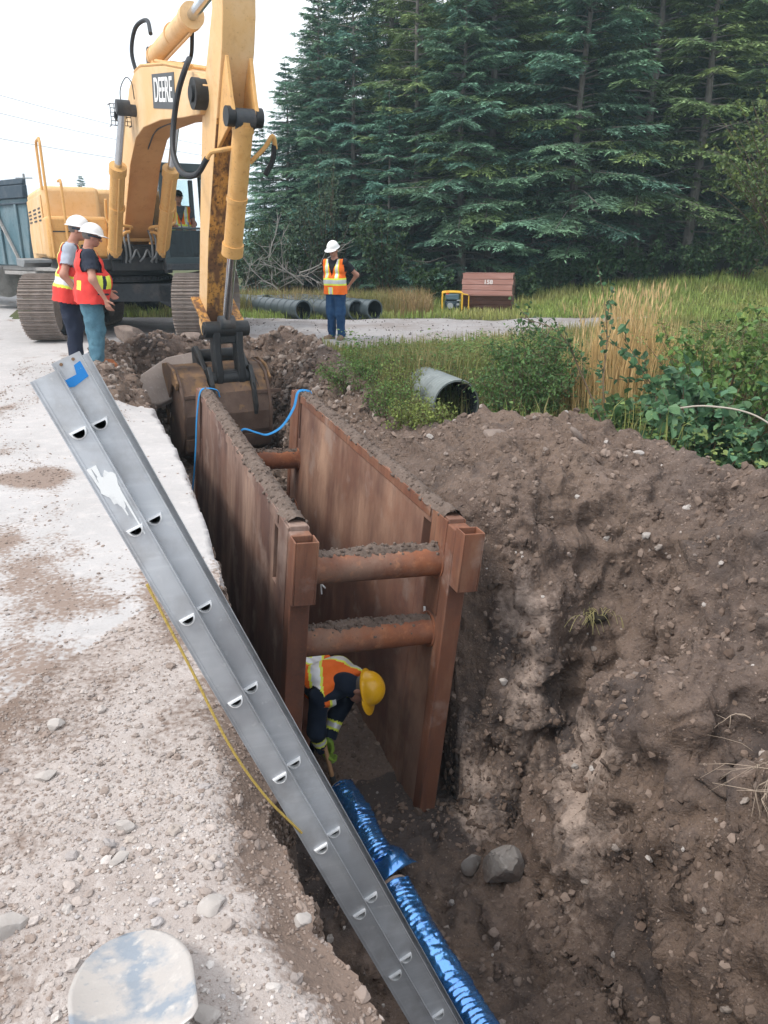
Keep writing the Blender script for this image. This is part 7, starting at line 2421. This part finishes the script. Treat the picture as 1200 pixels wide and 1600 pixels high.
# rough grass on the near side of the driveway and in the ditch
x, y = scatter(42000, -1.4, 7.5, 6.0, 17.5, 1, lambda a, b: beyond(a, b) & (a < b * 0.62 + .6))
g1 = np.random.default_rng(3)
blades("ditch_grass", x, y, g1.uniform(.10, .34, len(x)) * (0.8 + .6 * (y < 11)), (0.175, 0.225, 0.062), 11, 0.0055, two=(0.32, 0.27, 0.12))
# meadow strip beyond the driveway
x, y = scatter(60000, -9, 14, 17.0, 25.0, 2, lambda a, b: (b < 24.6) & (a > -8.5 - (b - 19) * .2) & ((a > 3) | (b > 18.8)) & (np.abs(a) < b * .6 + 1))
g1 = np.random.default_rng(4)
hh = g1.uniform(.08, .26, len(x)) * (1 + 0.9 * sstep(21.5, 23.5, y))
blades("meadow_grass", x, y, hh, (0.25, 0.335, 0.088), 12, 0.011, two=(0.35, 0.345, 0.125))
# low leafy weeds covering the ditch and its banks
def ground_cover():
    g = np.random.default_rng(15)
    x, y = scatter(52000, -1.2, 7.5, 5.2, 15.5, 9, lambda a, b: beyond(a, b) & (a < b * 0.62 + .8) & (b < 12.5 + .35 * a))
    k = fbm(np.stack([x, y, 0 * x], -1), .9, 3) > -0.25
    x, y = x[k], y[k]; n = len(x)
    h = g.random(n) ** 1.3 * (0.22 + 0.25 * np.clip(fbm(np.stack([x, y, 0 * x + 4], -1), 1.3, 3) + .3, 0, 1))
    c = np.stack([x, y, ground_z(x, y) + h], -1)
    d = g.normal(size=(n, 3)); d[:, 2] = np.abs(d[:, 2]) * .3 - .1; d /= np.linalg.norm(d, axis=1)[:, None]
    nn = np.array((0, -.25, 1.0)) + g.normal(0, .45, (n, 3)); nn -= d * (nn * d).sum(1)[:, None]; nn /= np.linalg.norm(nn, axis=1)[:, None]
    sz = g.uniform(.025, .062, n)
    V, F = cards6(c, d, nn, sz, sz * g.uniform(.4, .8, n))
    mx = np.clip(.5 + 1.5 * fbm(c, .8, 3), 0, 1)[:, None]
    cl = (np.array(GR) * (1 - mx) + np.array((.21, .26, .085)) * mx) * g.uniform(.6, 1.35, (n, 1))
    o = link("leafy_weeds", np_mesh("leafy_weeds", V, F, [m_leaf], colr=np.repeat(cl, 6, 0), smooth=False)); o['kind'] = 'stuff'
ground_cover()
# straw coloured grass behind the black pipes
x, y = scatter(9000, -5.5, 1.2, 19.2, 22.6, 5, lambda a, b: fbm(np.stack([a, b, 0 * a], -1), .8, 2) > -0.15)
g1 = np.random.default_rng(6)
blades("straw_grass", x, y, g1.uniform(.3, .75, len(x)), (0.33, 0.225, 0.115), 13, 0.008, 0.4, two=(0.20, 0.20, 0.07))
# the tall dry clump
def dry_clump():
    g = np.random.default_rng(8)
    root = empty("dry_grass_clump", loc=at(2.93, 9.6)); tag(root, "tall straw yellow clump of dry grass standing among the green bushes", "dry grass")
    n = 1500
    x = g.normal(2.93, .34, n); y = g.normal(9.6, .45, n)
    o = blades("dry_stalks", x, y, g.uniform(.5, 1.14, n) * (1 - .35 * np.minimum(1, np.abs(x - 2.93) / .8)), (0.56, 0.40, 0.19), 21, 0.0050, 0.16)
    o.parent = root; o.matrix_parent_inverse = root.matrix_world.inverted() if False else Matrix.Translation(-root.location)
    n = 420
    x = g.normal(2.93, .28, n); y = g.normal(9.6, .4, n); h = g.uniform(.8, 1.22, n)
    z = ground_z(x, y)
    c = np.stack([x + g.normal(0, .06, n), y, z + h * .86], -1)
    d = np.stack([g.normal(0, .16, n), g.normal(0, .16, n), np.ones(n)], -1); d /= np.linalg.norm(d, axis=1)[:, None]
    nn = np.cross(d, g.normal(size=(n, 3))); nn /= np.linalg.norm(nn, axis=1)[:, None]
    V, F = cards(c, d, nn, g.uniform(.10, .18, n), g.uniform(.012, .022, n))
    o = link("seed_heads", np_mesh("seed_heads", V - np.array(root.location), F, [m_grass], colr=np.repeat(np.array([[.60, .43, .22]]) * g.uniform(.75, 1.2, (n, 1)), 4, 0), smooth=False), root)
    o['kind'] = 'stuff'
dry_clump()
# tuft and roots on the pit wall
def tuft():
    base = np.array((1.50, 5.0)); root = empty("grass_tuft", loc=(base[0], base[1], ground_z(*base))); tag(root, "torn tuft of pale grass hanging from a ledge on the pit wall", "grass tuft")
    g = np.random.default_rng(4); P0 = np.array(root.location)
    segs = []
    for i in range(46):
        p = np.array((g.normal(0, .07), g.normal(0, .05), 0.05)); d = np.array((g.normal(-.25, .3), g.normal(-.35, .3), g.uniform(-.2, .5)))
        for k in range(4):
            q = p + d * .055; segs.append((p, q, .0022, .0016)); p = q; d = d + np.array((0, 0, -.28))
    V, F = tri_mesh_tubes(segs, 3)
    link("blades", np_mesh("blades", V, F, [mat("pale_dry_grass", (0.36, 0.32, 0.15), .8)]), root)
    V, F = ico(2); V = V * np.array((.13, .08, .045)) * (1 + .3 * fbm(V * 3, 1.5, 2))[:, None]
    link("sod", np_mesh("sod", V, F, [mat("dark_sod", (0.035, 0.03, 0.022), 1.0)]), root)
tuft()
def roots():
    g = np.random.default_rng(14)
    c = np.array((1.72, 2.62)); z0 = float(ground_z(*c))
    root = empty("root_tangle", loc=(c[0], c[1], z0)); tag(root, "tangle of thin pale roots dangling from the pit wall near the corner", "roots")
    segs = []
    for i in range(16):
        p = np.array((g.normal(0, .10), g.normal(0, .12), 0.16 + g.normal(0, .05))); d = np.array((-.6 + g.normal(0, .4), -.2 + g.normal(0, .4), g.normal(-.1, .4)))
        r = g.uniform(.0018, .0042)
        for k in range(7):
            q = p + d * .042; segs.append((p, q, r * (1 - k / 9), r * (1 - (k + 1) / 9)))
            if g.random() < .35:
                e = d + g.normal(size=3) * .6; segs.append((p, p + e * .06, r * .5, r * .25))
            p = q; d = d + g.normal(size=3) * .22 + np.array((.02, 0, -.16))
    V, F = tri_mesh_tubes(segs, 4)
    link("root_fibres", np_mesh("root_fibres", V, F, [mat("pale_root", (0.33, 0.26, 0.20), .9)]), root)['kind'] = 'stuff'
roots()
# weathered stones showing through the bank
def stone_patch():
    g = np.random.default_rng(31); n = 150
    x = g.normal(4.85, .42, n); y = g.normal(11.4, .45, n)
    iv, if_ = ico(1); r = g.uniform(.03, .095, n)
    W = np.einsum('kij,vj->kvi', rand_rot(n, g), iv * [1, .8, .6]) * r[:, None, None] + np.stack([x, y, ground_z(x, y) + r * .3 + .02], -1)[:, None]
    o = link("bank_stones", np_mesh("bank_stones", W.reshape(-1, 3), (if_[None] + (np.arange(n) * len(iv))[:, None, None]).reshape(-1, 3), [m_stone], smooth=False)); o['kind'] = 'stuff'
stone_patch()

# ---------------------------------------------------------------- loose gravel and clods
def pebbles(name, sel, dens, rmin, rmax, power, cols, seed, sub=1, sink=0.3, flat=0.65, smooth=True, maxn=20000, dirty=False):
    g = np.random.default_rng(seed)
    F = Q[sel]
    A, B_, C, D = (P3[F[:, k]] for k in range(4))
    area = 0.5 * np.linalg.norm(np.cross(C - A, D - B_), axis=1)
    cen = (A + C) / 2
    dist = np.linalg.norm(cen - np.array((0, 0, 1.65)), axis=1)
    wgt = area * dens(cen, dist, F)
    tot = wgt.sum(); n = int(min(maxn, tot))
    k = g.choice(len(F), n, p=wgt / tot)
    u = g.random((n, 1)); v = g.random((n, 1))
    p = (A[k] * (1 - u) + B_[k] * u) * (1 - v) + (D[k] * (1 - u) + C[k] * u) * v
    nr = np.cross(C[k] - A[k], D[k] - B_[k]); nr /= np.linalg.norm(nr, axis=1)[:, None] + 1e-12
    nr[nr[:, 2] < 0] *= -1
    r = rmin + (rmax - rmin) * g.random(n) ** power
    r = r * np.clip(dist[k] / 3.5, 1, 3) ** 0.4
    iv, if_ = ico(sub)
    m = len(iv)
    jit = 1 + g.normal(0, 0.17, (n, m, 1))
    sc3 = np.stack([np.ones(n), g.uniform(.6, 1, n), g.uniform(flat * .6, flat * 1.2, n)], -1)
    az = g.uniform(0, 6.28, n); ca, sa = np.cos(az)[:, None], np.sin(az)[:, None]
    L = iv[None] * sc3[:, None] * jit
    Lx = L[:, :, 0] * ca - L[:, :, 1] * sa; Ly = L[:, :, 0] * sa + L[:, :, 1] * ca
    # tilt to the surface
    zx = nr; t0 = np.cross(np.array((0.3, 0.9, 0.1)), zx); t0 /= np.linalg.norm(t0, axis=1)[:, None]; t1 = np.cross(zx, t0)
    W = p[:, None] + (t0[:, None] * Lx[:, :, None] + t1[:, None] * Ly[:, :, None] + zx[:, None] * (L[:, :, 2] + (1 - 2 * sink) * sc3[:, 2:3] * 0.8)[:, :, None]) * r[:, None, None]
    ci = g.integers(0, len(cols), n)
    cc = np.array(cols)[ci] * g.uniform(.8, 1.18, (n, 1))
    if dirty:                                                     # stones lying in the brown earth are coated with it
        dm = np.clip(mixv[F[k]].mean(1) * 1.25 - .15, 0, .85)[:, None]
        cc = cc * (1 - dm) + np.array((0.205, 0.152, 0.124)) * g.uniform(.7, 1.35, (n, 1)) * dm
    me = np_mesh(name, W.reshape(-1, 3), (if_[None] + (np.arange(n) * m)[:, None, None]).reshape(-1, 3), [m_peb], colr=np.repeat(cc, m, 0), smooth=smooth)
    o = link(name, me); o['kind'] = 'stuff'
    return n
m_peb = mat("loose_stone", (1, 1, 1), 0.9, attr="col", vary=[], bump=[(120, 0.3, 4, 0.005)], space='World')
GC = [(0.43, 0.375, 0.345), (0.50, 0.455, 0.43), (0.36, 0.305, 0.275), (0.30, 0.245, 0.215), (0.46, 0.405, 0.365), (0.25, 0.205, 0.18), (0.40, 0.375, 0.37), (0.54, 0.505, 0.48)]
SC = [(0.158, 0.112, 0.088), (0.130, 0.093, 0.073), (0.188, 0.138, 0.110), (0.103, 0.074, 0.059), (0.22, 0.168, 0.138)]
cs_, ct_ = avg(S), avg(T)
zavg = Z[Q].mean(1)
inview = (np.hypot(avg(X), avg(Y)) < 13) & (np.abs(avg(X)) < avg(Y) * .62 + .9) & (avg(Y) > .6)
dmix = mixv[Q].mean(1)
def d_grav(c, d, F):
    n = fbm(c, 2.3, 3)
    return 5200 * np.clip(2.0 / d, 0, 1.6) ** 2 * np.clip(0.75 + 1.3 * n, .12, 1.6)
sel = (cls == 1) & inview
pebbles("fine_gravel", sel, lambda c, d, F: 2.2 * d_grav(c, d, F), .0022, .0085, 2.0, GC, 1, 1, maxn=34000, smooth=False, dirty=True)
pebbles("coarse_gravel", sel, lambda c, d, F: 620 * np.clip(2.0 / d, 0, 1.5) ** 1.6 * np.clip(.6 + 1.7 * fbm(c + 9, 1.9, 3), .05, 1.9), .007, .022, 2.8, GC, 2, 2, maxn=4200, smooth=False, dirty=True)
pebbles("road_grit", (cls == 0) & inview & (ct_ > -5), lambda c, d, F: 600 * np.clip(.25 + 2.2 * (mixv[F].mean(1) - .35), .03, 1.6), .003, .011, 2.6, GC, 3, 1, maxn=7000, smooth=False, dirty=True)
wall = (cls == 2) & inview & ((ct_ > .5) | (cs_ < 1.6))
pebbles("soil_clods", wall, lambda c, d, F: 1500 * np.clip(3.5 / d, .2, 1.4) * np.clip(.45 + 1.9 * fbm(c + 21, 1.7, 3), .03, 2.0), .005, .030, 3.6, SC, 4, 1, sink=.42, maxn=22000, smooth=False)
pebbles("soil_crumbs", wall & (np.hypot(avg(X), avg(Y)) < 7.5), lambda c, d, F: 4200 * np.clip(.6 + 1.5 * fbm(c + 51, 2.7, 3), .05, 2.0), .0025, .0085, 2.0, SC, 5, 1, sink=.35, maxn=30000, smooth=False)
pebbles("soil_stones", wall, lambda c, d, F: 34 * np.clip(.4 + 1.8 * fbm(c + 33, 1.1, 3), .02, 2.0), .008, .026, 2.4, [(0.30, 0.255, 0.225), (0.24, 0.195, 0.17), (0.38, 0.345, 0.32)], 6, 2, sink=.4, maxn=600, smooth=False)
lipz = (cls == 2) & inview & (ct_ < -0.45) & (zavg > -0.5) & (cs_ < 0)
pebbles("edge_gravel", lipz, lambda c, d, F: 3600 * np.clip(.8 + .8 * fbm(c, 3, 2), .2, 1.6), .004, .014, 2.4, [GC[2], GC[3], GC[5]] + SC + SC, 7, 1, maxn=5200, smooth=False)
heap = (cls == 2) & inview & (cs_ > 4.2)
pebbles("heap_rubble", heap, lambda c, d, F: 520 * np.clip(.6 + 1.2 * fbm(c + 3, 1.7, 3), .08, 1.8), .006, .042, 4.0, SC + [(0.22, 0.18, 0.155), (0.28, 0.235, 0.21)], 8, 1, maxn=11000, smooth=False)
def driveway_grit():
    g = np.random.default_rng(44)
    x = g.uniform(-4, 6, 2600); y = g.uniform(11.8, 19, 2600); k = in_drive(x, y); x, y = x[k], y[k]; n = len(x)
    iv, if_ = ico(1); r = .005 + .024 * g.random(n) ** 5
    W = np.einsum('kij,vj->kvi', rand_rot(n, g), iv * [1, .8, .6]) * r[:, None, None] + np.stack([x, y, ground_z(x, y) + .022 + r * .2], -1)[:, None]
    c = np.array([(0.20, 0.18, 0.17), (0.30, 0.28, 0.27), (0.14, 0.125, 0.118)])[g.integers(0, 3, n)]
    o = link("driveway_grit", np_mesh("driveway_grit", W.reshape(-1, 3), (if_[None] + (np.arange(n) * len(iv))[:, None, None]).reshape(-1, 3), [m_peb], colr=np.repeat(c, len(iv), 0), smooth=False)); o['kind'] = 'stuff'
driveway_grit()


# ---------------------------------------------------------------- light summer haze
def haze():
    m = bpy.data.materials.new("haze_air")
    m.use_nodes = True
    t = m.node_tree; t.nodes.clear()
    o = t.nodes.new("ShaderNodeOutputMaterial"); v = t.nodes.new("ShaderNodeVolumePrincipled")
    v.inputs['Color'].default_value = (0.66, 0.88, 1.0, 1)
    v.inputs['Density'].default_value = HAZE
    v.inputs['Anisotropy'].default_value = 0.2
    t.links.new(v.outputs[0], o.inputs['Volume'])
    b = MB(); b.box((0, 200, 9.0), (1300, 1300, 36))
    tag(b.build("haze", [m], None, smooth=0), kind='stuff')
HAZE = 0.0015
haze()
